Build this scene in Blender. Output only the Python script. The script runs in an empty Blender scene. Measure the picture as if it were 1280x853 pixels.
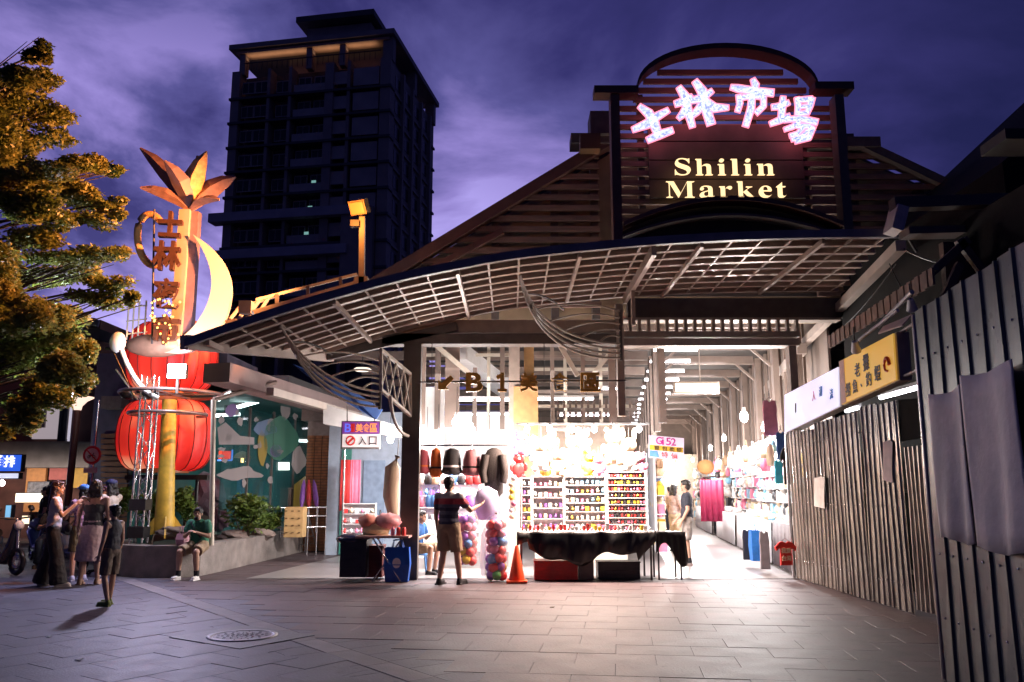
import bpy, bmesh, math, random
from mathutils import Vector, Matrix
random.seed(7)
R = math.radians
scene = bpy.context.scene
col = scene.collection
# ---------------------------------------------------------------- camera
FPX = 1050.0; PITCH = R(10.12); CP, SP = math.cos(PITCH), math.sin(PITCH); EYE = 1.5
cam_d = bpy.data.cameras.new('camera'); cam = bpy.data.objects.new('camera', cam_d); col.objects.link(cam)
cam_d.sensor_width = 36; cam_d.lens = 36*FPX/1280; cam_d.clip_end = 2000; cam_d.clip_start = .05
cam.location = (0, 0, EYE); cam.rotation_euler = (R(90)+PITCH, 0, 0)
scene.camera = cam
# ---------------------------------------------------------------- render + view
scene.render.engine = 'CYCLES'
scene.cycles.use_denoising = True
scene.cycles.max_bounces = 6; scene.cycles.diffuse_bounces = 3; scene.cycles.glossy_bounces = 3
scene.cycles.transmission_bounces = 4; scene.cycles.transparent_max_bounces = 12
scene.cycles.sample_clamp_indirect = 6; scene.cycles.caustics_reflective = False; scene.cycles.caustics_refractive = False
scene.view_settings.view_transform = 'Standard'; scene.view_settings.look = 'None'
scene.view_settings.exposure = 0; scene.view_settings.gamma = 1
# ---------------------------------------------------------------- dusk sky
world = bpy.data.worlds.new('World'); scene.world = world; world.use_nodes = True
wn, wl = world.node_tree.nodes, world.node_tree.links; wn.clear()
w_out = wn.new('ShaderNodeOutputWorld'); w_bg = wn.new('ShaderNodeBackground')
w_tc = wn.new('ShaderNodeTexCoord')
def w_math(op, a, b=None, clamp=False):
    n = wn.new('ShaderNodeMath'); n.operation = op; n.use_clamp = clamp
    for i, v in ((0, a), (1, b)):
        if v is None: continue
        if isinstance(v, (int, float)): n.inputs[i].default_value = v
        else: wl.new(v, n.inputs[i])
    return n.outputs[0]
w_sep = wn.new('ShaderNodeSeparateXYZ'); wl.new(w_tc.outputs['Generated'], w_sep.inputs[0])
w_dot = wn.new('ShaderNodeVectorMath'); w_dot.operation = 'DOT_PRODUCT'
wl.new(w_tc.outputs['Generated'], w_dot.inputs[0]); w_dot.inputs[1].default_value = Vector((-.38, .9, .10)).normalized()
glow = w_math('POWER', w_math('MAXIMUM', w_dot.outputs['Value'], 0.0), 3.0)
low = w_math('SUBTRACT', 1.0, w_math('MULTIPLY', w_math('MAXIMUM', w_sep.outputs['Z'], 0.0), 1.75), True)
# clouds: project on a high plane, stretched noise
w_div = wn.new('ShaderNodeVectorMath'); w_div.operation = 'DIVIDE'
w_cmb = wn.new('ShaderNodeCombineXYZ'); zc = w_math('ADD', w_math('MAXIMUM', w_sep.outputs['Z'], 0.0), .18)
for i in range(3): wl.new(zc, w_cmb.inputs[i])
w_div.operation = 'MULTIPLY'; w_div.inputs[1].default_value = (1.0, 1.0, 2.0); wl.new(w_tc.outputs['Generated'], w_div.inputs[0])
w_n = wn.new('ShaderNodeTexNoise'); w_n.inputs['Scale'].default_value = 2.6; w_n.inputs['Detail'].default_value = 7
w_n.inputs['Roughness'].default_value = .55; w_n.inputs['Distortion'].default_value = .35
wl.new(w_div.outputs[0], w_n.inputs['Vector'])
cl = wn.new('ShaderNodeMapRange'); cl.inputs[1].default_value = .40; cl.inputs[2].default_value = .62; cl.clamp = True
wl.new(w_n.outputs['Fac'], cl.inputs[0])
amt = w_math('ADD', w_math('MULTIPLY', w_math('MULTIPLY', glow, low), 1.0), w_math('MULTIPLY', glow, .34))
amt = w_math('MULTIPLY', amt, w_math('ADD', w_math('MULTIPLY', cl.outputs[0], 1.05), .30), True)
ramp = wn.new('ShaderNodeValToRGB'); cr = ramp.color_ramp
cr.elements[0].position = 0; cr.elements[0].color = (.006, .008, .040, 1)
cr.elements[1].position = 1; cr.elements[1].color = (.42, .36, .78, 1)
for pos, c in ((.18, (.025, .023, .105, 1)), (.38, (.070, .064, .21, 1)), (.62, (.20, .16, .42, 1))):
    e = cr.elements.new(pos); e.color = c
wl.new(amt, ramp.inputs[0]); wl.new(ramp.outputs[0], w_bg.inputs[0]); w_bg.inputs[1].default_value = 1.5
wl.new(w_bg.outputs[0], w_out.inputs[0])

# ---------------------------------------------------------------- pixel -> world helpers (used to lay the place out)
def P(px, py, Y):
    dx = (px-640)/FPX; dy = (426.5-py)/FPX; t = Y/(CP-dy*SP)
    return Vector((dx*t, Y, EYE+t*(SP+dy*CP)))
def PXx(px, py, x):
    dx = (px-640)/FPX; dy = (426.5-py)/FPX; t = x/dx
    return Vector((x, t*(CP-dy*SP), EYE+t*(SP+dy*CP)))
def G(px, py, z=0.0):
    dx = (px-640)/FPX; dy = (426.5-py)/FPX; t = (z-EYE)/(SP+dy*CP)
    return Vector((dx*t, t*(CP-dy*SP), z))

# ---------------------------------------------------------------- materials
_m = {}
def mat(name, c, rough=.6, metal=0.0, var=.15, scale=8.0, bump=0.0, bscale=60.0, spec=.5, c2=None, obj_var=0.0, coat=0.0, stretch=(1, 1, 1)):
    if name in _m: return _m[name]
    m = bpy.data.materials.new(name); m.use_nodes = True; nt = m.node_tree; b = nt.nodes['Principled BSDF']
    b.inputs['Roughness'].default_value = rough; b.inputs['Metallic'].default_value = metal
    b.inputs['Specular IOR Level'].default_value = spec; b.inputs['Coat Weight'].default_value = coat
    tc = nt.nodes.new('ShaderNodeTexCoord'); mp = nt.nodes.new('ShaderNodeMapping'); mp.inputs['Scale'].default_value = stretch
    nt.links.new(tc.outputs['Object'], mp.inputs[0])
    n = nt.nodes.new('ShaderNodeTexNoise'); n.inputs['Scale'].default_value = scale; n.inputs['Detail'].default_value = 5
    nt.links.new(mp.outputs[0], n.inputs['Vector'])
    r = nt.nodes.new('ShaderNodeValToRGB'); r.color_ramp.elements[0].position = .3; r.color_ramp.elements[1].position = .7
    lo = tuple(max(0, v*(1-var)) for v in c); hi = tuple(min(1, v*(1+var)) for v in c)
    if c2: lo, hi = c, c2
    r.color_ramp.elements[0].color = (*lo, 1); r.color_ramp.elements[1].color = (*hi, 1)
    nt.links.new(n.outputs['Fac'], r.inputs[0]); out = r.outputs[0]
    if obj_var:
        oi = nt.nodes.new('ShaderNodeObjectInfo'); hs = nt.nodes.new('ShaderNodeHueSaturation')
        mr = nt.nodes.new('ShaderNodeMapRange'); mr.inputs[3].default_value = 1-obj_var; mr.inputs[4].default_value = 1+obj_var
        nt.links.new(oi.outputs['Random'], mr.inputs[0]); nt.links.new(mr.outputs[0], hs.inputs['Value'])
        nt.links.new(out, hs.inputs['Color']); out = hs.outputs[0]
    nt.links.new(out, b.inputs['Base Color'])
    rr = nt.nodes.new('ShaderNodeMapRange'); rr.inputs[3].default_value = max(.03, rough*.8); rr.inputs[4].default_value = min(1, rough*1.2)
    nt.links.new(n.outputs['Fac'], rr.inputs[0]); nt.links.new(rr.outputs[0], b.inputs['Roughness'])
    if bump:
        n2 = nt.nodes.new('ShaderNodeTexNoise'); n2.inputs['Scale'].default_value = bscale; n2.inputs['Detail'].default_value = 4
        nt.links.new(mp.outputs[0], n2.inputs['Vector'])
        bp = nt.nodes.new('ShaderNodeBump'); bp.inputs['Strength'].default_value = bump; bp.inputs['Distance'].default_value = .02
        nt.links.new(n2.outputs['Fac'], bp.inputs['Height']); nt.links.new(bp.outputs[0], b.inputs['Normal'])
    _m[name] = m; return m
def emis(name, c, s, noise=0.0, nscale=20.0, c2=None):
    if name in _m: return _m[name]
    m = bpy.data.materials.new(name); m.use_nodes = True; nt = m.node_tree; b = nt.nodes['Principled BSDF']
    b.inputs['Base Color'].default_value = (*[v*.5 for v in c], 1); b.inputs['Emission Color'].default_value = (*c, 1)
    b.inputs['Emission Strength'].default_value = s; b.inputs['Roughness'].default_value = .4
    if noise:
        tc = nt.nodes.new('ShaderNodeTexCoord'); n = nt.nodes.new('ShaderNodeTexNoise'); n.inputs['Scale'].default_value = nscale
        nt.links.new(tc.outputs['Object'], n.inputs['Vector'])
        r = nt.nodes.new('ShaderNodeValToRGB'); r.color_ramp.elements[0].position = .5-noise/2; r.color_ramp.elements[1].position = .5+noise/2
        r.color_ramp.elements[0].color = (*(c2 or c), 1); r.color_ramp.elements[1].color = (*c, 1)
        nt.links.new(n.outputs['Fac'], r.inputs[0]); nt.links.new(r.outputs[0], b.inputs['Emission Color'])
    _m[name] = m; return m
def glassy(name, c, alpha, rough=.1):
    if name in _m: return _m[name]
    m = bpy.data.materials.new(name); m.use_nodes = True; b = m.node_tree.nodes['Principled BSDF']
    b.inputs['Base Color'].default_value = (*c, 1); b.inputs['Alpha'].default_value = alpha; b.inputs['Roughness'].default_value = rough
    _m[name] = m; return m

# ---------------------------------------------------------------- object helpers
def tag(o, label=None, cat=None, group=None, kind=None):
    if label: o['label'] = label
    if cat: o['category'] = cat
    if group: o['group'] = group
    if kind: o['kind'] = kind
    return o
def E(name, loc, label=None, cat=None, group=None, rz=0.0, kind=None):
    o = bpy.data.objects.new(name, None); col.objects.link(o); o.location = loc; o.rotation_euler = (0, 0, rz)
    o.empty_display_size = .1
    return tag(o, label, cat, group, kind)
KIDS = {}
def link(name, me, m, parent=None, loc=(0, 0, 0), rz=0.0):
    o = bpy.data.objects.new(name, me); col.objects.link(o)
    if m is not None and not me.materials: me.materials.append(m)
    if parent is not None: o.parent = parent; KIDS.setdefault(parent.name, []).append(o)
    o.location = loc; o.rotation_euler = (0, 0, rz)
    return o
def copy_tree(o, parent=None, loc=None, rz=None, label=None, group=None, first=True):
    c = o.copy(); col.objects.link(c)
    if parent is not None: c.parent = parent; KIDS.setdefault(parent.name, []).append(c)
    if loc is not None: c.location = loc
    if rz is not None: c.rotation_euler = (0, 0, rz)
    if label: c['label'] = label
    if group: c['group'] = group
    for ch in list(KIDS.get(o.name, [])): copy_tree(ch, c)
    return c
class MB:
    def __init__(s): s.v = []; s.f = []; s.sm = []
    def add(s, vs, fs, smooth=False):
        k = len(s.v); s.v += [tuple(v) for v in vs]; s.f += [tuple(i+k for i in f) for f in fs]; s.sm += [smooth]*len(fs); return s
    def box(s, c, d, rz=0.0, M=None):
        vs = []
        for z in (-.5, .5):
            for x, y in ((-.5, -.5), (.5, -.5), (.5, .5), (-.5, .5)):
                v = Vector((x*d[0], y*d[1], z*d[2]))
                if M is not None: v = M @ v
                elif rz: v = Matrix.Rotation(rz, 3, 'Z') @ v
                vs.append(v+Vector(c))
        return s.add(vs, [(3, 2, 1, 0), (4, 5, 6, 7), (0, 1, 5, 4), (1, 2, 6, 5), (2, 3, 7, 6), (3, 0, 4, 7)])
    def bar(s, a, b, w, h, up=(0, 0, 1)):
        a, b = Vector(a), Vector(b); d = b-a; L = d.length
        if L < 1e-6: return s
        x = d/L; up = Vector(up)
        if abs(x.dot(up)) > .98: up = Vector((0, 1, 0))
        y = up.cross(x).normalized(); z = x.cross(y)
        M = Matrix((x, y, z)).transposed()
        return s.box((a+b)/2, (L, w, h), M=M)
    def tube(s, pts, r, n=8, cap=True):
        pts = [Vector(p) for p in pts]; rs = r if isinstance(r, (list, tuple)) else [r]*len(pts)
        vs = []; fs = []; ref = Vector((0, 0, 1))
        for i, p in enumerate(pts):
            t = (pts[min(i+1, len(pts)-1)]-pts[max(i-1, 0)])
            t = t.normalized() if t.length > 1e-9 else Vector((0, 0, 1))
            rr = ref if abs(t.dot(ref)) < .95 else Vector((1, 0, 0))
            u = t.cross(rr).normalized(); w = u.cross(t)
            for k in range(n):
                a = 2*math.pi*k/n; vs.append(p+(u*math.cos(a)+w*math.sin(a))*rs[i])
        for i in range(len(pts)-1):
            for k in range(n):
                k2 = (k+1) % n; fs.append((i*n+k, i*n+k2, (i+1)*n+k2, (i+1)*n+k))
        s.add(vs, fs, True)
        if cap: s.add(vs[:n], [tuple(range(n-1, -1, -1))]); s.add(vs[-n:], [tuple(range(n))])
        return s
    def lathe(s, c, prof, n=16, sx=1, sy=1, smooth=True):
        c = Vector(c); vs = []; fs = []
        for r, z in prof:
            for k in range(n):
                a = 2*math.pi*k/n; vs.append(c+Vector((r*math.cos(a)*sx, r*math.sin(a)*sy, z)))
        for i in range(len(prof)-1):
            for k in range(n):
                k2 = (k+1) % n; fs.append((i*n+k, i*n+k2, (i+1)*n+k2, (i+1)*n+k))
        s.add(vs, fs, smooth)
        s.add(vs[:n], [tuple(range(n-1, -1, -1))]); s.add(vs[-n:], [tuple(range(n))]); return s
    def ball(s, c, r, n=10, m=7, M=None):
        if not isinstance(r, (tuple, list)): r = (r, r, r)
        c = Vector(c); vs = []; fs = []
        for i in range(m+1):
            ph = math.pi*i/m
            for k in range(n):
                a = 2*math.pi*k/n
                v = Vector((r[0]*math.sin(ph)*math.cos(a), r[1]*math.sin(ph)*math.sin(a), r[2]*math.cos(ph)))
                if M is not None: v = M @ v
                vs.append(c+v)
        for i in range(m):
            for k in range(n):
                k2 = (k+1) % n; fs.append((i*n+k, (i+1)*n+k, (i+1)*n+k2, i*n+k2))
        return s.add(vs, fs, True)
    def quad(s, a, b, c, d): return s.add([a, b, c, d], [(0, 1, 2, 3)])
    def prism(s, poly, ext):
        """poly: list of world points (planar), ext: extrusion vector"""
        poly = [Vector(p) for p in poly]; ext = Vector(ext); n = len(poly)
        vs = poly+[p+ext for p in poly]
        nrm = Vector((0, 0, 0))
        for i in range(n): nrm += poly[i].cross(poly[(i+1) % n])
        fs = [tuple(range(n)), tuple(range(2*n-1, n-1, -1))]+[(i, i+n, (i+1) % n+n, (i+1) % n) for i in range(n)]
        if nrm.dot(ext) > 0: fs = [tuple(reversed(f)) for f in fs]
        return s.add(vs, fs)
    def strip(s, path, w, t, up):
        """thick ribbon following path: width vector w (full), thickness t along up"""
        w = Vector(w); up = Vector(up)
        for a, b in zip(path[:-1], path[1:]):
            a, b = Vector(a), Vector(b); s.prism([a-w/2, a+w/2, b+w/2, b-w/2], up*t)
        return s
    def mesh(s, name, origin=(0, 0, 0)):
        me = bpy.data.meshes.new(name); o = Vector(origin)
        me.from_pydata([tuple(Vector(v)-o) for v in s.v], [], s.f)
        me.polygons.foreach_set('use_smooth', s.sm); me.update(); return me
    def build(s, name, m, parent=None, local=False, loc=None):
        """vertices are world coordinates unless local; origin goes to the parent or to the base of the shape"""
        if parent is not None:
            org = (0, 0, 0)
            if not local:
                q = parent
                while q is not None: org = Vector(org)+q.location; q = q.parent
            return link(name, s.mesh(name, org), m, parent)
        if local: return link(name, s.mesh(name), m, None, loc or (0, 0, 0))
        xs = [v[0] for v in s.v]; ys = [v[1] for v in s.v]; zs = [v[2] for v in s.v]
        org = ((min(xs)+max(xs))/2, (min(ys)+max(ys))/2, min(zs))
        return link(name, s.mesh(name, org), m, None, org)
def shift(o, v): o.location = Vector(o.location)+Vector(v)
# text glyphs: one mesh per character, normalised to a unit box
_g = {}
def glyph_data(ch, bold=.0):
    if (ch, bold) in _g: return _g[(ch, bold)]
    cu = bpy.data.curves.new('lettering', 'FONT'); cu.body = ch; cu.size = 1; cu.extrude = .5; cu.offset = bold; cu.resolution_u = 3
    o = bpy.data.objects.new('lettering', cu); col.objects.link(o)
    dg = bpy.context.evaluated_depsgraph_get(); me = bpy.data.meshes.new_from_object(o.evaluated_get(dg))
    vs = [Vector(v.co) for v in me.vertices]; fs = [tuple(p.vertices) for p in me.polygons]
    bpy.data.objects.remove(o); bpy.data.curves.remove(cu); bpy.data.meshes.remove(me)
    x0 = min(v.x for v in vs); x1 = max(v.x for v in vs); y0 = min(v.y for v in vs); y1 = max(v.y for v in vs)
    vs2 = [((v.x-x0)/(x1-x0)-.5, (v.y-y0)/(y1-y0)-.5, v.z) for v in vs]
    _g[(ch, bold)] = (vs2, fs, (x1-x0, y1-y0)); return _g[(ch, bold)]
def glyph(mb, ch, c, right, up, w, h, depth, bold=0.0):
    """character centred at c, facing right x up"""
    vs, fs, _ = glyph_data(ch, bold); right = Vector(right).normalized(); up = Vector(up).normalized(); n = right.cross(up); c = Vector(c)
    mb.add([c+right*(v[0]*w)+up*(v[1]*h)+n*(v[2]*depth) for v in vs], fs); return mb

# ---------------------------------------------------------------- shared materials
M_con = mat('concrete', (.30, .27, .25), .75, var=.25, scale=5, bump=.3)
M_steel = mat('painted_steel_beige', (.40, .33, .28), .45, var=.12, scale=6, bump=.05)
M_steel_d = mat('painted_steel_dark', (.10, .085, .08), .5, var=.2, scale=6)
M_black = mat('black_plastic', (.012, .012, .014), .4, var=.3)
M_white = mat('white_paint', (.75, .73, .72), .5, var=.06)
M_galv = mat('galvanised_sheet', (.42, .385, .35), .24, .65, var=.25, scale=3, bump=.12, bscale=9, stretch=(3, 3, .5))
M_chrome = mat('bright_metal', (.6, .6, .62), .25, .9, var=.1)
M_wood = mat('brown_wood_slat', (.16, .10, .08), .55, var=.3, scale=5, bump=.1, stretch=(.4, 1, 6))
M_wood_r = mat('red_brown_steel', (.10, .05, .04), .5, var=.2, scale=4)
M_navy = mat('navy_fascia', (.20, .19, .22), .45, var=.2, scale=4)
M_skin = mat('skin', (.46, .27, .19), .55, var=.08, scale=12)
M_hair = mat('black_hair', (.012, .009, .009), .45, var=.4, scale=60, bump=.3, bscale=120, stretch=(4, 4, .6))
M_tube = emis('fluorescent_tube', (.95, .93, 1.0), 16)
M_tube_w = emis('warm_tube', (1.0, .82, .62), 12)
M_bulb = emis('bulb_white', (1.0, .93, .9), 60)

# ================================================================ SETTING: ground
L_YAW = R(7.3); LDIR = Vector((math.sin(L_YAW), math.cos(L_YAW), 0)); LPER = Vector((math.cos(L_YAW), -math.sin(L_YAW), 0))
gm = mat('ground_asphalt', (.09, .085, .085), .8, var=.2, scale=2, bump=.3)
gb = MB(); gb.quad((-400, -100, -.05), (400, -100, -.05), (400, 700, -.05), (-400, 700, -.05))
tag(gb.build('ground', gm, local=True), 'dark ground around the market plaza', kind='structure')
M_slabL = mat('paving_slab_grey', (.085, .08, .105), .58, var=.22, scale=3.5, bump=.22, bscale=40, obj_var=.14)

M_slabR = mat('paving_slab_warm', (.105, .072, .078), .56, var=.22, scale=3.5, bump=.22, bscale=40, obj_var=.08)

def stain(m, amt=.45):
    nt = m.node_tree; b = nt.nodes['Principled BSDF']; src = b.inputs['Base Color'].links[0].from_socket; g = nt.nodes.new('ShaderNodeNewGeometry')
    f = None
    for sc, lo, hi, a in ((.45, .42, .62, amt*.6), (3.2, .52, .66, amt*.5), (14, .64, .70, amt)):
        n = nt.nodes.new('ShaderNodeTexNoise'); n.inputs['Scale'].default_value = sc; n.inputs['Detail'].default_value = 4; nt.links.new(g.outputs['Position'], n.inputs['Vector'])
        r = nt.nodes.new('ShaderNodeMapRange'); r.inputs[1].default_value = lo; r.inputs[2].default_value = hi; r.inputs[3].default_value = 1; r.inputs[4].default_value = 1-a; nt.links.new(n.outputs['Fac'], r.inputs[0])
        if f is None: f = r.outputs[0]
        else: mm = nt.nodes.new('ShaderNodeMath'); mm.operation = 'MULTIPLY'; nt.links.new(f, mm.inputs[0]); nt.links.new(r.outputs[0], mm.inputs[1]); f = mm.outputs[0]
    hs = nt.nodes.new('ShaderNodeHueSaturation'); nt.links.new(src, hs.inputs['Color']); nt.links.new(f, hs.inputs['Value']); nt.links.new(hs.outputs[0], b.inputs['Base Color'])
stain(M_slabL, .5); stain(M_slabR, .5); stain(M_galv, .55)
M_joint = mat('paving_joint', (.055, .05, .055), .9, var=.2, scale=20, bump=.3)
pav = E('plaza_paving', (0, 10, -.03), 'grey stone slab paving of the plaza in front of the market', kind='structure')
jb = MB(); jb.quad((-30, -2, -.0045), (30, -2, -.0045), (30, 60, -.0045), (-30, 60, -.0045)); jb.build('mortar_bed', M_joint, pav)
A0, A1 = Vector((-6.4, 14.64, 0)), Vector((-.71, 7.15, 0)); bdir = (A1-A0).normalized(); bnorm = Vector((-bdir.y, bdir.x, 0))  # points to the right side
if bnorm.x < 0: bnorm = -bnorm
def slab_mesh(w, d, g, nm):
    mb = MB(); a, b = w/2-g, d/2-g; e = .002
    t = [(-a+e, -b+e, 0), (a-e, -b+e, 0), (a-e, b-e, 0), (-a+e, b-e, 0)]
    u = [(-a, -b, -e), (a, -b, -e), (a, b, -e), (-a, b, -e)]; l = [(x, y, -.03) for x, y, z in u]
    mb.add(t+u+l, [(0, 1, 2, 3)]+[(4+i, 4+(i+1) % 4, (i+1) % 4, i) for i in range(4)]+[(8+i, 8+(i+1) % 4, 4+(i+1) % 4, 4+i) for i in range(4)])
    return mb.mesh(nm)
def slab_field(ang, w, d, side, M, quota, nm):
    me = slab_mesh(w, d, .0016, nm); me.materials.append(M); rest = MB()
    ux = Vector((math.cos(ang), math.sin(ang), 0)); uy = Vector((-math.sin(ang), math.cos(ang), 0)); cells = []
    for i in range(-110, 111):
        for j in range(-110, 111):
            c = ux*((i+.5*(j % 2))*w)+uy*(j*d)+Vector((0, 12, 0))
            if not (-16 < c.x < 16 and 4.6 < c.y < 34): continue
            sd = (c-A0).dot(bnorm)
            if (sd > .14+max(w, d)*.35) != (side > 0) or abs(sd) < .14+max(w, d)*.35: 
                continue
            cells.append((c.length, c))
    cells.sort(key=lambda q: q[0])
    vis = 0
    for _, c in cells:
        px = 640+FPX*c.x/(c.y*CP-EYE*SP); py = 426.5+FPX*(EYE*CP+c.y*SP)/(c.y*CP-EYE*SP)  # screen position only picks which slabs are separate parts
        inview = -30 < px < 1310 and py < 880
        dz = random.uniform(-.002, .002)
        if inview and vis < quota:
            o = link('paving_slab', me, None, pav, c-Vector(pav.location)+Vector((0, 0, dz)), ang+random.uniform(-.003, .003)); vis += 1
        else:
            v0 = [(-w/2+.003, -d/2+.003), (w/2-.003, -d/2+.003), (w/2-.003, d/2-.003), (-w/2+.003, d/2-.003)]
            rest.add([c+ux*a+uy*b+Vector((0, 0, dz)) for a, b in v0]+[c+ux*a+uy*b+Vector((0, 0, -.03)) for a, b in v0], [(0, 1, 2, 3), (4, 5, 1, 0), (5, 6, 2, 1), (6, 7, 3, 2), (7, 4, 0, 3)])
    o = rest.build('paving_slab_field', M, pav); o['kind'] = 'stuff'
slab_field(R(-35)+R(90), .62, .44, -1, M_slabL, 150, 'slab_a')
slab_field(-L_YAW, .72, .48, 1, M_slabR, 150, 'slab_b')
# long boundary course between the two paving fields
M_bord = mat('border_stone', (.14, .125, .13), .6, var=.3, scale=4, bump=.3, obj_var=.2)
bme = slab_mesh(.75, .26, .003, 'slab_c'); bme.materials.append(M_bord); ba = math.atan2(bdir.y, bdir.x)
for k in range(-6, 17):
    c = A0+bdir*(k*.75); link('border_slab', bme, None, pav, c-Vector(pav.location)+Vector((0, 0, .001)), ba)
# filler slabs along the border (cut pieces)
fb = MB()
for sgn in (-1, 1):
    for k in range(-12, 34):
        c = A0+bdir*(k*.38)+bnorm*sgn*.31; fb.box(c+Vector((0, 0, -.018)), (.374, .34, .03), ba); fb.box(c+bnorm*sgn*.343+Vector((0, 0, -.019)), (.374, .34, .03), ba)
o = fb.build('cut_slab', M_slabL, pav); o['kind'] = 'stuff'
# manhole
mc = G(303, 796)
mh = E('manhole_cover', mc+Vector((0, 0, .004)), 'round worn metal manhole cover set in a dark square of the plaza paving', 'manhole cover')
mb = MB(); mb.box(mc+Vector((0, 0, -.004)), (1.15, .95, .022), R(-35)); mb.build('surround', mat('manhole_surround', (.10, .10, .105), .55, var=.3, scale=14, bump=.4), mh)
mb = MB(); mb.lathe(mc+Vector((0, 0, .008)), [(.36, 0), (.36, .009), (.30, .009), (.30, .004)], 32); mb.build('rim', mat('worn_steel', (.25, .25, .26), .5, .6, var=.3, scale=20), mh)
mb = MB(); mb.lathe(mc+Vector((0, 0, .006)), [(.295, 0), (.295, .008)], 32)
for k in range(5):
    for j in range(12):
        a = 2*math.pi*(j+.5*(k % 2))/12; rr = .05+k*.05; mb.box(mc+Vector((rr*math.cos(a), rr*math.sin(a), .016)), (.028, .012, .005), a)
mb.build('lid', mat('cast_iron_lid', (.12, .12, .13), .5, .5, var=.3, scale=20, bump=.3), mh)

for px, py, l in ((60, 797, 'scrap of pale litter on the left paving slabs'), (98, 826, 'small crumpled white paper scrap near the lower left of the plaza'), (690, 760, 'tiny flattened leaf on the paving before the toy counter')):
    g = G(px, py); mb = MB(); mb.prism([g+Vector((-.03, -.01, .004)), g+Vector((.02, -.025, .006)), g+Vector((.035, .015, .012)), g+Vector((-.01, .03, .005))], (0, 0, .006)); tag(mb.build('litter', mat('litter_paper', (.6, .6, .6), .8) if py > 780 else mat('litter_leaf', (.12, .07, .03), .8)), l, 'litter')
# ================================================================ apartment tower far behind
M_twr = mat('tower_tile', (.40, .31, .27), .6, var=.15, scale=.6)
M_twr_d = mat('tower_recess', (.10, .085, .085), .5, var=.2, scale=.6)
M_twr_p = mat('tower_panel', (.52, .43, .38), .6, var=.15, scale=.6)
M_twr_g = mat('tower_window_glass', (.02, .022, .03), .2, var=.2, scale=2)
tw = E('apartment_tower', (-32.2, 89.8, 0), 'tall dark apartment tower with banded balconies and an open roof frame behind the market', 'apartment tower', rz=math.atan2(-3.5, 18.8))
W_, D_, H_ = 19.1, 18.0, 49.0; FH = 2.95
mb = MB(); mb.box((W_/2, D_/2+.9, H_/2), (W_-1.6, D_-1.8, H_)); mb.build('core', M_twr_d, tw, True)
mb = MB()
for x, w in ((.5, 1.0), (4.6, .35), (7.2, .35), (11.9, 1.0), (14.2, .35), (18.5, 1.2)): mb.box((x, .75, H_/2), (w, 1.5, H_))
mb.build('pier', M_twr, tw, True)
mb = MB(); mb.box((W_/2-.05, D_, H_/2), (W_-.5, .6, H_)); mb.box((W_-.6, D_/2, H_/2), (.8, D_-.5, H_)); mb.build('wall', M_twr, tw, True)
win = MB(); win.box((0, .02, 0), (1.55, .12, 1.45)); wme = win.mesh('tower_window'); wme.materials.append(M_twr_p)
pn = MB(); pn.box((-.36, -.06, 0), (.62, .05, 1.2)); pn.box((.36, -.06, 0), (.62, .05, 1.2)); pme = pn.mesh('tower_pane'); pme.materials.append(M_twr_g)
lit = MB(); lit.box((0, -.1, 0), (.5, .05, .4)); lme = lit.mesh('lit_room'); lme.materials.append(emis('room_light', (.35, .75, .7), .5))
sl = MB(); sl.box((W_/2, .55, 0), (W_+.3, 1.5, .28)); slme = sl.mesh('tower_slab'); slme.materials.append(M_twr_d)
ra = MB(); ra.box((9.55, .25, 0), (3.9, .15, 1.05)); rame = ra.mesh('tower_rail'); rame.materials.append(M_twr_p)
pa = MB(); pa.box((13.15, .35, 0), (1.6, .2, 1.5)); pame = pa.mesh('tower_panel_a'); pame.materials.append(M_twr_p)
pb = MB(); pb.box((16.2, .30, 0), (3.0, .25, 2.1)); pbme = pb.mesh('tower_panel_b'); pbme.materials.append(M_twr_p)
ss = MB(); ss.box((W_-.15, D_/2, 0), (.35, D_, .25)); ssme = ss.mesh('tower_side_slab'); ssme.materials.append(M_twr)
sw = MB(); sw.box((0, 0, 0), (.12, 1.7, 1.5)); swme = sw.mesh('tower_side_window'); swme.materials.append(M_twr_g)
for k in range(5, 16):
    z = H_-.8-(16-k)*FH+.3
    link('floor_slab', slme, None, tw, (0, 0, z))
    for x in (1.9, 3.5): w = link('window', wme, None, tw, (x, .5, z+1.5)); link('pane', pme, None, w)
    w = link('window', wme, None, tw, (5.9, .9, z+1.5)); link('pane', pme, None, w)
    link('balcony_rail', rame, None, tw, (0, 0, z+.65))
    w = link('window', wme, None, tw, (8.6, .95, z+1.7)); link('pane', pme, None, w)
    w = link('window', wme, None, tw, (10.5, .95, z+1.7)); link('pane', pme, None, w)
    if k in (6, 9, 10, 11): link('lit_room', lme, None, tw, (9.6+.3*(k % 3), .9, z+1.5))
    link('wall_panel', pame, None, tw, (0, 0, z+1.6)); link('wall_panel', pbme, None, tw, (0, 0, z+1.5))
    link('side_slab', ssme, None, tw, (0, 0, z))
    for y in (2.6, 6.2, 9.8, 13.4): link('side_window', swme, None, tw, (W_-.22, y+.5, z+1.6))
mb = MB()
for y in (4.4, 8, 11.6, 15.4): mb.box((W_-.02, y, H_/2), (.45, .5, H_))
mb.build('side_pier', M_twr, tw, True)
for z, x0, x1, nm in ((31.2, -1.2, 17.4, 'band'), (26.9, -1.0, 15, 'band')):
    mb = MB(); mb.box(((x0+x1)/2, -.3, z), (x1-x0, 1.6, 1.0)); mb.build('cornice_band', mat('tower_band', (.5, .43, .44), .6, scale=.6), tw, True)
mb = MB(); mb.box((16.0, -.1, 24), (3.6, 1.2, 15)); mb.build('corner_block', M_twr, tw, True)
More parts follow.
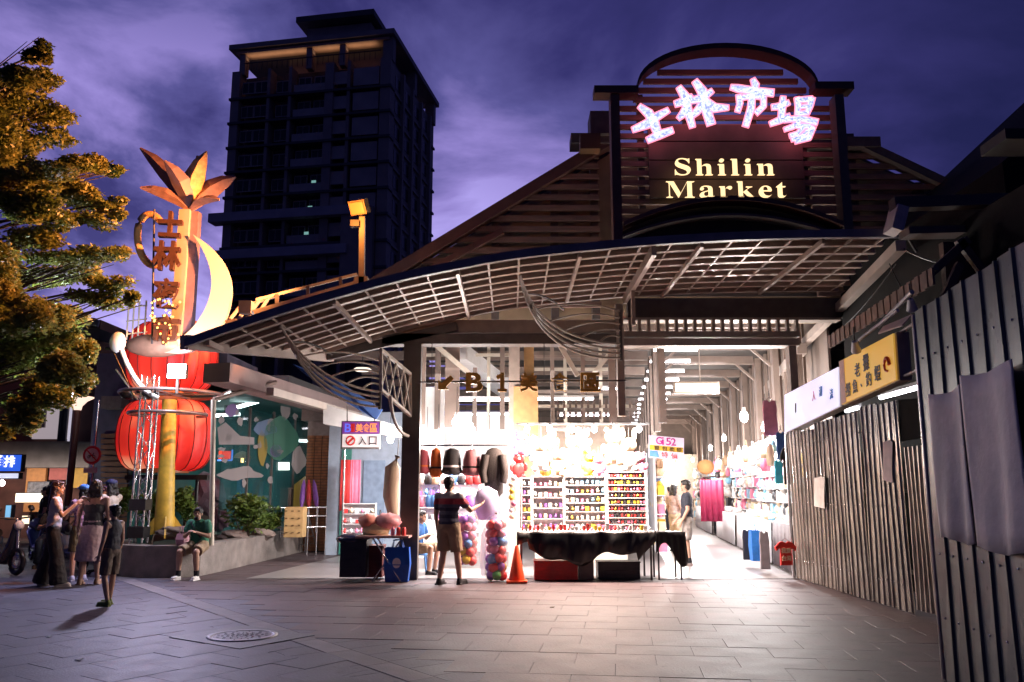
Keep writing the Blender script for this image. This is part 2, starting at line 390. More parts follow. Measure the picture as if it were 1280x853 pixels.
# roof frame and penthouse
mb = MB(); mb.box((W_/2, D_/2, 51.9), (W_+.8, D_+.8, .6)); mb.build('roof_slab', M_twr, tw, True)
for x, y in ((1.0, .8), (9.2, .8), (13.2, .8), (18.6, .8), (18.6, D_-.6), (.8, D_-.6), (18.6, 9)): mb = MB(); mb.box((x, y, 50.3), (.7 if x < 18 else 1.2, .9, 3.1)); mb.build('roof_post', M_twr, tw, True)
mb = MB(); mb.box((W_/2, .9, 51.4), (W_-.6, 1.6, .3)); mb.build('frame_beam', mat('tower_beam_lit', (.80, .50, .34), .6, var=.1, scale=1), tw, True)  # warm light on the beam is put into its base colour
mb = MB(); mb.box((11.5, 9, 50.3), (12, 12, 3.2)); mb.box((11.3, 8, 54.0), (8.0, 9, 3.2)); mb.build('penthouse', M_twr, tw, True)
mb = MB(); mb.box((11.3, 7.6, 56.1), (9.6, 11, .7)); mb.build('penthouse_roof', M_twr_d, tw, True)
mb = MB()
for k in range(26): mb.box((1.6+k*.62, .35, 49.6), (.06, .06, 1.0))
mb.box((9.5, .35, 50.1), (16.6, .1, .1)); mb.build('railing', M_twr_d, tw, True)
ld = bpy.data.lights.new('tower_roof_light', 'AREA'); ld.energy = 30; ld.size = 6; ld.color = (1, .66, .42)
lo = bpy.data.objects.new('tower_roof_light', ld); col.objects.link(lo); lo.parent = tw; lo.location = (9, .8, 50.7); lo.rotation_euler = (R(180), 0, 0)
ld.shape = 'RECTANGLE'; ld.size = 16; ld.size_y = .5

# ================================================================ market hall: gable, sign tower, canopy, hall
GY = 17.0
hall = E('market_hall', (3, GY, 0), 'large steel market hall with a louvred brown gable and open front', 'market hall')
def gz(x):  # gable outline height at x
    if x < 2.06: t = (x+2.83)/4.89; return 5.79+t*(8.87-5.79)
    if x < 7.63: return 9.3
    return 8.75-(x-7.63)*.52
# hidden board behind the louvres
poly = [(-2.83, 5.0), (12.2, 5.0), (12.2, 6.3), (7.63, 8.6), (7.2, 8.9), (2.3, 8.9), (2.06, 8.7), (-2.83, 5.7)]
mb = MB(); mb.prism([(x, GY+.35, z) for x, z in poly], (0, .15, 0)); mb.build('gable_board', mat('gable_board_tan', (.34, .26, .17), .7, var=.35, scale=1.2), hall)
n = 0; z = 5.3
while z < 8.75:
    xl = -2.83+(z-5.79)/(8.87-5.79)*4.89+.12 if z > 5.79 else -2.7
    xl += random.uniform(-.03, .03)
    xr = 12.0 if z < 6.45 else 7.63+(8.75-z)/.52-.1
    if xl < 1.8:
        mb = MB(); mb.box(((xl+1.85)/2, GY, z), (1.85-xl, .09, .115)); mb.build('louvre_slat', M_wood, hall)
    mb = MB(); mb.box(((6.35+xr)/2, GY, z), (xr-6.35, .09, .115)); mb.build('louvre_slat', M_wood, hall)
    z += .232
for x in (-1.7, -.35, .9, 1.75, 7.3, 8.7, 10.1):
    mb = MB(); mb.box((x, GY+.17, (5.0+gz(x))/2-.1), (.16, .2, gz(x)-5.2)); mb.build('gable_post', M_steel_d, hall)
# raking edge beams
mb = MB(); mb.bar((-3.0, GY-.05, 5.62), (2.2, GY-.05, 8.92), .3, .22); mb.build('rake_beam', M_wood_r, hall)
mb = MB(); mb.bar((-2.9, GY-.1, 5.35), (-.2, GY-.1, 6.85), .14, .12); mb.build('rake_beam', M_wood_r, hall)
mb = MB(); mb.bar((7.5, GY-.05, 8.75), (12.4, GY-.05, 6.2), .3, .18); mb.build('rake_beam', M_steel_d, hall)
for c_, d_ in (((7.0, GY, 8.78), (1.6, .5, .22)), ((1.75, GY, 8.86), (1.0, .5, .22)), ((1.9, GY-.1, 9.15), (.5, .6, .5))): mb = MB(); mb.box(c_, d_); mb.build('ridge_block', M_steel_d, hall)
mb = MB(); mb.box((1.62, GY-.5, 8.62), (.42, .3, .34)); mb.build('flood_box', mat('amber_box', (.10, .06, .03), .4), hall)
# roof sheets running back
M_roof = mat('roof_sheet', (.05, .045, .05), .5, .3, var=.2)
for a, b in (((-2.9, 5.6), (2.1, 8.8)), ((7.6, 8.7), (12.3, 6.25))):
    mb = MB(); mb.prism([(a[0], GY+.5, a[1]), (b[0], GY+.5, b[1]), (b[0]+3.6, 46, b[1]), (a[0]+3.6, 46, a[1])], (0, 0, .08)); mb.build('roof', M_roof, hall)
mb = MB(); mb.prism([(2.1, GY+.5, 8.8), (7.6, GY+.5, 8.7), (11.2, 46, 8.7), (5.7, 46, 8.8)], (0, 0, .08)); mb.build('roof', M_roof, hall)

# ---- sign tower
SY = 15.0
sg = E('market_sign', (4.05, SY, 5.6), 'arched brown slatted sign with glowing lettering Shilin Market above the entrance', 'sign')
for x in (1.95, 6.2):
    mb = MB(); mb.box((x, SY, 7.2), (.17, .3, 3.4)); mb.build('post', M_wood_r if x < 3 else M_steel_d, sg)
arc = []
for k in range(25):
    a = math.pi*k/24; arc.append(Vector((4.1-1.72*math.cos(a), SY, 8.98+.86*math.sin(a))))
mb = MB(); mb.strip(arc, (0, .34, 0), .11, (0, 0, 1)); 
mb.box((1.98, SY, 9.0), (.84, .34, .15)); mb.box((6.12, SY, 9.08), (.74, .34, .15)); mb.build('arch', mat('sign_arch_brown', (.085, .04, .035), .5, var=.2), sg)
z = 6.35
while z < 9.75:
    hw = 2.1
    if z > 8.98: hw = 1.72*math.sqrt(max(0, 1-((z-8.98)/.86)**2))
    if hw > .3:
        mb = MB(); mb.box((4.08, SY+.3, z), (hw*2, .07, .10)); mb.build('slat', M_wood, sg)
    z += .19
for x in (2.5, 3.4, 4.7, 5.65):
    mb = MB(); mb.box((x, SY+.42, 7.7), (.12, .12, 2.9)); mb.build('backing_post', M_steel_d, sg)
M_panel = mat('sign_board_brown', (.085, .05, .042), .55, var=.25, scale=3, bump=.05)
for i, (z0, z1) in enumerate(((6.95, 7.32), (7.33, 7.70), (7.71, 8.08), (8.09, 8.42))):
    mb = MB(); mb.box((4.08, SY+.18, (z0+z1)/2), (2.95, .06, z1-z0-.012)); mb.build('board', M_panel, sg)
def arcx(cz, rise, hw, n=16, cx=4.08, y=SY): return [Vector((cx+hw*(2*k/n-1), y, cz+rise*(1-(2*k/n-1)**2))) for k in range(n+1)]
mb = MB(); mb.strip(arcx(6.30, .5, 2.02), (0, .35, 0), .08, (0, 0, 1)); mb.build('lower_arch_rib', M_wood_r, sg)
mb = MB(); mb.strip(arcx(6.12, .42, 2.02, y=SY+.1), (0, .3, 0), .05, (0, 0, 1)); mb.build('lower_arch_rib', M_steel_d, sg)
mb = MB(); pts = arcx(6.36, .5, 2.02, y=SY+.24); mb.prism([(6.1, SY+.24, 5.9), (2.06, SY+.24, 5.9)]+[tuple(p) for p in pts], (0, .05, 0)); mb.build('spandrel', mat('spandrel_black', (.02, .018, .02), .7), sg)
# English words: serif letters
M_let = emis('lit_letter_cream', (1.0, .70, .36), 1.6)
def mbold(c):
    return chr(0x1D400+ord(c)-65) if c.isupper() else chr(0x1D41A+ord(c)-97)
def word(s, px0, px1, pyb, pyt, Y, xh):
    ws = [glyph_data(mbold(c))[2] for c in s]; gap = .16; tot = sum(w[0] for w in ws)+gap*(len(s)-1)
    a = P(px0, pyb, Y); b = P(px1, pyb, Y); top = P(px0, pyt, Y); k = (b.x-a.x)/tot; ch = (top.z-a.z); x = a.x; cap = .69
    for c, w in zip(s, ws):
        h = ch*w[1]/cap; cx = x+w[0]*k/2; x += (w[0]+gap)*k
        base = a.z+h/2
        mb = MB(); glyph(mb, mbold(c), (cx, Y, base), (1, 0, 0), (0, 0, 1), w[0]*k, h, .05, -.014); mb.build('letter', M_let, sg)
word('Shilin', 844, 968, 219, 199, 14.85, .7)
word('Market', 833, 983, 247, 227, 14.85, .7)
# four brush-written characters: strokes with swelling ends, pink tube outline behind a speckled pale face
M_face = emis('char_face', (.80, .88, 1.0), 1.5, .26, 34, (.25, .28, .8))
M_rim = emis('char_rim', (1.0, .26, .38), 1.7)
def zc(x, y): return 780+x*260/1167, 80+y*190/853   # enlarged-view coordinates of the sign to picture coordinates
def stroke(mb, pts, grow, Y, dep):
    """pts: (x, y, half width); a brush stroke as one ribbon"""
    L = []; Rr = []; n = len(pts)
    for i, (x, y, w) in enumerate(pts):
        x0, y0, _ = pts[max(i-1, 0)]; x1, y1, _ = pts[min(i+1, n-1)]
        dx, dy = x1-x0, y1-y0; l = math.hypot(dx, dy); nx, ny = -dy/l, dx/l; w = w+grow
        ex = 0
        if i == 0: ex = -grow
        if i == n-1: ex = grow
        x += dx/l*ex; y += dy/l*ex
        L.append((x+nx*w, y+ny*w)); Rr.append((x-nx*w, y-ny*w))
    for i in range(n-1):
        q = [P(*zc(*L[i]), Y), P(*zc(*L[i+1]), Y), P(*zc(*Rr[i+1]), Y), P(*zc(*Rr[i]), Y)]
        mb.prism(q, (0, dep, 0))
CH = [
 [[(52, 366, 10), (130, 335, 20), (190, 290, 17), (248, 258, 10)], [(88, 235, 8), (140, 275, 20), (170, 330, 22), (195, 400, 16)], [(135, 425, 12), (200, 395, 18), (272, 370, 12)]],
 [[(290, 222, 12), (345, 205, 17), (382, 180, 8)], [(310, 130, 10), (345, 180, 20), (360, 260, 18), (385, 350, 12)], [(352, 235, 14), (330, 280, 16), (308, 302, 8)], [(372, 205, 9), (440, 190, 18), (495, 150, 9)], [(400, 95, 12), (440, 150, 22), (455, 230, 20), (490, 335, 20)], [(445, 215, 16), (410, 265, 16), (368, 300, 9)], [(455, 200, 12), (510, 245, 20), (585, 243, 8)]],
 [[(725, 85, 8), (740, 115, 16), (735, 150, 12)], [(604, 128, 8), (640, 135, 15), (740, 150, 14), (838, 160, 15)], [(645, 175, 10), (652, 220, 12), (640, 262, 11)], [(645, 190, 9), (720, 175, 11), (785, 180, 12)], [(785, 175, 11), (785, 235, 12), (745, 272, 12)], [(722, 160, 12), (715, 245, 16), (685, 345, 14)]],
 [[(835, 240, 10), (880, 235, 13), (925, 215, 9)], [(895, 185, 10), (890, 240, 15), (885, 300, 13)], [(825, 333, 9), (880, 312, 14), (930, 290, 9)], [(972, 190, 9), (980, 230, 12), (975, 280, 9)], [(972, 200, 9), (1055, 195, 11)], [(1058, 190, 12), (1045, 235, 13), (1030, 275, 9)], [(985, 238, 6), (1035, 234, 6)], [(980, 276, 8), (1035, 270, 8)], [(905, 312, 9), (990, 302, 11), (1085, 325, 13)], [(990, 315, 9), (950, 350, 10), (905, 365, 7)], [(970, 345, 8), (1040, 345, 10), (1060, 365, 11)], [(1062, 355, 12), (1040, 410, 14), (965, 432, 9)], [(1010, 355, 8), (975, 390, 10), (935, 400, 7)], [(1040, 365, 7), (1000, 405, 9), (945, 422, 7)]],
]
for chs in CH:
    f = MB(); r = MB()
    for st in chs: stroke(f, st, 0, 14.75, .04); stroke(r, st, 7, 14.82, .05)
    fo = f.build('character', M_face, sg); r.build('glowing_outline', M_rim, fo)
# ---- canopy
CT = [(-5.2, 3.2), (-4.48, 3.51), (-3.05, 4.01), (-1.59, 4.43), (0, 4.75), (1.83, 4.94), (2.98, 5.01), (4.13, 5.05), (5.44, 5.06), (7.2, 5.06)]
def cz(x):
    for (x0, z0), (x1, z1) in zip(CT[:-1], CT[1:]):
        if x <= x1:
            t = (x-x0)/(x1-x0); s = t; return z0+(z1-z0)*s
    return CT[-1][1]
def cz_s(x): return (cz(x-.35)+cz(x)+cz(x+.35))/3
can = E('entrance_canopy', (.5, 13.2, 3.4), 'long arched metal canopy with steel purlins over the market entrance', 'canopy')
CY0, CY1 = 11.6, 15.0
def cleft(Y): return -4.55+(Y-CY0)*.34
def cright(Y): return 5.44+(Y-CY0)*.155
def crow(Y, dz, a=None, b=None, n=34):
    x0, x1 = cleft(Y) if a is None else a, cright(Y) if b is None else b
    return [Vector((x0+(x1-x0)*k/n, Y, cz_s(x0+(x1-x0)*k/n)+dz)) for k in range(n+1)]
M_sheet = mat('canopy_sheet', (.68, .50, .45), .20, .35, var=.2, scale=2, bump=.25, bscale=3)
N = 8; rows = [CY0+.05+(CY1-CY0-.1)*k/N for k in range(N+1)]
# roof sheets: one strip between each pair of purlins, cut into sheets along the length
for k in range(N):
    a, b = crow(rows[k], .115), crow(rows[k+1], .115)
    for s0 in range(0, 34, 17):
        mb = MB()
        for i in range(s0, s0+17): mb.prism([a[i], a[i+1], b[i+1], b[i]], (0, 0, .02))
        mb.build('roof_sheet', M_sheet, can)
M_purl = mat('purlin_beige', (.42, .33, .28), .38, .25, var=.12, scale=4)
for k in range(N+1):
    pts = crow(rows[k], .04); mb = MB(); mb.strip(pts, (0, .045, 0), .07, (0, 0, 1)); mb.strip([p-Vector((0, 0, .012)) for p in pts], (0, .09, 0), .012, (0, 0, 1)); mb.build('purlin', M_purl, can)
x = -4.3; i = 0
while x < 6.0:
    y0 = CY0+.08
    y1 = CY1-.1
    if x < cleft(CY1): y1 = CY0+(x+4.55)/.34-.06
    if x > cright(CY0)-.1: y0 = CY0+(x-5.44)/.155+.2
    if y1-y0 > .3:
        big = i % 4 == 0
        mb = MB(); mb.bar((x, y0, cz_s(x)+(.0 if big else .045)), (x, y1, cz_s(x)+(.0 if big else .045)), .05 if big else .026, .08 if big else .026); mb.build('cross_rib', M_purl, can)
    x += .44; i += 1
pts = [Vector((-4.55+(5.6+4.55)*k/34, CY0-.05, cz_s(-4.55+(5.6+4.55)*k/34))) for k in range(35)]
mb = MB()
for a, b in zip(pts[:-1], pts[1:]): mb.prism([a+Vector((0, 0, -.01)), b+Vector((0, 0, -.01)), b+Vector((0, 0, .11)), a+Vector((0, 0, .11))], (0, -.07, 0))
mb.build('fascia', M_navy, can)
M_edge = mat('canopy_edge_beam', (.50, .42, .37), .4, .2, var=.1, scale=4)
mb = MB(); mb.bar((-4.6, CY0, cz_s(-4.55)+.08), (cleft(15.2), 15.2, cz_s(cleft(15.2))+.02), .14, .2); mb.build('edge_beam', M_edge, can)
mb = MB(); mb.bar((5.52, CY0-.1, 4.93), (6.55, 18.6, 4.75), .14, .16); mb.build('edge_beam', M_edge, can)
mb = MB(); mb.bar((6.3, 18.0, 4.55), (9.3, 34, 4.3), .2, .22); mb.build('edge_beam', M_edge, can)
mb = MB(); mb.bar((cleft(CY1), CY1, cz_s(cleft(CY1))), (-1.0, CY1, 4.45), .1, .16); mb.build('rear_beam', M_steel_d, can)
for x in (2.05,):
    mb = MB(); mb.bar((x, CY0+.1, cz_s(x)-.03), (x, 14.9, cz_s(x)-.03), .07, .16); mb.bar((x, 13.9, 4.25), (x, 13.9, 4.95), .06, .1); mb.build('main_rib', M_purl, can)
# beams and columns of the entrance front (parts of the hall)
FYb = 15.0
def pbeam(nm, a, b, Y, w, m, par=hall):
    """beam from picture corner a=(px0,py_top) to b=(px1,py_bottom) standing at depth Y"""
    p, q = P(a[0], a[1], Y), P(b[0], b[1], Y); mb = MB(); mb.box(((p.x+q.x)/2, Y+w/2, (p.z+q.z)/2), (abs(q.x-p.x), w, abs(p.z-q.z))); return mb.build(nm, m, par)
pbeam('front_beam', (478, 400), (778, 416), 15.05, .2, M_steel)
pbeam('front_beam', (478, 417), (778, 430), 14.95, .35, M_steel_d)
pbeam('upper_panel', (784, 373), (1062, 397), 15.2, .12, M_steel_d)
pbeam('front_beam', (780, 397), (1052, 400), 15.1, .3, M_steel)
pbeam('front_beam', (780, 414), (1000, 421), 15.0, .25, M_steel)
pbeam('front_beam', (780, 423), (1000, 432), 14.95, .35, M_steel)
for k in range(19):
    pbeam('grille_bar', (786+k*11.6, 400), (790+k*11.6, 414), 15.1, .12, M_steel)
pbeam('column', (505, 430), (521, 727), 14.85, .22, mat('front_column_dark', (.10, .085, .075), .5, var=.25, scale=3))
pbeam('column', (770, 380), (782, 520), 14.9, .16, M_steel)
pbeam('column', (986, 432), (1003, 560), 15.0, .22, M_steel)
pbeam('column', (636, 430), (650, 720), 17.2, .25, M_steel)
pbeam('column', (655, 430), (668, 600), 17.6, .2, mat('column_ochre', (.45, .28, .12), .5))
# ornamental curved brackets
M_br = mat('bracket_tan', (.34, .28, .22), .45, .1, var=.15, scale=5)
def bez(p0, p1, p2, n=14): return [p0*(1-t)**2+p1*2*t*(1-t)+p2*t*t for t in [k/n for k in range(n+1)]]
def bracket(label, e0, e1, bend, post, post_h, flip=1):
    b = E('curved_bracket', e1, label, 'bracket')
    for i in range(4):
        o = Vector((0, 0, -.085*i)); q = Vector((0, .05*i, 0))
        mb = MB(); mb.tube(bez(e0+q, bend+o*1.4, e1+o), .02, 6); mb.build('sweep_rod', M_br, b)
    mb = MB(); mb.bar(e1+Vector((0, 0, -.3)), e1+Vector((0, 0, post_h)), .05, .05); mb.build('upright', M_steel_d, b)
    main = bez(e0, bend, e1)
    for i in range(5):
        s = main[4+i*2]; top = e1+Vector((0, 0, post_h*(.95-i*.19)))
        mid = (s+top)/2+Vector((0, 0, .22-.02*i)); mb = MB(); mb.tube(bez(s, mid, top, 10), .017, 6); mb.build('fan_rod', M_br, b)
    s = main[2]; e = main[8]+Vector((0, 0, .35)); mb = MB(); mb.tube(bez(s, (s+e)/2+Vector((0, 0, .15)), e, 8), .017, 6); mb.build('fan_rod', M_steel_d, b)
    for i in range(3):
        s = main[3+i*2]; mb = MB(); mb.tube([s, s+Vector((0, 0, -.12-.03*i))], .012, 5); mb.build('tie_rod', M_br, b)
    return b
bracket('large curved fan bracket of tan rods at the middle column under the canopy', P(650, 344, 12.0), P(776, 430, 14.75), P(672, 425, 13.6), None, .62)
bracket('curved fan bracket of dark rods under the low left end of the canopy', P(350, 407, 12.2), P(475, 490, 14.3), P(392, 480, 13.3), None, .55)
# white lattice brace by the front column
lb = E('lattice_brace', P(478, 540, 13.6), 'cream crossed lattice brace beside the dark front column', 'lattice brace')
a0, a1, b0, b1 = P(476, 437, 13.4), P(476, 487, 13.4), P(513, 468, 14.8), P(513, 520, 14.8)
M_cream = mat('cream_paint', (.62, .55, .46), .5, var=.1)
for p, q in ((a0, b0), (a1, b1), (a0, a1), (b0, b1)):
    mb = MB(); mb.bar(p, q, .05, .05); mb.build('rail', M_cream, lb)
for k in range(4):
    t0, t1 = k/4, (k+1)/4
    for s in (0, 1):
        mb = MB(); mb.bar(a0.lerp(b0, t0) if s else a1.lerp(b1, t0), a1.lerp(b1, t1) if s else a0.lerp(b0, t1), .025, .025); mb.build('lattice_bar', M_cream, lb)
mb = MB(); mb.tube(bez(P(488, 495, 13.6), P(490, 540, 13.9), P(510, 545, 14.7)), .03, 6); mb.build('curved_foot', M_cream, lb)
# hanging sign letters on a rail
hs = E('hanging_direction_sign', P(650, 478, 14.6), 'dark gold arrow and letters B1 美食區 on a thin rail across the entrance', 'sign')
a, b = P(522, 478, 14.62), P(782, 476, 14.62); mb = MB(); mb.bar(a, b, .03, .03); mb.build('rail', M_steel_d, hs)
M_gold = mat('dark_gold_letter', (.62, .33, .05), .45, .0, var=.2, scale=12)
M_golde = mat('letter_side_brown', (.12, .05, .02), .5)
ar = P(558, 478, 14.55); mb = MB(); s = .13
pl = [(-1, -1), (.35, -1), (-.05, -.6), (.9, .5), (.5, .95), (-.6, -.1), (-1, .35)]
mb.prism([ar+Vector((x*s*1.1, 0, z*s)) for x, z in pl], (0, .05, 0)); mb.build('arrow', M_gold, hs)
for ch, px, w in (('B', 593, 21), ('\U0001d7cf', 627, 13), ('美', 661, 23), ('食', 700, 23), ('區', 738, 25)):
    c = P(px, 478, 14.55); mb = MB(); glyph(mb, ch, c, (1, 0, 0), (0, 0, 1), w/1050*14.7, 24/1050*14.7, .07, .03); mb.build('letter', M_gold, hs)
for px in (540, 680, 770):
    mb = MB(); mb.tube([P(px, 478, 14.62), P(px, 430, 14.9)], .008, 5); mb.build('hanger', M_steel_d, hs)

# ---- hall interior: portal frames, ceiling, partitions
M_int = mat('interior_beige', (.25, .19, .16), .55, var=.15, scale=3)
M_int_d = mat('interior_brown', (.17, .13, .11), .6, var=.2, scale=3)
def lane_x(Y): return 5.3+(Y-15)*.128     # right side of the aisle
def lane_l(Y): return 2.75+(Y-15)*.128
fl = MB(); fl.quad((-4.6, 15, .012), (lane_x(15)+.1, 15, .012), (lane_x(46)+4, 46, .012), (-1, 46, .012))
o = fl.build('hall_floor', mat('hall_floor_tile', (.20, .18, .18), .35, var=.15, scale=3), hall)
mb = MB(); mb.prism([(-3.6, 17.3, 5.55), (12.0, 17.3, 5.55), (16.5, 47, 5.55), (.6, 47, 5.55)], (0, 0, .06)); mb.build('ceiling_sheet', mat('ceiling_dark', (.08, .07, .065), .7, var=.3, scale=1), hall)
mb = MB(); mb.box((7, 47, 2.8), (24, .2, 5.6)); mb.build('rear_wall', M_int, hall)
for i, Y in enumerate([18.2+2.7*k for k in range(11)]):
    xr, xl = lane_x(Y)+.55, lane_l(Y)+.1
    for x in (xr, xl):
        mb = MB(); mb.box((x, Y, 2.6 if x == xr else 4.1), (.15, .2, 5.2 if x == xr else 2.3)); mb.build('column', M_int, hall)
    mb = MB(); mb.box(((xr+xl)/2, Y, 5.15), (xr-xl-.24, .16, .22)); mb.build('portal_beam', M_int, hall)
    mb = MB(); mb.box((xl-4.2, Y, 4.85), (8.0, .14, .22)); mb.build('portal_beam', M_int_d if i % 2 else M_int, hall)
    mb = MB(); mb.box(((xr+xl)/2+.5, Y+1.3, 5.3), (xr-xl+5.5, .1, .16)); mb.build('purlin', M_int, hall)
    for s in (-1, 1):
        mb = MB(); mb.bar((xr-.1 if s > 0 else xl+.1, Y, 4.6), (xr-.6 if s > 0 else xl+.6, Y, 5.05), .06, .06); mb.build('knee_brace', M_int, hall)
# right high wall of the aisle: vertical studs
for k in range(40):
    Y = 18.5+k*.7; mb = MB(); mb.box((lane_x(Y)+.75, Y, 4.0), (.06, .09, 2.6)); mb.build('wall_stud', M_int, hall)
mb = MB(); a, b = Vector((lane_x(17)+.95, 17, 3.9)), Vector((lane_x(46)+.95, 46, 3.9)); mb.bar(a, b, .05, 3.0); mb.build('side_wall', M_int_d, hall)
# uprights, rails and ducts in the central bay seen above the stalls
rnd = random.Random(3)
for px, w, Y in ((528, 10, 18), (548, 7, 19.5), (566, 18, 18.6), (594, 5, 20), (611, 4, 20), (628, 6, 19.4), (690, 5, 19), (706, 4, 20.5), (728, 5, 19.2), (750, 4, 20), (764, 9, 18.4)):
    a = P(px, 432, Y); mb = MB(); mb.box((a.x, Y, 2.6+a.z/2-.6), (w/1050*Y, .08, a.z-1.8)); mb.build('upright', M_int if w > 4 else M_cream, hall)
for py, px0, px1, Y in ((444, 530, 640, 19.8), (446, 668, 770, 19.4), (462, 668, 770, 21), (470, 530, 640, 22), (490, 668, 772, 19.7), (508, 670, 790, 19), (455, 530, 640, 24)):
    a, b = P(px0, py, Y), P(px1, py, Y); mb = MB(); mb.bar(a, b, .07, .07); mb.build('rail', M_cream if rnd.random() < .5 else M_int, hall)
for (p0, p1, Y) in (((545, 432), (590, 470), 18.3), ((700, 432), (722, 470), 18.5), ((740, 470), (770, 432), 19)):
    mb = MB(); mb.bar(P(*p0, Y), P(*p1, Y), .1, .1); mb.build('diagonal_brace', M_cream, hall)
mb = MB(); a = P(582, 455, 21); mb.bar(P(570, 440, 19), P(640, 492, 25), .5, .35); mb.build('air_duct', M_white, hall)
mb = MB(); a = P(657, 515, 17.4); mb.box(a, (.5, .5, 1.0)); mb.build('cabinet_box', mat('ochre_box', (.55, .33, .14), .6), hall)
a, b = P(690, 504, 18.5), P(690, 528, 18.5)
for r0 in range(2):
    for k in range(16):
        px = 690+k*7.5; p = P(px, 505+r0*14, 18.6); mb2 = MB() if k == 0 and r0 == 0 else mb2
        mb2.box(p, (.05, .05, .18))
o = mb2.build('louvre_bars', M_int_d, hall); o['kind'] = 'stuff'
# left interior partition (white) behind the hanging hats
pbeam('partition', (520, 484), (552, 730), 19.5, .1, M_white)
pbeam('partition', (552, 520), (640, 730), 21.5, .1, M_white)
pbeam('partition', (668, 530), (785, 720), 18.5, .1, mat('partition_cream', (.7, .62, .52), .6))

# ---- ceiling tubes of the aisle (things: twin tube lights)
def tube_light(c, ln, label, group=None, ang=0.0, m=None):
    t = E('tube_light', c, label, 'tube light', group)
    d = Vector((math.cos(ang), math.sin(ang), 0))
    mb = MB(); mb.bar(c-d*ln/2+Vector((0, 0, .05)), c+d*ln/2+Vector((0, 0, .05)), .12, .05); mb.build('housing', M_white, t)
    mb = MB(); mb.tube([c-d*ln/2, c+d*ln/2], .028, 8); mb.build('tube', m or M_tube, t)
    for s in (-1, 1):
        mb = MB(); mb.tube([c+d*ln*.4*s+Vector((0, 0, .07)), c+d*ln*.4*s+Vector((0, 0, .25))], .006, 4); mb.build('hanger', M_steel_d, t)
    return t
for k in range(13):
    Y = 20.0+k*1.85; tube_light(Vector((3.95+(Y-20)*.115, Y, 4.85)), 1.05, ['nearest', 'second nearest', 'third nearest', 'fourth nearest', 'fifth nearest', 'sixth nearest', 'middle', 'sixth farthest', 'fifth farthest', 'fourth farthest', 'third farthest', 'second farthest', 'farthest'][k]+' tube light in the line high above the right aisle', 'tube lights over the right aisle')
for i, (px, py, w, Y) in enumerate(((606, 500, 92, 20), (613, 518, 78, 24), (590, 532, 60, 27), (698, 499, 88, 19.2), (762, 486, 30, 22), (735, 519, 70, 22))):
    tube_light(P(px, py, Y), w/1050*Y, ['long tube light nearest above the hanging hats', 'second tube light behind the longest one above the hats', 'short tube light low behind the hats', 'long tube light above the toy stall beside the ochre column', 'short tube light by the middle column', 'tube light further back above the toy stall'][i])
# light box sign in the aisle
lbx = E('light_box_sign', P(870, 486, 19.5), 'blank glowing white light box hanging over the aisle', 'light box')
p = P(870, 485, 19.5); mb = MB(); mb.box(p, (1.08, .12, .28)); mb.build('case', M_steel, lbx)
mb = MB(); mb.box(p+Vector((0, -.07, 0)), (.98, .02, .2)); mb.build('face', emis('lightbox_face', (1, .86, .68), 2.2), lbx)
mb = MB(); mb.tube([p+Vector((.1, 0, .14)), p+Vector((.1, 0, 1.0))], .015, 5); mb.build('hanger', M_steel, lbx)
lf = bpy.data.lights
def area(name, loc, rot, sx, sy, energy, color=(1, .95, .92), parent=None):
    d = lf.new(name, 'AREA'); d.shape = 'RECTANGLE'; d.size = sx; d.size_y = sy; d.energy = energy; d.color = color
    o = bpy.data.objects.new(name, d); col.objects.link(o); o.location = loc; o.rotation_euler = rot; return o
def point(name, loc, energy, color=(1, .93, .88), r=.06):
    d = lf.new(name, 'POINT'); d.energy = energy; d.color = color; d.shadow_soft_size = r
    o = bpy.data.objects.new(name, d); col.objects.link(o); o.location = loc; return o
# the light of the tube rows
area('aisle_tube_light', (6.0, 28, 5.1), (0, 0, -L_YAW), 1.2, 20, 200, (.93, .92, 1))
area('hall_tube_light', (0, 20.5, 4.2), (0, 0, 0), 5, 4, 150, (1, .95, .92))
# ================================================================ STALLS
rd = random.Random(11)
def pm(nm, c, rough=.5, **k): return mat(nm, c, rough, **k)
PAL = [pm('toy_pink', (.75, .22, .35)), pm('toy_red', (.65, .05, .05)), pm('toy_yellow', (.8, .55, .06)), pm('toy_purple', (.32, .12, .55)), pm('toy_blue', (.10, .28, .65)),
       pm('toy_green', (.12, .5, .12)), pm('toy_white', (.82, .78, .75)), pm('toy_orange', (.8, .28, .04)), pm('toy_cream', (.8, .62, .42)), pm('toy_black', (.03, .03, .035)), pm('toy_sky', (.3, .6, .8))]
M_cloth_b = mat('black_table_cloth', (.005, .0045, .005), .38, var=.4, scale=3, bump=.3, bscale=5)
M_cloth_w = mat('white_table_cloth', (.72, .72, .74), .6, var=.08, scale=3, bump=.3, bscale=6)
def frame_legs(root, x0, x1, y0, y1, h, m, r=.02, nm='leg'):
    for x in (x0, x1):
        for y in (y0, y1): mb = MB(); mb.tube([(x, y, 0.012), (x, y, h)], r, 6); mb.build(nm, m, root)
# --- main toy stall counter with draped black cloth
st = E('toy_stall', (1.45, 14.9, 0), 'long toy stall counter with draped black cloth in the middle of the entrance', 'market stall')
ty = 14.62; x0, x1 = .1, 2.42; th = .80
mb = MB(); mb.box(((x0+x1)/2, ty+.45, th), (x1-x0, .9, .04)); mb.build('tabletop', M_black, st)
frame_legs(st, x0+.06, x1-.06, ty+.06, ty+.84, th, M_steel_d)
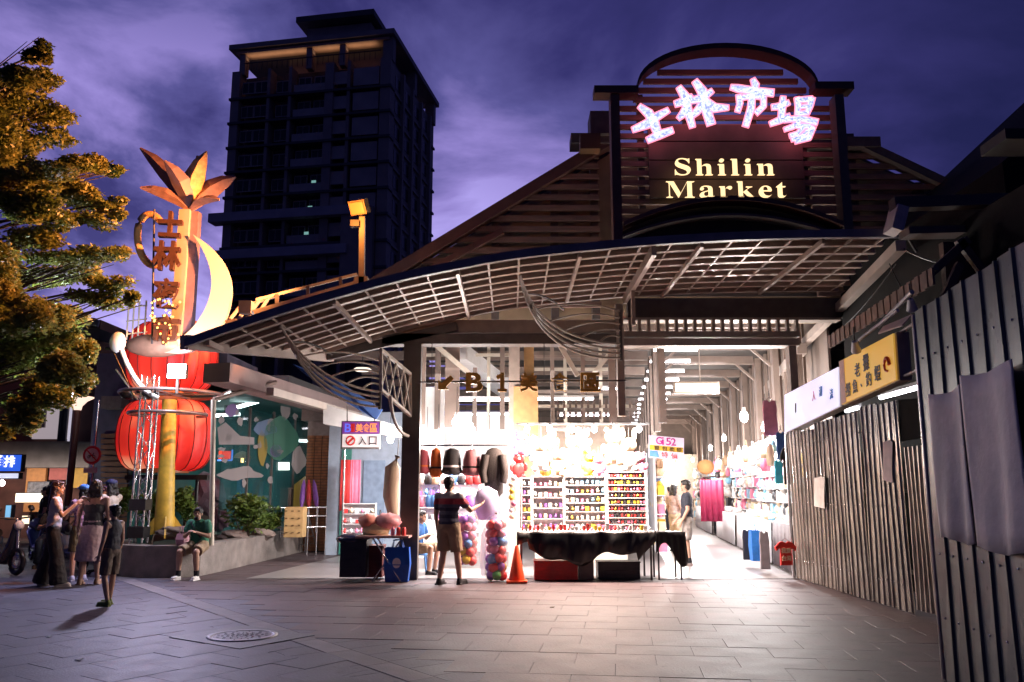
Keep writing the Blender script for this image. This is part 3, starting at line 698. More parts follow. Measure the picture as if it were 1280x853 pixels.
# draped cloth: wavy hem with swags, folds as geometry
cb = MB(); nx = 90; nz = 9; vs = []
for i in range(nx+1):
    t = i/nx; x = x0-.02+t*(x1-x0+.04)
    hem = .36+.10*math.sin(t*9.5+.8)+.05*math.sin(t*23)+(.12 if t < .08 else 0)
    if t > .86: hem = .30+.35*(t-.86)/.14
    for j in range(nz+1):
        s = j/nz; z = th+.025-(th-hem)*s
        sw = math.sin(t*38+1.7*s*math.sin(t*9))*.03*s+math.sin(t*90+s*4)*.012*s+.05*math.sin(s*3.1)*abs(math.sin(t*14+1))
        vs.append((x, ty-.02-sw-.02*s, z))
fs = [(i*(nz+1)+j, (i+1)*(nz+1)+j, (i+1)*(nz+1)+j+1, i*(nz+1)+j+1) for i in range(nx) for j in range(nz)]
cb.add(vs, fs, True); c = cb.build('draped_cloth', M_cloth_b, st)
md = c.modifiers.new('s', 'SOLIDIFY'); md.thickness = .006
mb = MB(); mb.box(((x0+x1)/2, ty+.5, th+.025), (x1-x0+.02, .98, .006)); mb.build('cloth_top', M_cloth_w, st)
def crate(px0, px1, py0, py1, Y, m, label, cat='crate', depth=.5, nm='crate', group=None, lidm=None):
    a, b = P(px0, py1, Y), P(px1, py0, Y); w, h = b.x-a.x, b.z-max(a.z, .012); z0 = max(a.z, .012)
    r = E(nm, ((a.x+b.x)/2, Y+depth/2, z0), label, cat, group)
    t = .015; cx = (a.x+b.x)/2; cy = Y+depth/2
    mb = MB(); mb.box((cx, cy, z0+t/2), (w-.03, depth-.03, t)); mb.box((cx, Y+t/2, z0+h/2), (w, t, h)); mb.box((cx, Y+depth-t/2, z0+h/2), (w, t, h))
    mb.box((a.x+t/2, cy, z0+h/2), (t, depth-.031, h)); mb.box((b.x-t/2, cy, z0+h/2), (t, depth-.031, h))
    for k in range(1, 4): mb.box((cx, Y-.006, z0+h*k/4), (w-.02, .012, .014))
    mb.build('box', m, r)
    mb = MB(); mb.box((cx, cy, z0+h+.012), (w+.02, depth+.02, .025)); mb.build('rim', lidm or m, r); return r
M_redbox = mat('red_bin', (.30, .018, .015), .45, var=.3, scale=4)
crate(668, 722, 703, 728, 14.75, M_redbox, 'red plastic bin under the black draped counter')
crate(724, 742, 699, 727, 14.8, M_steel_d, 'grey upright box beside the red bin under the counter', 'box', .4, 'storage_box')
crate(748, 800, 704, 727, 14.95, mat('dark_box', (.05, .045, .045), .5), 'wide dark box under the right half of the toy counter', 'box', .4, 'storage_box')
# small side table with black cloth
s2 = E('side_table', (2.68, 15.0, 0), 'small side table with a black cloth hanging off its right corner', 'table')
mb = MB(); mb.box((2.69, 15.0, .79), (.46, .6, .03)); mb.build('tabletop', M_black, s2)
frame_legs(s2, 2.5, 2.88, 14.76, 15.26, .78, M_black, .016)
cb = MB(); vs = []
for i in range(31):
    t = i/30; x = 2.45+.5*t; hem = .45+.18*math.sin(t*6)-(.2*max(0, t-.6))
    for j in range(7):
        s = j/6; vs.append((x+.05*s*t, 14.68-.03*math.sin(t*30)*s, .815-(.815-hem)*s))
fs = [(i*7+j, (i+1)*7+j, (i+1)*7+j+1, i*7+j+1) for i in range(30) for j in range(6)]
cb.add(vs, fs, True); c = cb.build('cloth', M_cloth_b, s2); md = c.modifiers.new('s', 'SOLIDIFY'); md.thickness = .006
# display racks on the counter: backing, frame, shelf rows; goods joined (each smaller than a few pixels)
def rack(label, px0, px1, py0, py1, Y, rows, cols, back=M_cloth_w, frame=M_white, pal=PAL, size=1.0, seed=1, group=None):
    a, b = P(px0, py1, Y), P(px1, py0, Y); r = E('display_rack', ((a.x+b.x)/2, Y, a.z), label, 'display rack', group); q = random.Random(seed)
    w, h = b.x-a.x, b.z-a.z; cx, czz = (a.x+b.x)/2, (a.z+b.z)/2
    mb = MB(); mb.box((cx, Y+.06, czz), (w, .02, h)); mb.build('back_board', back, r)
    for x in (a.x, b.x): mb = MB(); mb.box((x, Y+.01, czz), (.025, .08, h+.04)); mb.build('side_post', frame, r)
    for k in range(rows+1):
        z = a.z+h*k/rows; mb = MB(); mb.box((cx, Y+.005, z), (w-.03, .09, .014)); mb.build('shelf', frame, r)
    goods = {}
    cw, ch = w/cols, h/rows
    for i in range(cols):
        for k in range(rows):
            m = q.choice(pal); g = goods.setdefault(m.name, (m, MB()))[1]
            x = a.x+(i+.5)*cw+q.uniform(-.1, .1)*cw; z = a.z+k*ch+.02; s = min(cw, ch)*size*q.uniform(.28, .42); t = q.random()
            if t < .4: g.ball((x, Y-.01, z+s), (s*.9, .03, s), 7, 5); g.ball((x, Y-.01, z+s*2), (s*.6, .025, s*.6), 6, 4)
            elif t < .7: g.box((x, Y-.01, z+s), (s*1.7, .04, s*2.0))
            else: g.tube([(x, Y-.02, z), (x, Y-.02, z+s*2)], s*.7, 7)
    for m, g in goods.values(): o = g.build('goods', m, r); o['kind'] = 'stuff'
    return r
rack('left toy display rack with purple and yellow packets behind the counter', 652, 664, 598, 662, 15.25, 6, 2, seed=2, pal=[PAL[3], PAL[2], PAL[0], PAL[6]])
rack('pale toy display rack left of the middle of the counter', 666, 704, 596, 662, 15.3, 5, 6, seed=3, pal=[PAL[6], PAL[0], PAL[8], PAL[6], PAL[3]])
rack('pale toy display rack right of the middle of the counter', 706, 756, 596, 662, 15.3, 6, 8, seed=4, pal=[PAL[6], PAL[6], PAL[0], PAL[10], PAL[2], PAL[8]])
rack('narrow rack with tight rows of small red figures at the right end of the counter', 760, 806, 590, 664, 15.25, 9, 12, seed=5, pal=[PAL[1], PAL[0], PAL[2], PAL[9], PAL[1]], size=1.15)
# items laid along the counter: little boxes and tubs
pk = {}
for i in range(34):
    x = .18+i*.066; h = rd.uniform(.05, .11); m = rd.choice([PAL[6], PAL[6], PAL[0], PAL[8], PAL[1], PAL[2]]); mb = pk.setdefault(m.name, (m, MB()))[1]
    if i % 3 == 0: mb.lathe((x, ty+.12, th+.03), [(.02, 0), (.026, h*.7), (.012, h*.75), (.012, h)], 8)
    else: mb.box((x, ty+.12+.02*(i % 2), th+.03+h/2), (.05, .06, h)); mb.box((x, ty+.12+.02*(i % 2), th+.034+h), (.054, .064, .01))
pkr = E('toy_packets', (1.3, ty+.12, th+.03), 'front row of tiny toy packets and bottles along the edge of the toy counter', 'toys')
pkr['kind'] = 'stuff'
for m, mb in pk.values(): o = mb.build('packet', m, pkr); o['kind'] = 'stuff'
# plush toys hung above the racks
def plush_proto():
    r = E('plush_toy', (0, 0, 0))
    return r
PL = {}
def plush(p, s, m, label, rz=0, ears=1, m2=None):
    r = E('plush_toy', p, label, 'plush toy', rz=rz)
    mb = MB(); mb.ball((0, 0, -.30*s), (.21*s, .17*s, .25*s), 12, 8); mb.build('body', m, r, True)
    hd = MB(); hd.ball((0, -.02*s, .07*s), (.19*s, .17*s, .17*s), 12, 8); h = hd.build('head', m2 or m, r, True)
    for sx in (-1, 1):
        mb = MB(); mb.ball((sx*.14*s, 0, .23*s if ears == 1 else .33*s), (.06*s, .03*s, .06*s if ears == 1 else .16*s), 8, 6); mb.build('ear', m, h, True)
        mb = MB(); mb.ball((sx*.07*s, -.185*s, .10*s), (.02*s, .012*s, .025*s), 6, 4); mb.build('eye', M_black, h, True)
        mb = MB(); mb.ball((sx*.22*s, -.04*s, -.22*s), (.07*s, .06*s, .13*s), 8, 6); mb.build('arm', m, r, True)
        mb = MB(); mb.ball((sx*.13*s, -.08*s, -.50*s), (.09*s, .1*s, .08*s), 8, 6); mb.build('leg', m, r, True)
    mb = MB(); mb.ball((0, -.18*s, .03*s), (.05*s, .04*s, .035*s), 8, 5); mb.build('snout', PAL[6], h, True)
    mb = MB(); mb.tube([(0, 0, .22*s), (0, 0, .5*s)], .006, 4); mb.build('hanging_cord', M_steel_d, r, True)
    return r
cn = ['pink', 'red', 'yellow', 'purple', 'blue', 'green', 'white', 'orange', 'cream', 'black', 'sky blue']
for px, py, s, ci, e, lab in ((650, 548, .55, 0, 1, 'pink plush toy hanging at the left end above the toy stall'), (662, 553, .45, 10, 1, 'sky blue plush toy beside the pink one above the toy stall'), (648, 575, .6, 1, 1, 'reddish plush toy low at the left post of the toy stall'),
        (676, 560, .75, 6, 1, 'large white plush toy above the left price rack'), (698, 572, .6, 8, 1, 'cream plush toy above the pale rack'), (716, 556, .7, 6, 2, 'white long-eared plush toy in the middle above the stall'), (737, 574, .55, 2, 1, 'yellow plush toy beside the pink round one'),
        (748, 577, .5, 0, 1, 'pink round plush toy above the right end of the pale rack'), (766, 550, .8, 8, 1, 'big cream plush toy with brown face high at the right of the stall'), (786, 560, .75, 6, 2, 'tall white long-eared plush toy above the red figures'), (800, 575, .5, 0, 1, 'pale pink plush toy at the right edge of the toy stall'),
        (682, 584, .4, 7, 1, 'small orange plush toy on top of the left price rack'), (730, 545, .5, 6, 1, 'small white plush toy high in the middle of the stall'), (690, 545, .45, 8, 1, 'small cream plush toy high left above the stall')):
    plush(P(px, py, 15.3+rd.uniform(0, .3)), s, PAL[ci], lab, rd.uniform(-.3, .3), e, PAL[8] if ci == 6 else None)
# stall roof rail and bulbs
rl = E('stall_light_rail', P(725, 532, 15.4), 'white light rail over the toy stall with a row of bare bulbs', 'light rail')
a, b = P(645, 530, 15.4), P(812, 530, 15.4); mb = MB(); mb.bar(a, b, .05, .04); mb.build('rail', M_white, rl)
mb = MB(); mb.bar(P(688, 536, 15.6), P(738, 537, 15.6), .1, .09); mb.build('dark_bar', M_black, rl)
for k in range(6):
    c = a.lerp(b, (k+.5)/6)+Vector((0, -.05, -.1)); mb = MB(); mb.ball(c, (.05, .05, .065), 10, 8); bb = mb.build('bulb', M_bulb, rl)
    mb = MB(); mb.tube([c+Vector((0, 0, .055)), c+Vector((0, 0, .1))], .022, 8); mb.build('socket', M_white, bb)
# tall left trim of the stall: white box strip with flower
sp = E('flower_strip', P(641, 640, 15.0), 'tall white strip of small flowers and packets at the left post of the toy stall', 'display strip')
mb = MB(); a, b = P(637, 640, 15.05), P(645, 596, 15.05); mb.box(((a.x+b.x)/2, 15.05, (a.z+b.z)/2), (b.x-a.x, .05, b.z-a.z)); mb.build('strip', M_white, sp)
for k in range(7):
    p = P(641+rd.uniform(-2, 2), 598+k*8, 14.98); mb = MB(); mb.ball(p, (.05, .04, .05), 8, 6); mb.build('blossom', rd.choice([PAL[6], PAL[8], PAL[2], PAL[0]]), sp)
# --- traffic cone
cp = G(646, 729); cn_ = E('traffic_cone', (cp.x, cp.y, .0), 'orange red traffic cone standing at the left end of the black counter', 'traffic cone')
M_cone = mat('cone_orange', (.75, .07, .015), .4, var=.1)
mb = MB(); mb.box((cp.x, cp.y, .03), (.34, .34, .035)); mb.build('base', M_cone, cn_)
mb = MB(); mb.lathe((cp.x, cp.y, .045), [(.135, 0), (.13, .03), (.028, .55), (.02, .56)], 20); mb.build('body', M_cone, cn_)
# --- clear sacks of plastic balls
M_film = glassy('clear_film', (.85, .85, .9), .16, .15)
def ball_sack(px0, px1, py0, py1, Y, label, seed):
    a, b = P(px0, py1, Y), P(px1, py0, Y); r = (b.x-a.x)/2; cx = (a.x+b.x)/2; z0 = max(a.z, .02); h = b.z-z0; q = random.Random(seed)
    s = E('ball_sack', (cx, Y, z0), label, 'ball sack')
    n = 9; rb = .085
    zz = z0+rb; k = 0
    while zz < z0+h-rb*1.3:
        m = 5 if k % 2 else 6; a0 = q.random()*6
        for j in range(m):
            an = a0+2*math.pi*j/m; rr = r-rb*1.05; mb = MB(); mb.ball((cx+rr*math.cos(an), Y+rr*math.sin(an)*.8, zz+q.uniform(-.02, .02)), rb*q.uniform(.85, 1.05), 10, 7)
            band = [PAL[5], PAL[2], PAL[1], PAL[3], PAL[4], PAL[0], PAL[1], PAL[3], PAL[7]]
            mb.build('ball', band[int((zz-z0)/h*5.5+q.random()*3.2) % 9], s)
        zz += rb*1.62; k += 1
    mb = MB(); prof = [(r*.8, 0), (r*1.02, .06), (r*1.05, h*.3), (r*1.0, h*.6), (r*1.04, h*.88), (r*.8, h), (r*.12, h+.08), (r*.2, h+.16)]
    mb.lathe((cx, Y, z0), prof, 18, 1, .85); mb.build('clear_bag', M_film, s)
    mb = MB(); mb.lathe((cx, Y, z0+h+.065), [(r*.16, 0), (r*.16, .03)], 10); mb.build('tie', PAL[6], s)
ball_sack(606, 635, 648, 726, 14.6, 'tall clear sack of coloured plastic balls beside the traffic cone', 5)
ball_sack(568, 598, 640, 706, 14.9, 'clear sack of coloured balls hanging right beside the man in the striped shirt', 6)
def bag_film(px0, px1, py0, py1, Y, label, m):
    a, b = P(px0, py1, Y), P(px1, py0, Y); mb = MB(); h = b.z-a.z; r = (b.x-a.x)/2
    mb.lathe(((a.x+b.x)/2, Y, a.z), [(r*.7, 0), (r, h*.2), (r*.95, h*.6), (r*.8, h*.85), (r*.1, h)], 14, 1, .5); tag(mb.build('plastic_bag', m), label, 'plastic bag')
bag_film(600, 612, 660, 720, 14.9, 'pale clear plastic bag wedged between the two ball sacks', glassy('film_pale', (.8, .8, .9), .5))
bag_film(592, 625, 608, 650, 15.0, 'pale lilac plastic bag hanging above the ball sacks', mat('lilac_film', (.62, .55, .8), .3))
# --- row of hats on a rail
hr = E('hat_rail', P(575, 557, 15.4), 'steel rail carrying the row of hanging hats', 'rail')
mb = MB(); mb.bar(P(520, 557, 15.4), P(636, 557, 15.4), .03, .03); mb.build('rail', M_chrome, hr)
HM = [mat('hat_burgundy', (.30, .05, .07), .8, bump=.3), mat('hat_orange', (.55, .12, .02), .8, bump=.3), mat('hat_charcoal', (.02, .018, .02), .8, bump=.3), mat('hat_rose', (.40, .16, .17), .8, bump=.3), mat('hat_brown_black', (.022, .016, .014), .8, bump=.3)]
for (px, py, w, h, m, lab) in ((528, 577, 19, 30, 0, 'burgundy bucket hat hanging leftmost next to the dark column'), (545, 578, 14, 36, 1, 'narrow orange hat hanging second in the row'), (565, 577, 23, 33, 2, 'charcoal hat with pale lining hanging in the middle'), (590, 578, 23, 33, 3, 'rose coloured hat hanging fourth in the row')):
    p = P(px, py, 15.3); r_ = w/2/1050*15.5; hh = h/1050*15.5
    t = E('hanging_hat', p-Vector((0, 0, hh/2)), lab, 'hat')
    mb = MB(); mb.lathe(p-Vector((0, 0, hh*.2)), [(r_*.98, 0), (r_*.95, hh*.3), (r_*.75, hh*.6), (r_*.2, hh*.68)], 16); mb.build('crown', HM[m], t)
    mb = MB(); mb.lathe(p-Vector((0, 0, hh*.5)), [(r_*.7, 0), (r_*1.12, hh*.1), (r_*.95, hh*.32)], 16); mb.build('brim', HM[m], t)
    mb = MB(); mb.lathe(p-Vector((0, 0, hh*.22)), [(r_*1.0, 0), (r_*1.0, hh*.07)], 16); mb.build('band', PAL[6] if m == 2 else HM[(m+1) % 5], t)
    mb = MB(); mb.tube([p+Vector((0, 0, hh*.45)), p+Vector((0, 0, hh*.8))], .006, 4); mb.build('hook', M_chrome, t)
dk = E('hanging_coat', P(617, 590, 15.2), 'dark brown coat hanging on the rail above the ball sacks', 'coat')
p0, p1 = P(603, 560, 15.25), P(632, 623, 15.25); cxx = (p0.x+p1.x)/2; hh = p0.z-p1.z; r_ = (p1.x-p0.x)/2
mb = MB(); mb.lathe((cxx, 15.25, p1.z), [(r_*.35, 0), (r_*.75, hh*.1), (r_*.85, hh*.5), (r_*1.0, hh*.8), (r_*.6, hh*.95), (r_*.2, hh)], 18, 1, .45); mb.build('body', HM[4], dk)
for s in (-1, 1):
    mb = MB(); mb.tube([(cxx+s*r_*.7, 15.2, p1.z+hh*.85), (cxx+s*r_*.95, 15.15, p1.z+hh*.5), (cxx+s*r_*.8, 15.13, p1.z+hh*.3)], [.08, .07, .06], 8); mb.build('sleeve', HM[4], dk)
# --- inner stalls behind the man: white racks full of goods
rack('tall bright rack with blue and purple goods straight behind the dark column', 522, 552, 590, 650, 16.6, 4, 4, seed=8, pal=[PAL[6], PAL[3], PAL[4], PAL[0]])
rack('bright rack of pale goods behind the man in the striped shirt', 554, 600, 590, 680, 16.8, 6, 6, seed=9, pal=[PAL[6], PAL[6], PAL[10], PAL[8], PAL[3]])
# --- left table with bags in front of the column
lt = E('folding_table', G(480, 722), 'small folding table with crossed metal legs left of the dark column', 'folding table')
a = P(446, 672, 14.5); b = P(512, 672, 14.5); g0 = 0.013
mb = MB(); mb.box(((a.x+b.x)/2, 14.65, .74), (b.x-a.x, .55, .035)); mb.build('tabletop', mat('table_top_pink', (.45, .28, .25), .4), lt)
for y in (14.45, 14.85):
    for s in (-1, 1):
        cx = (a.x+b.x)/2+.08; mb = MB(); mb.tube([(cx-s*.24, y, g0), (cx+s*.24, y+.03*s, .72)], .014, 6); mb.build('leg', M_chrome, lt)
tb = crate(424, 458, 677, 722, 14.45, mat('navy_black_tub', (.02, .022, .035), .4), 'large black tub standing left of the folding table', 'tub', .6, 'tub')
crate(452, 478, 684, 722, 14.75, mat('maroon_box', (.16, .03, .025), .5), 'maroon carton under the left end of the folding table', 'carton', .4, 'carton')
# dark sheet over the tub
mb = MB(); p = P(441, 674, 14.7); mb.ball(p, (.29, .3, .10), 14, 8); tag(mb.build('dark_bundle', mat('navy_film', (.012, .018, .06), .25, bump=.5, bscale=12)), 'crumpled navy plastic bundle on the black tub', 'bundle')
def bag(px, py, w, h, Y, m, label, handles=True, z0=.012, logo=None):
    c = P(px, py, Y); W = w/1050*Y; H = h/1050*Y; r = E('shopping_bag', (c.x, Y, z0), label, 'bag')
    mb = MB(); q = [(-.5, -.5), (.5, -.5), (.5, .5), (-.5, .5)]
    vs = [(c.x+x*W*.9, Y+y*.2, z0) for x, y in q]+[(c.x+x*W*1.05, Y+y*.26, z0+H*.5) for x, y in q]+[(c.x+x*W*.95, Y+y*.18, z0+H) for x, y in q]
    fs = [(3, 2, 1, 0)]+[(k*4+i, k*4+(i+1) % 4, k*4+4+(i+1) % 4, k*4+4+i) for k in range(2) for i in range(4)]
    mb.add(vs, fs); o = mb.build('body', m, r); md = o.modifiers.new('s', 'SOLIDIFY'); md.thickness = .006
    if handles:
        for y in (-.08, .08): mb = MB(); mb.tube([(c.x-W*.22, Y+y, z0+H), (c.x-W*.15, Y+y, z0+H+.12), (c.x+W*.15, Y+y, z0+H+.12), (c.x+W*.22, Y+y, z0+H)], .01, 5); mb.build('handle', m, r)
    if logo:
        mb = MB(); mb.lathe((0, 0, 0), [(.07, 0), (.07, .004)], 14); k = len(mb.v); mb.v = [(c.x+v[0], Y-.125-v[2], z0+H*.55+v[1]*1.2) for v in mb.v]; mb.build('print', logo, r)
    return r
bag(497, 700, 30, 40, 14.55, mat('blue_bag', (.02, .11, .50), .35), 'blue plastic shopping bag standing at the foot of the dark column', logo=M_white)
BM = [mat('bag_pink', (.60, .28, .30), .45, bump=.4), mat('bag_yellow_cream', (.62, .50, .30), .5, bump=.4), mat('bag_salmon', (.62, .22, .16), .5, bump=.4)]
for px, py, w, h, m, l in ((470, 662, 34, 22, 1, 'cream yellow heap of soft bags on the folding table'), (462, 652, 26, 18, 2, 'salmon pink soft bag behind the cream heap on the folding table'), (484, 652, 34, 20, 0, 'pink puffy bag on top of the heap on the folding table')):
    c = P(px, py, 14.75); W = w/1050*14.9/2; H = h/1050*14.9/2; mb = MB(); mb.ball(c, (W, .2, H), 14, 10)
    mb.v = [(v[0]+.02*math.sin(v[1]*40+v[2]*60), v[1], v[2]+.015*math.sin(v[0]*50)) for v in mb.v]; tag(mb.build('soft_bag', BM[m]), l, 'bag')
for k in range(3):
    c = P(491+k*7, 664, 14.5); mb = MB(); mb.lathe((c.x, 14.5, .76), [(.035, 0), (.035, .10), (.03, .13), (.022, .14)], 10); tag(mb.build('jar', PAL[1] if k else PAL[0]), ['pink lidded jar, left one of three on the table edge', 'dark red jar in the middle of three on the table edge', 'dark red jar, right one of three beside the column'][k], 'jar')
tn = E('hanging_roll', P(492, 600, 15.2), 'long tan cloth roll hanging behind the left of the dark column', 'cloth roll')
mb = MB(); mb.tube([P(497, 570, 15.3), P(491, 585, 15.3), P(489, 620, 15.3), P(492, 645, 15.3)], [.06, .14, .15, .10], 12); mb.build('roll', mat('tan_cloth', (.45, .34, .24), .8, bump=.3, stretch=(6, 6, .5)), tn)
mb = MB(); mb.tube([P(497, 570, 15.3), P(499, 545, 15.3)], .008, 4); mb.build('cord', M_steel_d, tn)
# tall tied post strap
# entrance corridor behind: pale blue door wall, hanging garments
cw = E('corridor_wall', (-3.3, 19.5, 0), 'pale blue corridor wall with a door behind the B1 entrance sign', 'wall')
pw = mat('pale_blue_wall', (.35, .42, .52), .5, var=.1)
a, b = P(412, 520, 20.5), P(505, 520, 20.5); mb = MB(); mb.box(((a.x+b.x)/2, 20.6, 1.7), (b.x-a.x, .1, 3.4)); mb.build('wall', pw, cw)
for px0, px1, py0, m in ((455, 482, 575, mat('door_blue', (.22, .30, .42), .4)), (428, 440, 560, mat('door_green', (.05, .22, .18), .4))):
    a, b = P(px0, py0, 20.5), P(px1, py0, 20.5); mb = MB(); mb.box(((a.x+b.x)/2, 20.5, b.z/2), (b.x-a.x, .06, b.z-.03)); d = mb.build('door', m, cw)
    mb = MB(); mb.box((b.x-.08, 20.45, 1.0), (.03, .04, .12)); mb.build('handle', M_chrome, d)
for px, m, l in ((434, PAL[1], 'red striped cloth hanging at the corridor wall'), (444, PAL[0], 'pink cloth hanging beside the red one in the corridor')):
    a = P(px, 575, 19.5); mb = MB()
    vs = []; 
    for i in range(9):
        for z in (a.z, a.z-.6, a.z-1.15): vs.append((a.x+(i-4)*.035, 19.5+.03*math.sin(i*2.2), z))
    mb.add(vs, [(i*3+j, i*3+3+j, i*3+4+j, i*3+1+j) for i in range(8) for j in range(2)], True); o = mb.build('hanging_cloth', m); md = o.modifiers.new('s', 'SOLIDIFY'); md.thickness = .01; tag(o, l, 'cloth')
rack('low rack of pink and white goods at the left side of the corridor', 428, 470, 630, 668, 17.8, 3, 6, seed=12, pal=[PAL[0], PAL[6], PAL[8], PAL[1]])
# B1 entrance sign
bs = E('entrance_sign', P(451, 544, 17.0), 'white and purple hanging sign with B1 美食區 over 入口', 'sign')
p = P(451, 544, 17.0); mb = MB(); mb.box(p, (.78, .08, .56)); mb.build('case', M_steel_d, bs)
a = P(451, 535, 16.95); mb = MB(); mb.box((a.x, 16.95, a.z), (.74, .012, .24)); mb.build('upper_panel', emis('sign_purple', (.22, .05, .30), .7), bs)
a2 = P(451, 551, 16.95); mb = MB(); mb.box((a2.x, 16.95, a2.z), (.74, .012, .26)); mb.build('lower_panel', emis('sign_white', (.9, .75, .72), .75), bs)
M_or = emis('sign_orange_char', (1.0, .32, .05), 1.2); M_rd = mat('sign_red', (.7, .03, .03), .4); M_bk = mat('sign_black', (.03, .02, .03), .5)
for ch, px, w, m in (('B', 435, 8, emis('sign_blue_char', (.12, .15, .8), 1)), ('1', 441, 5, M_rd), ('美', 449, 9, M_or), ('食', 458, 9, M_or), ('區', 467, 9, M_or)):
    mb = MB(); glyph(mb, ch, P(px, 535, 16.93), (1, 0, 0), (0, 0, 1), w/1050*17, .17, .01, .01); mb.build('lettering', m, bs)
for ch, px in (('入', 453), ('口', 466)): mb = MB(); glyph(mb, ch, P(px, 551, 16.93), (1, 0, 0), (0, 0, 1), .16, .17, .01, .012); mb.build('lettering', M_bk, bs)
c = P(438, 551, 16.93); ring = [c+Vector((.085*math.cos(t*math.pi/8), 0, .085*math.sin(t*math.pi/8))) for t in range(17)]
mb = MB(); mb.tube(ring, .018, 6, False); mb.bar(c+Vector((-.05, 0, -.05)), c+Vector((.05, 0, .05)), .012, .04); mb.build('logo_ring', M_rd, bs)
for px in (434, 468): mb = MB(); mb.tube([P(px, 527, 17), P(px, 500, 17)], .012, 5); mb.build('hanger', M_steel_d, bs)
mb = MB(); mb.tube([P(431, 528, 17.1), P(431, 560, 17.1), Vector((P(431, 560, 17.1).x, 17.1, 0.01))], .02, 6); mb.build('pole', M_chrome, bs)
# GI 52 hanging board
gs = E('shop_board', P(833, 560, 17.0), 'tilted white hanging board with Gi 52 in magenta and a yellow band', 'sign')
def gp(u, v, dy=0): return P(833+u*22, 560+v*14+u*2, 17.0-dy)
mb = MB(); mb.prism([gp(-1, 1), gp(1, 1), gp(1, -1), gp(-1, -1)], (0, .03, 0)); mb.build('board', emis('board_white', (.85, .72, .85), .8), gs)
mb = MB(); mb.prism([gp(-.95, .3, .02), gp(.95, .3, .02), gp(.95, -.15, .02), gp(-.95, -.15, .02)], (0, .012, 0)); mb.build('yellow_band', mat('band_yellow', (.75, .5, .05), .5), gs)
mb = MB(); mb.prism([gp(-.95, .9, .02), gp(-.4, .9, .02), gp(-.5, .35, .02), gp(-.95, .35, .02)], (0, .012, 0)); mb.build('blue_patch', PAL[4], gs)
for ch, u, w in (('G', -.42, .12), ('i', -.2, .04), ('5', .12, .1), ('2', .4, .1)): mb = MB(); glyph(mb, ch, gp(u, -.58, .03), (1, 0, 0), (0, 0, 1), w, .15, .01, .01); mb.build('lettering', mat('magenta', (.55, .02, .3), .5), gs)
for ch, u in (('鞋', -.55), ('包', -.1), ('批', .3), ('發', .7)): mb = MB(); glyph(mb, ch, gp(u, .08, .035), (1, 0, 0), (0, 0, 1), .10, .09, .01); mb.build('lettering', M_bk, gs)
for ch, u in (('特', -.1), ('價', .45)): mb = MB(); glyph(mb, ch, gp(u, .64, .035), (1, 0, 0), (0, 0, 1), .13, .12, .01, .01); mb.build('lettering', M_rd, gs)

# --- aisle stalls on the right, from the hoarding backwards
def aisle(Y, off): return Vector((4.98+(Y-15)*.131+off, Y, 0))
def counter(Y0, Y1, label, m, h=.85, side=1, off=0.0):
    a, b = aisle(Y0, off), aisle(Y1, off); w = Vector((.75*side, 0, 0)); r = E('aisle_counter', (a+b)/2, label, 'market stall')
    mb = MB(); mb.prism([a+Vector((0, 0, h)), b+Vector((0, 0, h)), b+w+Vector((0, 0, h)), a+w+Vector((0, 0, h))], (0, 0, .04)); mb.build('tabletop', M_white, r)
    n = max(8, int((Y1-Y0)/.08)); mb = MB(); vs = []
    for i in range(n+1):
        p = a.lerp(b, i/n); o = .02*math.sin(i*1.3)
        vs += [(p.x-.01*side, p.y, h+.045), (p.x-(.03+o)*side, p.y, .06)]
    mb.add(vs, [(i*2, i*2+1, i*2+3, i*2+2) for i in range(n)], True); o = mb.build('hanging_cloth', m, r); md = o.modifiers.new('s', 'SOLIDIFY'); md.thickness = .008
    for p in (a, b, a+w, b+w): mb = MB(); mb.tube([p+Vector((.04*side if p in (a, b) else -.04*side, 0, .012)), p+Vector((.04*side if p in (a, b) else -.04*side, 0, h))], .02, 6); mb.build('leg', M_steel_d, r)
    return r
counter(17.6, 22.8, 'long aisle stall with white hanging cloth past the metal hoarding', M_cloth_w)
counter(15.3, 17.4, 'nearest aisle stall hung with clothes and a red shirt', mat('dark_skirt_cloth', (.10, .08, .09), .7))
counter(23.4, 28, 'further aisle stall with pale cloth before the magenta curtain', M_cloth_w)
counter(29.5, 36, 'farthest aisle stall on the right side', M_cloth_w)
def side_rack(Y0, Y1, z0, z1, off, label, seed, rows, cols, face=-1, pal=PAL, back=M_cloth_w):
    a, b = aisle(Y0, off), aisle(Y1, off); r = E('display_wall', (a+b)/2+Vector((0, 0, z0)), label, 'display wall'); q = random.Random(seed); d = (b-a).normalized()
    mb = MB(); mb.prism([a+Vector((0, 0, z0)), b+Vector((0, 0, z0)), b+Vector((0, 0, z1)), a+Vector((0, 0, z1))], (.04, 0, 0)); mb.build('back_board', back, r)
    for k in range(rows+1):
        z = z0+(z1-z0)*k/rows; mb = MB(); mb.bar(a+Vector((.12*face, 0, z)), b+Vector((.12*face, 0, z)), .24, .018); mb.build('shelf', M_white, r)
    goods = {}
    for i in range(cols):
        for k in range(rows):
            m = q.choice(pal); g = goods.setdefault(m.name, (m, MB()))[1]; p = a.lerp(b, (i+.5)/cols); s = min((Y1-Y0)/cols, (z1-z0)/rows)*q.uniform(.25, .42); z = z0+(z1-z0)*k/rows+.01
            p = p+Vector((.14*face, 0, z+s))
            if q.random() < .5: g.ball(p, (s, s, s), 8, 6); g.ball(p+Vector((0, 0, s*1.2)), s*.6, 6, 5)
            else: g.box(p, (s*1.3, s*1.7, s*2))
    for m, g in goods.values(): o = g.build('goods', m, r); o['kind'] = 'stuff'
pale = [PAL[6], PAL[6], PAL[6], PAL[10], PAL[8], PAL[0], PAL[9]]
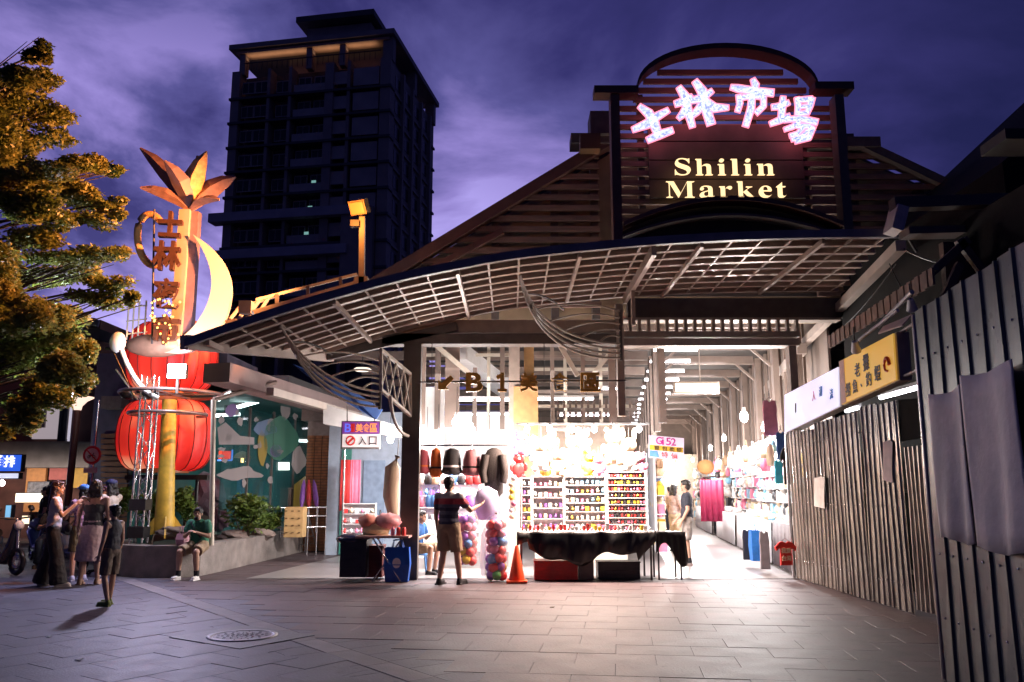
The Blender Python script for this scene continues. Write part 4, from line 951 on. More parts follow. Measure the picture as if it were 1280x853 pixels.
side_rack(17.5, 22.8, .95, 2.75, .75, 'tall brilliantly lit wall of white goods on the right of the aisle', 21, 6, 18, pal=pale)
side_rack(23.5, 28.5, .95, 2.6, .8, 'second display wall of pale goods further down the right side', 22, 5, 14, pal=pale)
side_rack(29.5, 37, .95, 2.5, .8, 'far display wall of pale goods at the end of the right side', 23, 4, 14, pal=pale)
side_rack(15.3, 17.3, .95, 2.3, .8, 'dark goods shelf just behind the end of the metal hoarding', 24, 5, 6, pal=[PAL[9], PAL[6], PAL[4], PAL[2]], back=M_int_d)
def heap(Y0, Y1, off, n, seed, label, pal, side=1, z=.9):
    q = random.Random(seed); a, b = aisle(Y0, off), aisle(Y1, off); r = E('folded_garments', (a+b)/2+Vector((0, 0, z)), label, 'garments', kind='stuff'); gs = {}
    for i in range(n):
        t = (i+.5)/n; p = a.lerp(b, t)+Vector((q.uniform(.05, .5)*side, 0, z)); s = q.uniform(.05, .10); m = q.choice(pal); mb = gs.setdefault(m.name, (m, MB()))[1]
        mb.ball(p+Vector((0, 0, s*.6)), (s*1.2, s*1.5, s*.8), 9, 6); mb.box(p+Vector((0, .02, s*.3)), (s*1.6, s*2.0, s*.6), q.random()*3)
    for m, mb in gs.values(): o = mb.build('garment', m, r); o['kind'] = 'stuff'
heap(17.7, 22.6, 0, 16, 31, 'row of folded pale garments on the long white aisle stall', pale[:5])
heap(23.6, 27.8, 0, 10, 32, 'folded white garments on the stall before the magenta curtain', [PAL[6]])
heap(15.4, 17.2, 0, 6, 33, 'few folded garments on the nearest aisle stall', [PAL[6], PAL[4], PAL[9], PAL[5]])
# left side of the aisle
side_rack(18.5, 23.5, .2, 2.6, -2.35, 'bright display wall on the left side of the aisle behind the hanging board', 25, 6, 12, face=1, pal=[PAL[8], PAL[6], PAL[2], PAL[0]])
side_rack(25, 31, .2, 2.6, -2.35, 'second display wall on the left side of the aisle', 26, 6, 14, face=1, pal=[PAL[8], PAL[6], PAL[2], PAL[0]])
side_rack(32, 44, .2, 2.6, -2.35, 'farthest display wall on the left side of the aisle', 27, 5, 14, face=1, pal=[PAL[8], PAL[6], PAL[7], PAL[0]])
# magenta curtain
a, b = P(876, 600, 26), P(906, 600, 26); vs = []
for i in range(25):
    x = a.x+(b.x-a.x)*i/24
    for z in (a.z, a.z-.6, a.z-1.25): vs.append((x, 26.2+.04*math.sin(i*1.1)*(1 if z < a.z else .3), z))
mb = MB(); mb.add(vs, [(i*3+j, i*3+3+j, i*3+4+j, i*3+1+j) for i in range(24) for j in range(2)], True); o = mb.build('curtain', mat('magenta_curtain', (.42, .03, .10), .6)); md = o.modifiers.new('s', 'SOLIDIFY'); md.thickness = .01
tag(o, 'magenta curtain hanging across the far right side of the aisle', 'curtain')
mb = MB(); c = P(882, 584, 25); mb.ball(c, (.26, .2, .22), 12, 8); tag(mb.build('straw_bundle', mat('straw', (.55, .27, .10), .8, bump=.4)), 'round brown straw bundle above the magenta curtain', 'bundle')
# garments at the hoarding end: hanging black dress, blue cloth, red shirt, blue bag
def garment(px, py0, py1, w, Y, m, label, sleeves=True, nm='hanging_shirt', prints=None, nmcat='shirt'):
    top, bot = P(px, py0, Y), P(px, py1, Y); W = w/1050*Y; H = top.z-bot.z; x, z0, z1 = top.x, bot.z, top.z
    r = E(nm, (x, Y, z0), label, nmcat)
    o = [(-.5, 0), (.5, 0), (.46, .62), (.5, .72)] + ([(.78, .58), (.9, .76), (.5, .98)] if sleeves else [(.42, .98)]) + [(.18, 1.0), (.0, .93), (-.18, 1.0)] + ([(-.5, .98), (-.9, .76), (-.78, .58)] if sleeves else [(-.42, .98)]) + [(-.5, .72), (-.46, .62)]
    k = .62 if sleeves else 1.0
    mb = MB(); mb.prism([(x+u*W*k, Y, z0+v*H) for u, v in o], (0, .05, 0)); b = mb.build('body', m, r); bv = b.modifiers.new('b', 'BEVEL'); bv.width = .012; bv.segments = 2
    mb = MB(); mb.tube([(x-W*.3, Y+.025, z1-.03), (x, Y+.025, z1+.05), (x+W*.3, Y+.025, z1-.03)], .008, 5); mb.tube([(x, Y+.025, z1+.05), (x, Y+.025, z1+.14)], .006, 5); mb.build('hanger', M_chrome, r)
    if prints:
        for (ch, u, v) in prints: mb = MB(); glyph(mb, ch, (x+u*W*k, Y-.01, z0+v*H), (1, 0, 0), (0, 0, 1), W*.24, H*.22, .01, .015); mb.build('print', PAL[8], r)
    return r
garment(982, 677, 707, 24, 14.85, mat('red_shirt', (.62, .02, .015), .7, bump=.2), 'red T-shirt printed with four cream characters hung at the end of the metal hoarding', prints=[('我', -.2, .62), ('愛', .2, .62), ('台', -.2, .3), ('灣', .2, .3)])
garment(983, 560, 606, 15, 15.6, mat('black_dress', (.02, .018, .02), .7), 'black dress hanging above the nearest aisle stall', nm='hanging_dress', nmcat='dress')
garment(976, 540, 575, 12, 16.2, mat('navy_blue_cloth', (.03, .08, .25), .7), 'dark blue top hanging behind the black dress', False)
garment(973, 575, 605, 10, 16.0, mat('turquoise_cloth', (.05, .45, .6), .7), 'turquoise top hanging below the dark blue one', False)
bag(944, 680, 12, 36, 17.0, mat('blue_bag2', (.03, .2, .65), .4), 'bright blue bag leaning on the near end of the white aisle stall', z0=.15)
garment(934, 662, 700, 12, 17.3, mat('black_trousers', (.02, .02, .03), .7), 'black trousers hanging at the front of the aisle stall', False, 'hanging_trousers', nmcat='trousers')
garment(955, 664, 712, 12, 16.0, mat('grey_trousers', (.22, .2, .22), .7), 'grey trousers hanging beside the red shirt', False, 'hanging_trousers', nmcat='trousers')
garment(962, 500, 545, 18, 16.4, mat('pink_scarf', (.62, .22, .32), .7), 'pink flowered cloth hanging beside the white sign', False, 'hanging_cloth', nmcat='cloth')
# bulbs hung over the stalls: each a thing with socket and cord
def hang_bulb(p, label, e=18, m=None, s=1.0, cord=.5, lc=(1, .93, .88)):
    r = E('hanging_bulb', p, label, 'light bulb'); mb = MB(); s = .6*s+.25; mb.ball(p, (.06*s, .06*s, .08*s), 10, 8); mb.build('bulb', m or M_bulb, r)
    mb = MB(); mb.tube([p+Vector((0, 0, .07*s)), p+Vector((0, 0, .13*s))], .028*s, 8); mb.build('socket', M_white, r)
    mb = MB(); mb.tube([p+Vector((0, 0, .13*s)), p+Vector((0, 0, .13*s+cord))], .006, 4); mb.build('cord', M_black, r)
    if e: point('bulb_light', p-Vector((0, .0, .16*s)), e, lc, .07)
for px, py, Y, l, e, s in ((571, 528, 16.2, 'big bare bulb highest above the row of hats', 130, 2.0), (590, 538, 16.6, 'bare bulb right of the biggest one above the hats', 70, 1.4), (548, 545, 16.3, 'bare bulb above the orange hat', 50, 1.0), (612, 545, 16.0, 'bare bulb above the dark brown coat', 50, 1.0),
        (488, 549, 17.5, 'bare bulb glowing left of the dark column beside the entrance sign', 60, 1.5), (534, 548, 16.0, 'bare bulb above the burgundy hat', 30, .8),
        (930, 521, 19.0, 'brilliant bulb at the top of the white goods wall in the aisle', 300, 2.2), (905, 548, 22.0, 'bulb over the far end of the white goods wall', 260, 1.2), (955, 535, 17.8, 'bulb over the near end of the white goods wall', 260, 1.2), (888, 560, 26.0, 'bulb above the magenta curtain', 220, 1.2),
        (845, 585, 22, 'bulb on the left of the aisle above the man in the dark shirt', 260, 1.2), (833, 592, 28, 'distant bulb on the left side of the aisle', 300, 1.2), (866, 575, 33, 'bulb at the far end of the aisle', 500, 1.3)):
    hang_bulb(P(px, py, Y), l, e, None, s)
area('toy_stall_light', P(725, 540, 15.0)+Vector((0, -.1, .1)), (R(8), 0, 0), 2.3, .25, 620, (1, .74, .62))
area('toy_stall_light_inner', P(725, 545, 15.9), (0, 0, 0), 2.3, .4, 320, (1, .9, .85))
area('hat_stall_light', P(572, 535, 16.3), (R(15), 0, 0), 1.5, .4, 330, (1, .92, .92))

area('goods_wall_light', aisle(20, -.3)+Vector((0, 0, 2.9)), (0, R(-40), -L_YAW), .4, 5, 300, (.93, .93, 1))
side_rack(37.5, 44, .2, 2.6, .8, 'last display wall at the very end of the aisle', 28, 5, 12, pal=pale)
er = MB(); a_, b_ = Vector((6.0, 44.6, 0)), Vector((10.2, 44.6, 3.4)); er.box((8.0, 44.6, 1.7), (5.0, .1, 3.4)); tag(er.build('end_wall', mat('end_wall_cream', (.7, .6, .5), .6)), 'cream wall added to brighten the far end of the aisle', 'wall')  # wall added to lighten the dark end of the aisle
point('end_fill', (7.6, 43, 3.0), 500, (1, .85, .75), .2)  # added lamp without a fixture, brightens the far end

ORD = 'first second third fourth fifth sixth seventh eighth ninth tenth eleventh twelfth thirteenth fourteenth fifteenth sixteenth seventeenth eighteenth nineteenth twentieth twenty-first twenty-second twenty-third twenty-fourth twenty-fifth twenty-sixth'.split()
# goods hung from rails above the stalls: bags, packets and small clothes
qh = random.Random(41); HC = [PAL[6], PAL[6], PAL[0], PAL[8], PAL[10], PAL[9], mat('bag_tan', (.4, .25, .15), .6), PAL[6]]
hn = {PAL[6].name: 'white', PAL[0].name: 'pink', PAL[8].name: 'cream', PAL[10].name: 'sky blue', PAL[9].name: 'black', 'bag_tan': 'tan', PAL[3].name: 'purple', PAL[1].name: 'red', PAL[4].name: 'blue'}
def hung_bag(p, w, h, m, label, group, rz):
    r = E('hanging_bag', p, label, 'bag', group, rz); mb = MB(); d = .06
    vs = []
    for z, k in ((0, .8), (.25*h, 1.05), (.7*h, .95), (h, .7)): vs += [(x*w*k*.5, y*d*k, z) for x, y in ((-1, -1), (1, -1), (1, 1), (-1, 1))]
    mb.add(vs, [(3, 2, 1, 0), (12, 13, 14, 15)]+[(k*4+i, k*4+(i+1) % 4, k*4+4+(i+1) % 4, k*4+4+i) for k in range(3) for i in range(4)], True); mb.build('body', m, r, True)
    mb = MB(); mb.tube([(-w*.25, 0, h), (-w*.12, 0, h+.14), (w*.12, 0, h+.14), (w*.25, 0, h)], .008, 5); mb.build('strap', m, r, True)
for i in range(26):
    Y = 17.2+i*.42; p = aisle(Y, -.02+.1*(i % 2))+Vector((0, 0, 2.0+qh.uniform(-.15, .25)+.05*(i % 3))); m = qh.choice(HC); s = qh.uniform(.22, .36)
    hung_bag(p, s, s*qh.uniform(.8, 1.2), m, hn[m.name]+' bag hanging over the right aisle stalls, '+ORD[i]+' counted from the hoarding', 'bags hung over the right aisle stalls', qh.uniform(-.6, .6)+1.3)
HC2 = [PAL[0], PAL[3], PAL[6], PAL[1], PAL[9], PAL[8], PAL[4]]
for i in range(15):
    px = 524+(i % 8)*10.5; py = 606 if i < 8 else 634; p = P(px+qh.uniform(-2, 2), py, 16.2); m = qh.choice(HC2)
    hung_bag(p, .14, .22, m, hn[m.name]+' packet behind the striped man, '+ORD[i % 8]+' from the dark column in the '+('upper' if i < 8 else 'lower')+' row', 'packets hanging behind the striped man', qh.uniform(-.4, .4))
for i in range(9):
    Y = 18.6+i*1.1; p = aisle(Y, -2.2)+Vector((0, 0, 1.9+qh.uniform(-.2, .3))); m = qh.choice(HC); hung_bag(p, .28, .3, m, hn[m.name]+' bag hanging on the left side of the aisle, '+ORD[i]+' from the front', 'bags hung on the left side of the aisle', 1.3)
# ================================================================ RIGHT SIDE: hoardings, signs, awnings
M_dkgr = mat('dark_green_sheet', (.10, .115, .115), .38, .15, var=.25, scale=2, bump=.1, bscale=6, stretch=(2, 2, .4))
def corr_sheet(a, b, z0, z1, pitch, depth, side, parent, m, lean=0.0, nm='sheet', trap=False, thick=.004):
    """corrugated sheet from ground point a to b"""
    a, b = Vector(a), Vector(b); d = (b-a); L = d.length; d.normalize(); n = Vector((-d.y, d.x, 0))*side; pts = []
    if trap:
        k = 0; s = 0
        prof = [(0, 0), (.30, 0), (.40, 1), (.60, 1), (.70, 0)] if pitch < .2 else [(0, 0), (.80, 0), (.85, 1), (.92, 1), (.97, 0)]
        while s < L:
            for u, v in prof:
                if s+u*pitch < L: pts.append((s+u*pitch, v*depth))
            s += pitch
        pts.append((L, 0))
    else:
        N = int(L/pitch*8); pts = [(L*i/N, depth*.5*(1+math.cos(2*math.pi*L*i/N/pitch))) for i in range(N+1)]
    mb = MB(); vs = []; h = [z0, z0+(z1-z0)*.33, z0+(z1-z0)*.66, z1]
    for s, o in pts:
        for j, z in enumerate(h):
            w = o+lean*j/3+.006*math.sin(s*9+j*2.1); p = a+d*s+n*w; vs.append((p.x, p.y, z))
    fs = [(i*4+j, i*4+4+j, i*4+5+j, i*4+1+j) for i in range(len(pts)-1) for j in range(3)]
    mb.add(vs, fs, not trap); o = mb.build(nm, m, parent); md = o.modifiers.new('s', 'SOLIDIFY'); md.thickness = thick
    return o
stain(M_dkgr, .5)
hd1 = E('metal_hoarding', (4.95, 12.8, 0), 'long hoarding of rippled galvanised metal sheets running up to the aisle', 'hoarding')
q = random.Random(5); Y = 15.05
while Y > 10.75:
    y2 = max(10.7, Y-.62)
    corr_sheet((4.93+q.uniform(-.012, .012), Y, 0), (4.93+q.uniform(-.012, .012), y2-.03, 0), .02, 2.50+q.uniform(-.03, .05)+(15-Y)*.045, .165, .020, 1 if False else -1, hd1, M_galv, q.uniform(-.02, .03), trap=True)
    Y = y2
for z in (.5, 1.5, 2.35): mb = MB(); mb.bar((5.0, 15.0, z), (5.0, 9.6, z), .04, .05); mb.build('back_rail', M_steel_d, hd1)
mb = MB(); mb.tube([(4.9, 15.1, 0.01), (4.9, 15.1, 2.5)], .03, 8); mb.build('end_post', M_chrome, hd1)
gt = E('metal_gate', (4.95, 10.1, 0), 'lower ribbed metal gate panel between the long hoarding and the dark near one', 'gate')
Y = 10.66
for k in range(2): corr_sheet((4.95, Y, 0), (4.95, Y-.56, 0), .08, 2.04, .11, .03, -1, gt, mat('gate_sheet', (.30, .27, .25), .35, .8, var=.3, scale=3, bump=.1), 0, trap=True); Y -= .57
mb = MB(); mb.tube([(4.98, 9.5, 0.01), (4.98, 9.5, 3.1)], .035, 8); mb.build('post', mat('post_rust', (.32, .2, .15), .5, .4), gt)
# near dark hoarding
nh = E('dark_hoarding', (3.3, 6.0, 0), 'tall dark ribbed metal hoarding nearest to the camera', 'hoarding')
NA = a = Vector((3.47, 7.08, 0)); ND = d = Vector((-.117, -.993, 0)).normalized(); s = 0
while s < 3.2:
    corr_sheet(a+d*s, a+d*(s+.80), 0.0, 3.02+.02*s, .27, .020, -1, nh, M_dkgr, .0, trap=True); s += .795
mb = MB(); mb.tube([a+Vector((.02, .04, .01)), a+Vector((.02, .04, 3.0))], .035, 8); mb.build('corner_post', mat('corner_post_steel', (.28, .24, .22), .3, .8), nh)
for z in (.6, 2.0): mb = MB(); mb.bar(a+Vector((.08, 0, z)), a+d*3.2+Vector((.08, 0, z)), .04, .05); mb.build('back_rail', M_steel_d, nh)
M_cloth_g = mat('grey_sheet_cloth', (.62, .53, .50), .85, var=.12, scale=5, bump=.3, bscale=14)
def tarp(u0, u1, z0, z1, label, ph):
    vs = []; nx = 26
    for i in range(nx+1):
        t = i/nx; p = a+d*(u0+(u1-u0)*t)
        for j in range(9):
            s = j/8; o = .062+.018*math.sin(t*7+ph)+.014*math.sin(t*13+s*3+ph)*s
            zz = z1-(z1-z0)*s-.03*math.sin(t*3.1)*(1-s)+.02*math.sin(t*6+ph)*s
            vs.append((p.x-o, p.y, zz))
    mb = MB(); mb.add(vs, [(i*9+j, i*9+9+j, i*9+10+j, i*9+1+j) for i in range(nx) for j in range(8)], True)
    o = mb.build('cloth_sheet', M_cloth_g); md = o.modifiers.new('s', 'SOLIDIFY'); md.thickness = .006; tag(o, label, 'cloth sheet')
tarp(.33, .98, 1.13, 2.27, 'grey cloth sheet pinned to the dark hoarding, the one by its corner', .4)
tarp(1.0, 1.8, 1.10, 2.33, 'grey cloth sheet pinned to the dark hoarding, the one cut by the picture edge', 2.0)
# papers
for px0, px1, py0, py1, l in ((1018, 1031, 598, 636, 'torn white paper notice on the middle of the rippled hoarding'), (1104, 1116, 553, 604, 'narrow pinkish paper notice high on the rippled hoarding')):
    A, B, Cc, D = [PXx(px, py, 4.88) for px, py in ((px0, py0), (px1, py0), (px1, py1), (px0, py1))]
    vs = [A, B.lerp(A, .3)+Vector((0, 0, .03)), B, B.lerp(Cc, .6)+Vector((0, .02, 0)), Cc, D+Vector((0, 0, .04))]
    mb = MB(); mb.prism(vs, (-.004, 0, 0)); tag(mb.build('paper_notice', mat('paper_'+l[:4].strip(), (.62, .5, .5) if 'pink' in l else (.7, .66, .62), .8, bump=.3)), l, 'paper')
# signs along the hoarding top
def side_board(x, c4, name, label, m, fm):
    """board facing the plaza: corners as picture points TL TR BR BL on plane x"""
    q4 = [PXx(px, py, x) for px, py in c4]; ctr = sum(q4, Vector())/4
    r = E(name, (x, ctr.y, min(p.z for p in q4)), label, 'sign'); mb = MB(); mb.prism(q4, (-.02, 0, 0)); mb.build('face', m, r)
    mb = MB(); mb.prism([ctr+(p-ctr)*1.035+Vector((.012, 0, 0)) for p in q4], (.16, 0, 0)); mb.build('box', fm, r)
    return r, q4
yb, yq = side_board(4.85, ((1051, 452), (1118, 417), (1122, 475), (1054, 506)), 'yellow_sign', 'yellow sign board with dark characters 老攤 撈魚 釣蝦 and a red shrimp above the hoarding', emis('sign_yellow', (.85, .42, .05), .55, .5, 3, (.8, .48, .10)), M_steel)
def onboard(q4, u, v, dx=-.03):
    TL, TR, BR, BL = q4; return (TL.lerp(TR, u)).lerp(BL.lerp(BR, u), v)+Vector((dx, 0, 0))
ru = (yq[1]-yq[0]); rr = Vector((0, ru.y, 0)).normalized()
M_chd = mat('char_dark_blue', (.04, .04, .10), .5)
for ch, u, v, w, h in (('老', .36, .40, .19, .24), ('攤', .53, .33, .21, .28), ('撈', .16, .74, .18, .24), ('魚', .30, .73, .18, .24), ('、', .42, .78, .05, .06), ('釣', .56, .72, .19, .24), ('蝦', .72, .68, .2, .26)):
    mb = MB(); glyph(mb, ch, onboard(yq, u, v), (yq[1]-yq[0]), (yq[0]-yq[3]), w*.9, h*.8, .01, .006); mb.build('lettering', M_chd, yb)
c = onboard(yq, .88, .62); ring = [c+Vector((0, -.085*math.cos(t*.42)*(1-t*.03), .11*math.sin(t*.42)*(1-t*.03))) for t in range(13)]
mb = MB(); mb.tube(ring, [.03-.0015*t for t in range(13)], 6); mb.build('shrimp_mark', mat('shrimp_red', (.65, .06, .02), .5), yb)
mb = MB(); A = onboard(yq, .0, 0, -.025); mb.prism([onboard(yq, .0, .01, -.024), onboard(yq, .10, .01, -.024), onboard(yq, .10, .99, -.024), onboard(yq, .0, .99, -.024)], (-.004, 0, 0)); mb.build('pink_strip', mat('sign_pink_strip', (.65, .4, .38), .5), yb)
wb, wq = side_board(4.87, ((982, 494), (1049, 459), (1050, 508), (982, 541)), 'white_light_sign', 'long glowing white sign box above the far part of the hoarding', emis('sign_glow_white', (.86, .84, 1.0), .95, .4, 2, (.65, .6, .85)), M_steel)
for ch, u, v, m in (('入', .6, .42, PAL[0]), ('潮', .72, .40, PAL[4]), ('流', .9, .6, PAL[4]), ('1', .25, .5, M_bk)): mb = MB(); glyph(mb, ch, onboard(wq, u, v), (wq[1]-wq[0]), (wq[0]-wq[3]), .14 if ch != '1' else .05, .16, .008); mb.build('lettering', m, wb)
# dark window box right of the yellow sign, black cloth beneath, tube behind
wf = E('dark_box_frame', PXx(1140, 440, 4.95), 'dark open box frame between the yellow sign and the near hoarding', 'frame box')
c4 = [PXx(px, py, 4.95) for px, py in ((1124, 418), (1160, 392), (1160, 456), (1126, 474))]
mb = MB(); mb.prism([p+Vector((.4, 0, 0)) for p in c4], (.05, 0, 0)); mb.build('back', M_black, wf)
for i in range(4): mb = MB(); mb.bar(c4[i], c4[(i+1) % 4], .03, .03); mb.build('frame_bar', M_steel, wf)
bt = PXx(1142, 526, 4.95); mb = MB(); q4 = [PXx(px, py, 4.93) for px, py in ((1123, 500), (1161, 497), (1162, 546), (1125, 552))]; mb.prism(q4, (.03, 0, 0)); bo = mb.build('black_cloth_panel', mat('matt_black_cloth', (.01, .01, .011), .95, spec=.05)); tag(bo, 'black cloth panel hung in the gap above the gate', 'cloth')
tube_light(PXx(1125, 491, 5.6), 1.4, 'white tube light seen under the yellow sign', None, R(88))
tube_light(PXx(1065, 512, 5.3), .5, 'short tube light at the lower corner of the yellow sign', None, R(88))
tube_light(P(1048, 352, 20)+Vector((0, 0, 0)), .01, 'x') if False else None
# eaves strip: brown ribbed valance running along
va = E('ribbed_valance', (5.3, 12, 3.7), 'brown ribbed eaves strip sloping above the yellow sign', 'eaves')
A, B = P(1036, 428, 14.5), P(1165, 345, 10.2); nn = 34
M_val = mat('valance_brown', (.17, .10, .08), .6, var=.3)
for k in range(nn):
    p = A.lerp(B, (k+.5)/nn); mb = MB(); d_ = (B-A).normalized(); mb.box(p+Vector((.02*(k % 2), 0, 0)), (.03, (B-A).length/nn*.86, .22)); mb.build('slat', M_val, va)
mb = MB(); mb.bar(A+Vector((.06, 0, .1)), B+Vector((.06, 0, .1)), .05, .05); mb.build('rail', M_steel_d, va)
# small struts, awning poles
pp = E('awning_frame', P(1110, 420, 11), 'pale awning poles sticking out above the yellow sign', 'awning frame')
for (p0, p1, Y0, Y1, r_) in (((1074, 425), (1122, 388), 11.4, 10.4, .025), ((1098, 408), (1140, 365), 11.5, 10.2, .03), ((1122, 418), (1160, 392), 10.6, 9.6, .018), ((1126, 472), (1160, 457), 10.6, 9.6, .018)):
    mb = MB(); mb.tube([P(*p0, Y0), P(*p1, Y1)], r_, 7); mb.build('pole', mat('pole_lilac', (.4, .36, .4), .4), pp)
mb = MB(); mb.prism([P(1098, 418, 10.9), P(1128, 408, 10.0), P(1140, 395, 10.0), P(1104, 410, 10.9)], (0, 0, .02)); mb.build('awning_sheet', mat('awning_pink', (.45, .32, .3), .6), pp)
for (px, py, Y, m, l) in ((1068, 427, 11.3, M_white, 'white spotlight on the awning pole by the yellow sign'), (1138, 374, 10.4, M_white, 'white spotlight under the dark eaves at the right')):
    c = P(px, py, Y); t = E('spotlight', c, l, 'spotlight'); mb = MB(); mb.tube([c, c+Vector((.06, .1, -.12))], [.035, .07], 10); mb.build('housing', m, t); mb = MB(); mb.tube([c, c+Vector((0, 0, .2))], .012, 5); mb.build('bracket', M_steel_d, t)
# dark house on the right with pitched roof
dh = E('dark_house', (8.5, 12, 0), 'dark low house with a steep roof rising behind the hoarding at the right edge', 'house')
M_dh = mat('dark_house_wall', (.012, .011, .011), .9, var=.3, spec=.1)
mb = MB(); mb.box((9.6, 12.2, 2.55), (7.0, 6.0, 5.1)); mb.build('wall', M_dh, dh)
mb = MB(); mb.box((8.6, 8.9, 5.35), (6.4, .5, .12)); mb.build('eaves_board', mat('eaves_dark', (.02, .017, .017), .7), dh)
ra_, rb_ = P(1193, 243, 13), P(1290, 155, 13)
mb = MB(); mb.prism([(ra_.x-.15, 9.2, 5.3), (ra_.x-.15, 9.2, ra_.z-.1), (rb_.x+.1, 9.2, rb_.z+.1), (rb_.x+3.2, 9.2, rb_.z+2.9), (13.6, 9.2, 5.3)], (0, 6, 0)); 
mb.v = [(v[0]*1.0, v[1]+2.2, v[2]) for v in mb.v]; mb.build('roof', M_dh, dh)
mb = MB(); mb.bar(P(1115, 256, 11.2), P(1290, 250, 11.2), .2, .16); mb.build('gutter', mat('gutter_brown', (.07, .05, .045), .6), dh)
mb = MB(); mb.bar(P(1130, 292, 11.0), P(1290, 288, 11.0), .3, .1); mb.build('soffit_board', mat('soffit', (.08, .06, .06), .6), dh)
for (p0, p1) in (((1150, 440), (1200, 330)), ((1198, 300), (1232, 345)), ((1160, 345), (1210, 300))):
    mb = MB(); mb.bar(P(*p0, 10.4), P(*p1, 10.4), .08, .1); mb.build('strut', mat('strut_brown', (.12, .08, .07), .6), dh)
mb = MB(); p = P(1240, 340, 10.9); mb.box(p, (1.3, .12, .8)); mb.build('timber_panel', mat('timber_dark', (.09, .055, .04), .6), dh)
fb_ = P(1120, 276, 11.2); t = E('floodlight', fb_, 'pale box floodlight on the end of the dark eaves', 'floodlight'); mb = MB(); mb.box(fb_, (.16, .3, .36), M=Matrix.Rotation(R(18), 3, 'Y')); mb.build('housing', mat('flood_pale', (.5, .42, .4), .5), t)
mb = MB(); mb.tube([fb_+Vector((.1, 0, -.15)), fb_+Vector((.25, 0, -.45))], .02, 6); mb.build('bracket', M_steel_d, t)
# neon shop signs glimpsed far right
for (px, py, w, h, Y, c, l, nm) in ((1080, 358, .55, .42, 22, (1.0, .05, .25), 'small red neon shop sign glimpsed past the canopy edge', 'r'), (1090, 352, .3, .3, 21.8, (.9, .6, .9), 'small pale pink neon sign beside the red one', 'p'), (1137, 323, .3, .34, 16, (.1, .9, .8), 'small green neon sign under the dark eaves', 'g'), (1116, 334, .18, .22, 16, (.7, .7, 1), 'tiny pale blue lamp beside the green neon sign', 'b')):
    p = P(px, py, Y); r = E('neon_sign', p, l, 'neon sign'); mb = MB(); mb.box(p+Vector((0, .06, 0)), (w, .1, h)); mb.build('case', M_black, r)
    mb = MB()
    for k in range(3): mb.bar(p+Vector((-w*.4, 0, h*(.3-k*.3))), p+Vector((w*.4*(1-.3*k), 0, h*(.3-k*.3))), .03, h*.16)
    mb.build('neon_strip', emis('neon_'+nm, c, 3.0), r)
nb = E('far_shop_block', P(1085, 400, 23), 'dark shop block behind the canopy at the right', 'building')
p0, p1 = P(1055, 330, 23), P(1230, 330, 23); mb = MB(); mb.box(((p0.x+p1.x)/2, 24.5, p0.z/2), (p1.x-p0.x, 2.5, p0.z)); mb.build('wall', mat('far_block', (.012, .018, .035), .7), nb)
for k in range(4): mb = MB(); mb.box((p0.x+.7+k*.9, 23.2, p0.z-2.0), (.5, .06, .8)); mb.build('window', M_twr_g, nb)
# cables from canopy to the right house
for i, (a_, b_) in enumerate(((P(1120, 305, 11.6), P(1200, 330, 10.8)), (P(1112, 330, 12), P(1165, 420, 10)), (P(1040, 420, 15), P(1120, 330, 12)))):
    m_ = (a_+b_)/2-Vector((0, 0, .18)); mb = MB(); mb.tube(bez(a_, m_, b_, 10), .01, 4); tag(mb.build('cable', M_black), ['black cable from the canopy tip to the dark eaves', 'black cable drooping beside the awning poles', 'black cable from the aisle column to the canopy tip'][i], 'cable')
area('gate_gap_light', (5.5, 10.6, 2.5), (0, R(-50), 0), .3, 1.2, 25, (.95, .93, 1))

rv = MB()
for k in range(38):
    for z in (.35, 1.3, 2.3): rv.ball((4.90, 14.95-k*.112, z+.01*math.sin(k)), .009, 6, 4)
o = rv.build('rivet', M_chrome, hd1); o['kind'] = 'stuff'
rv = MB()
for k in range(12):
    for z in (.5, 1.0, 2.6): p = NA+ND*(.1+k*.27); rv.ball((p.x-.004, p.y, z), .010, 6, 4)
o = rv.build('rivet', M_chrome, nh); o['kind'] = 'stuff'
# ================================================================ LEFT SIDE
# planter wall (curved at its near left corner)
M_pl = mat('planter_concrete', (.22, .19, .175), .7, var=.3, scale=4, bump=.35, bscale=30)
plr = E('planter', (-6, 17, 0), 'long low concrete planter wall around the pineapple sculpture', 'planter')
path = [Vector((-7.9, 17.2, 0)), Vector((-7.4, 16.0, 0)), Vector((-6.95, 15.45, 0)), Vector((-6.45, 15.22, 0)), Vector((-5.9, 15.22, 0)), Vector((-5.58, 15.5, 0)), Vector((-5.5, 16.5, 0)), Vector((-5.36, 19.5, 0)), Vector((-5.22, 22.0, 0))]
mb = MB()
for a, b in zip(path[:-1], path[1:]):
    d = (b-a).normalized(); n = Vector((-d.y, d.x, 0))*.28
    mb.prism([a, b, b+n, a+n], (0, 0, .50))
mb.build('wall', M_pl, plr)
for a, b in zip(path[:-1], path[1:]):
    L = (b-a).length; k = max(1, round(L/1.1)); d = (b-a)/k; u = d.normalized(); n = Vector((-u.y, u.x, 0))
    for i in range(k):
        p = a+d*i; mb = MB(); mb.prism([p-n*.015+u*.004+Vector((0, 0, .50)), p+d-n*.015-u*.004+Vector((0, 0, .50)), p+d+n*.30-u*.004+Vector((0, 0, .50)), p+n*.30+u*.004+Vector((0, 0, .50))], (0, 0, .045)); mb.build('coping_stone', M_pl, plr)
mb = MB(); mb.add([(-7.6, 17.2, .44), (-7.0, 15.9, .44), (-6.0, 15.5, .44), (-5.7, 16.5, .44), (-5.4, 22, .44), (-7.6, 22, .44)], [(0, 1, 2, 3, 4, 5)]); mb.build('soil', mat('soil', (.05, .04, .03), .95, bump=.6), plr)
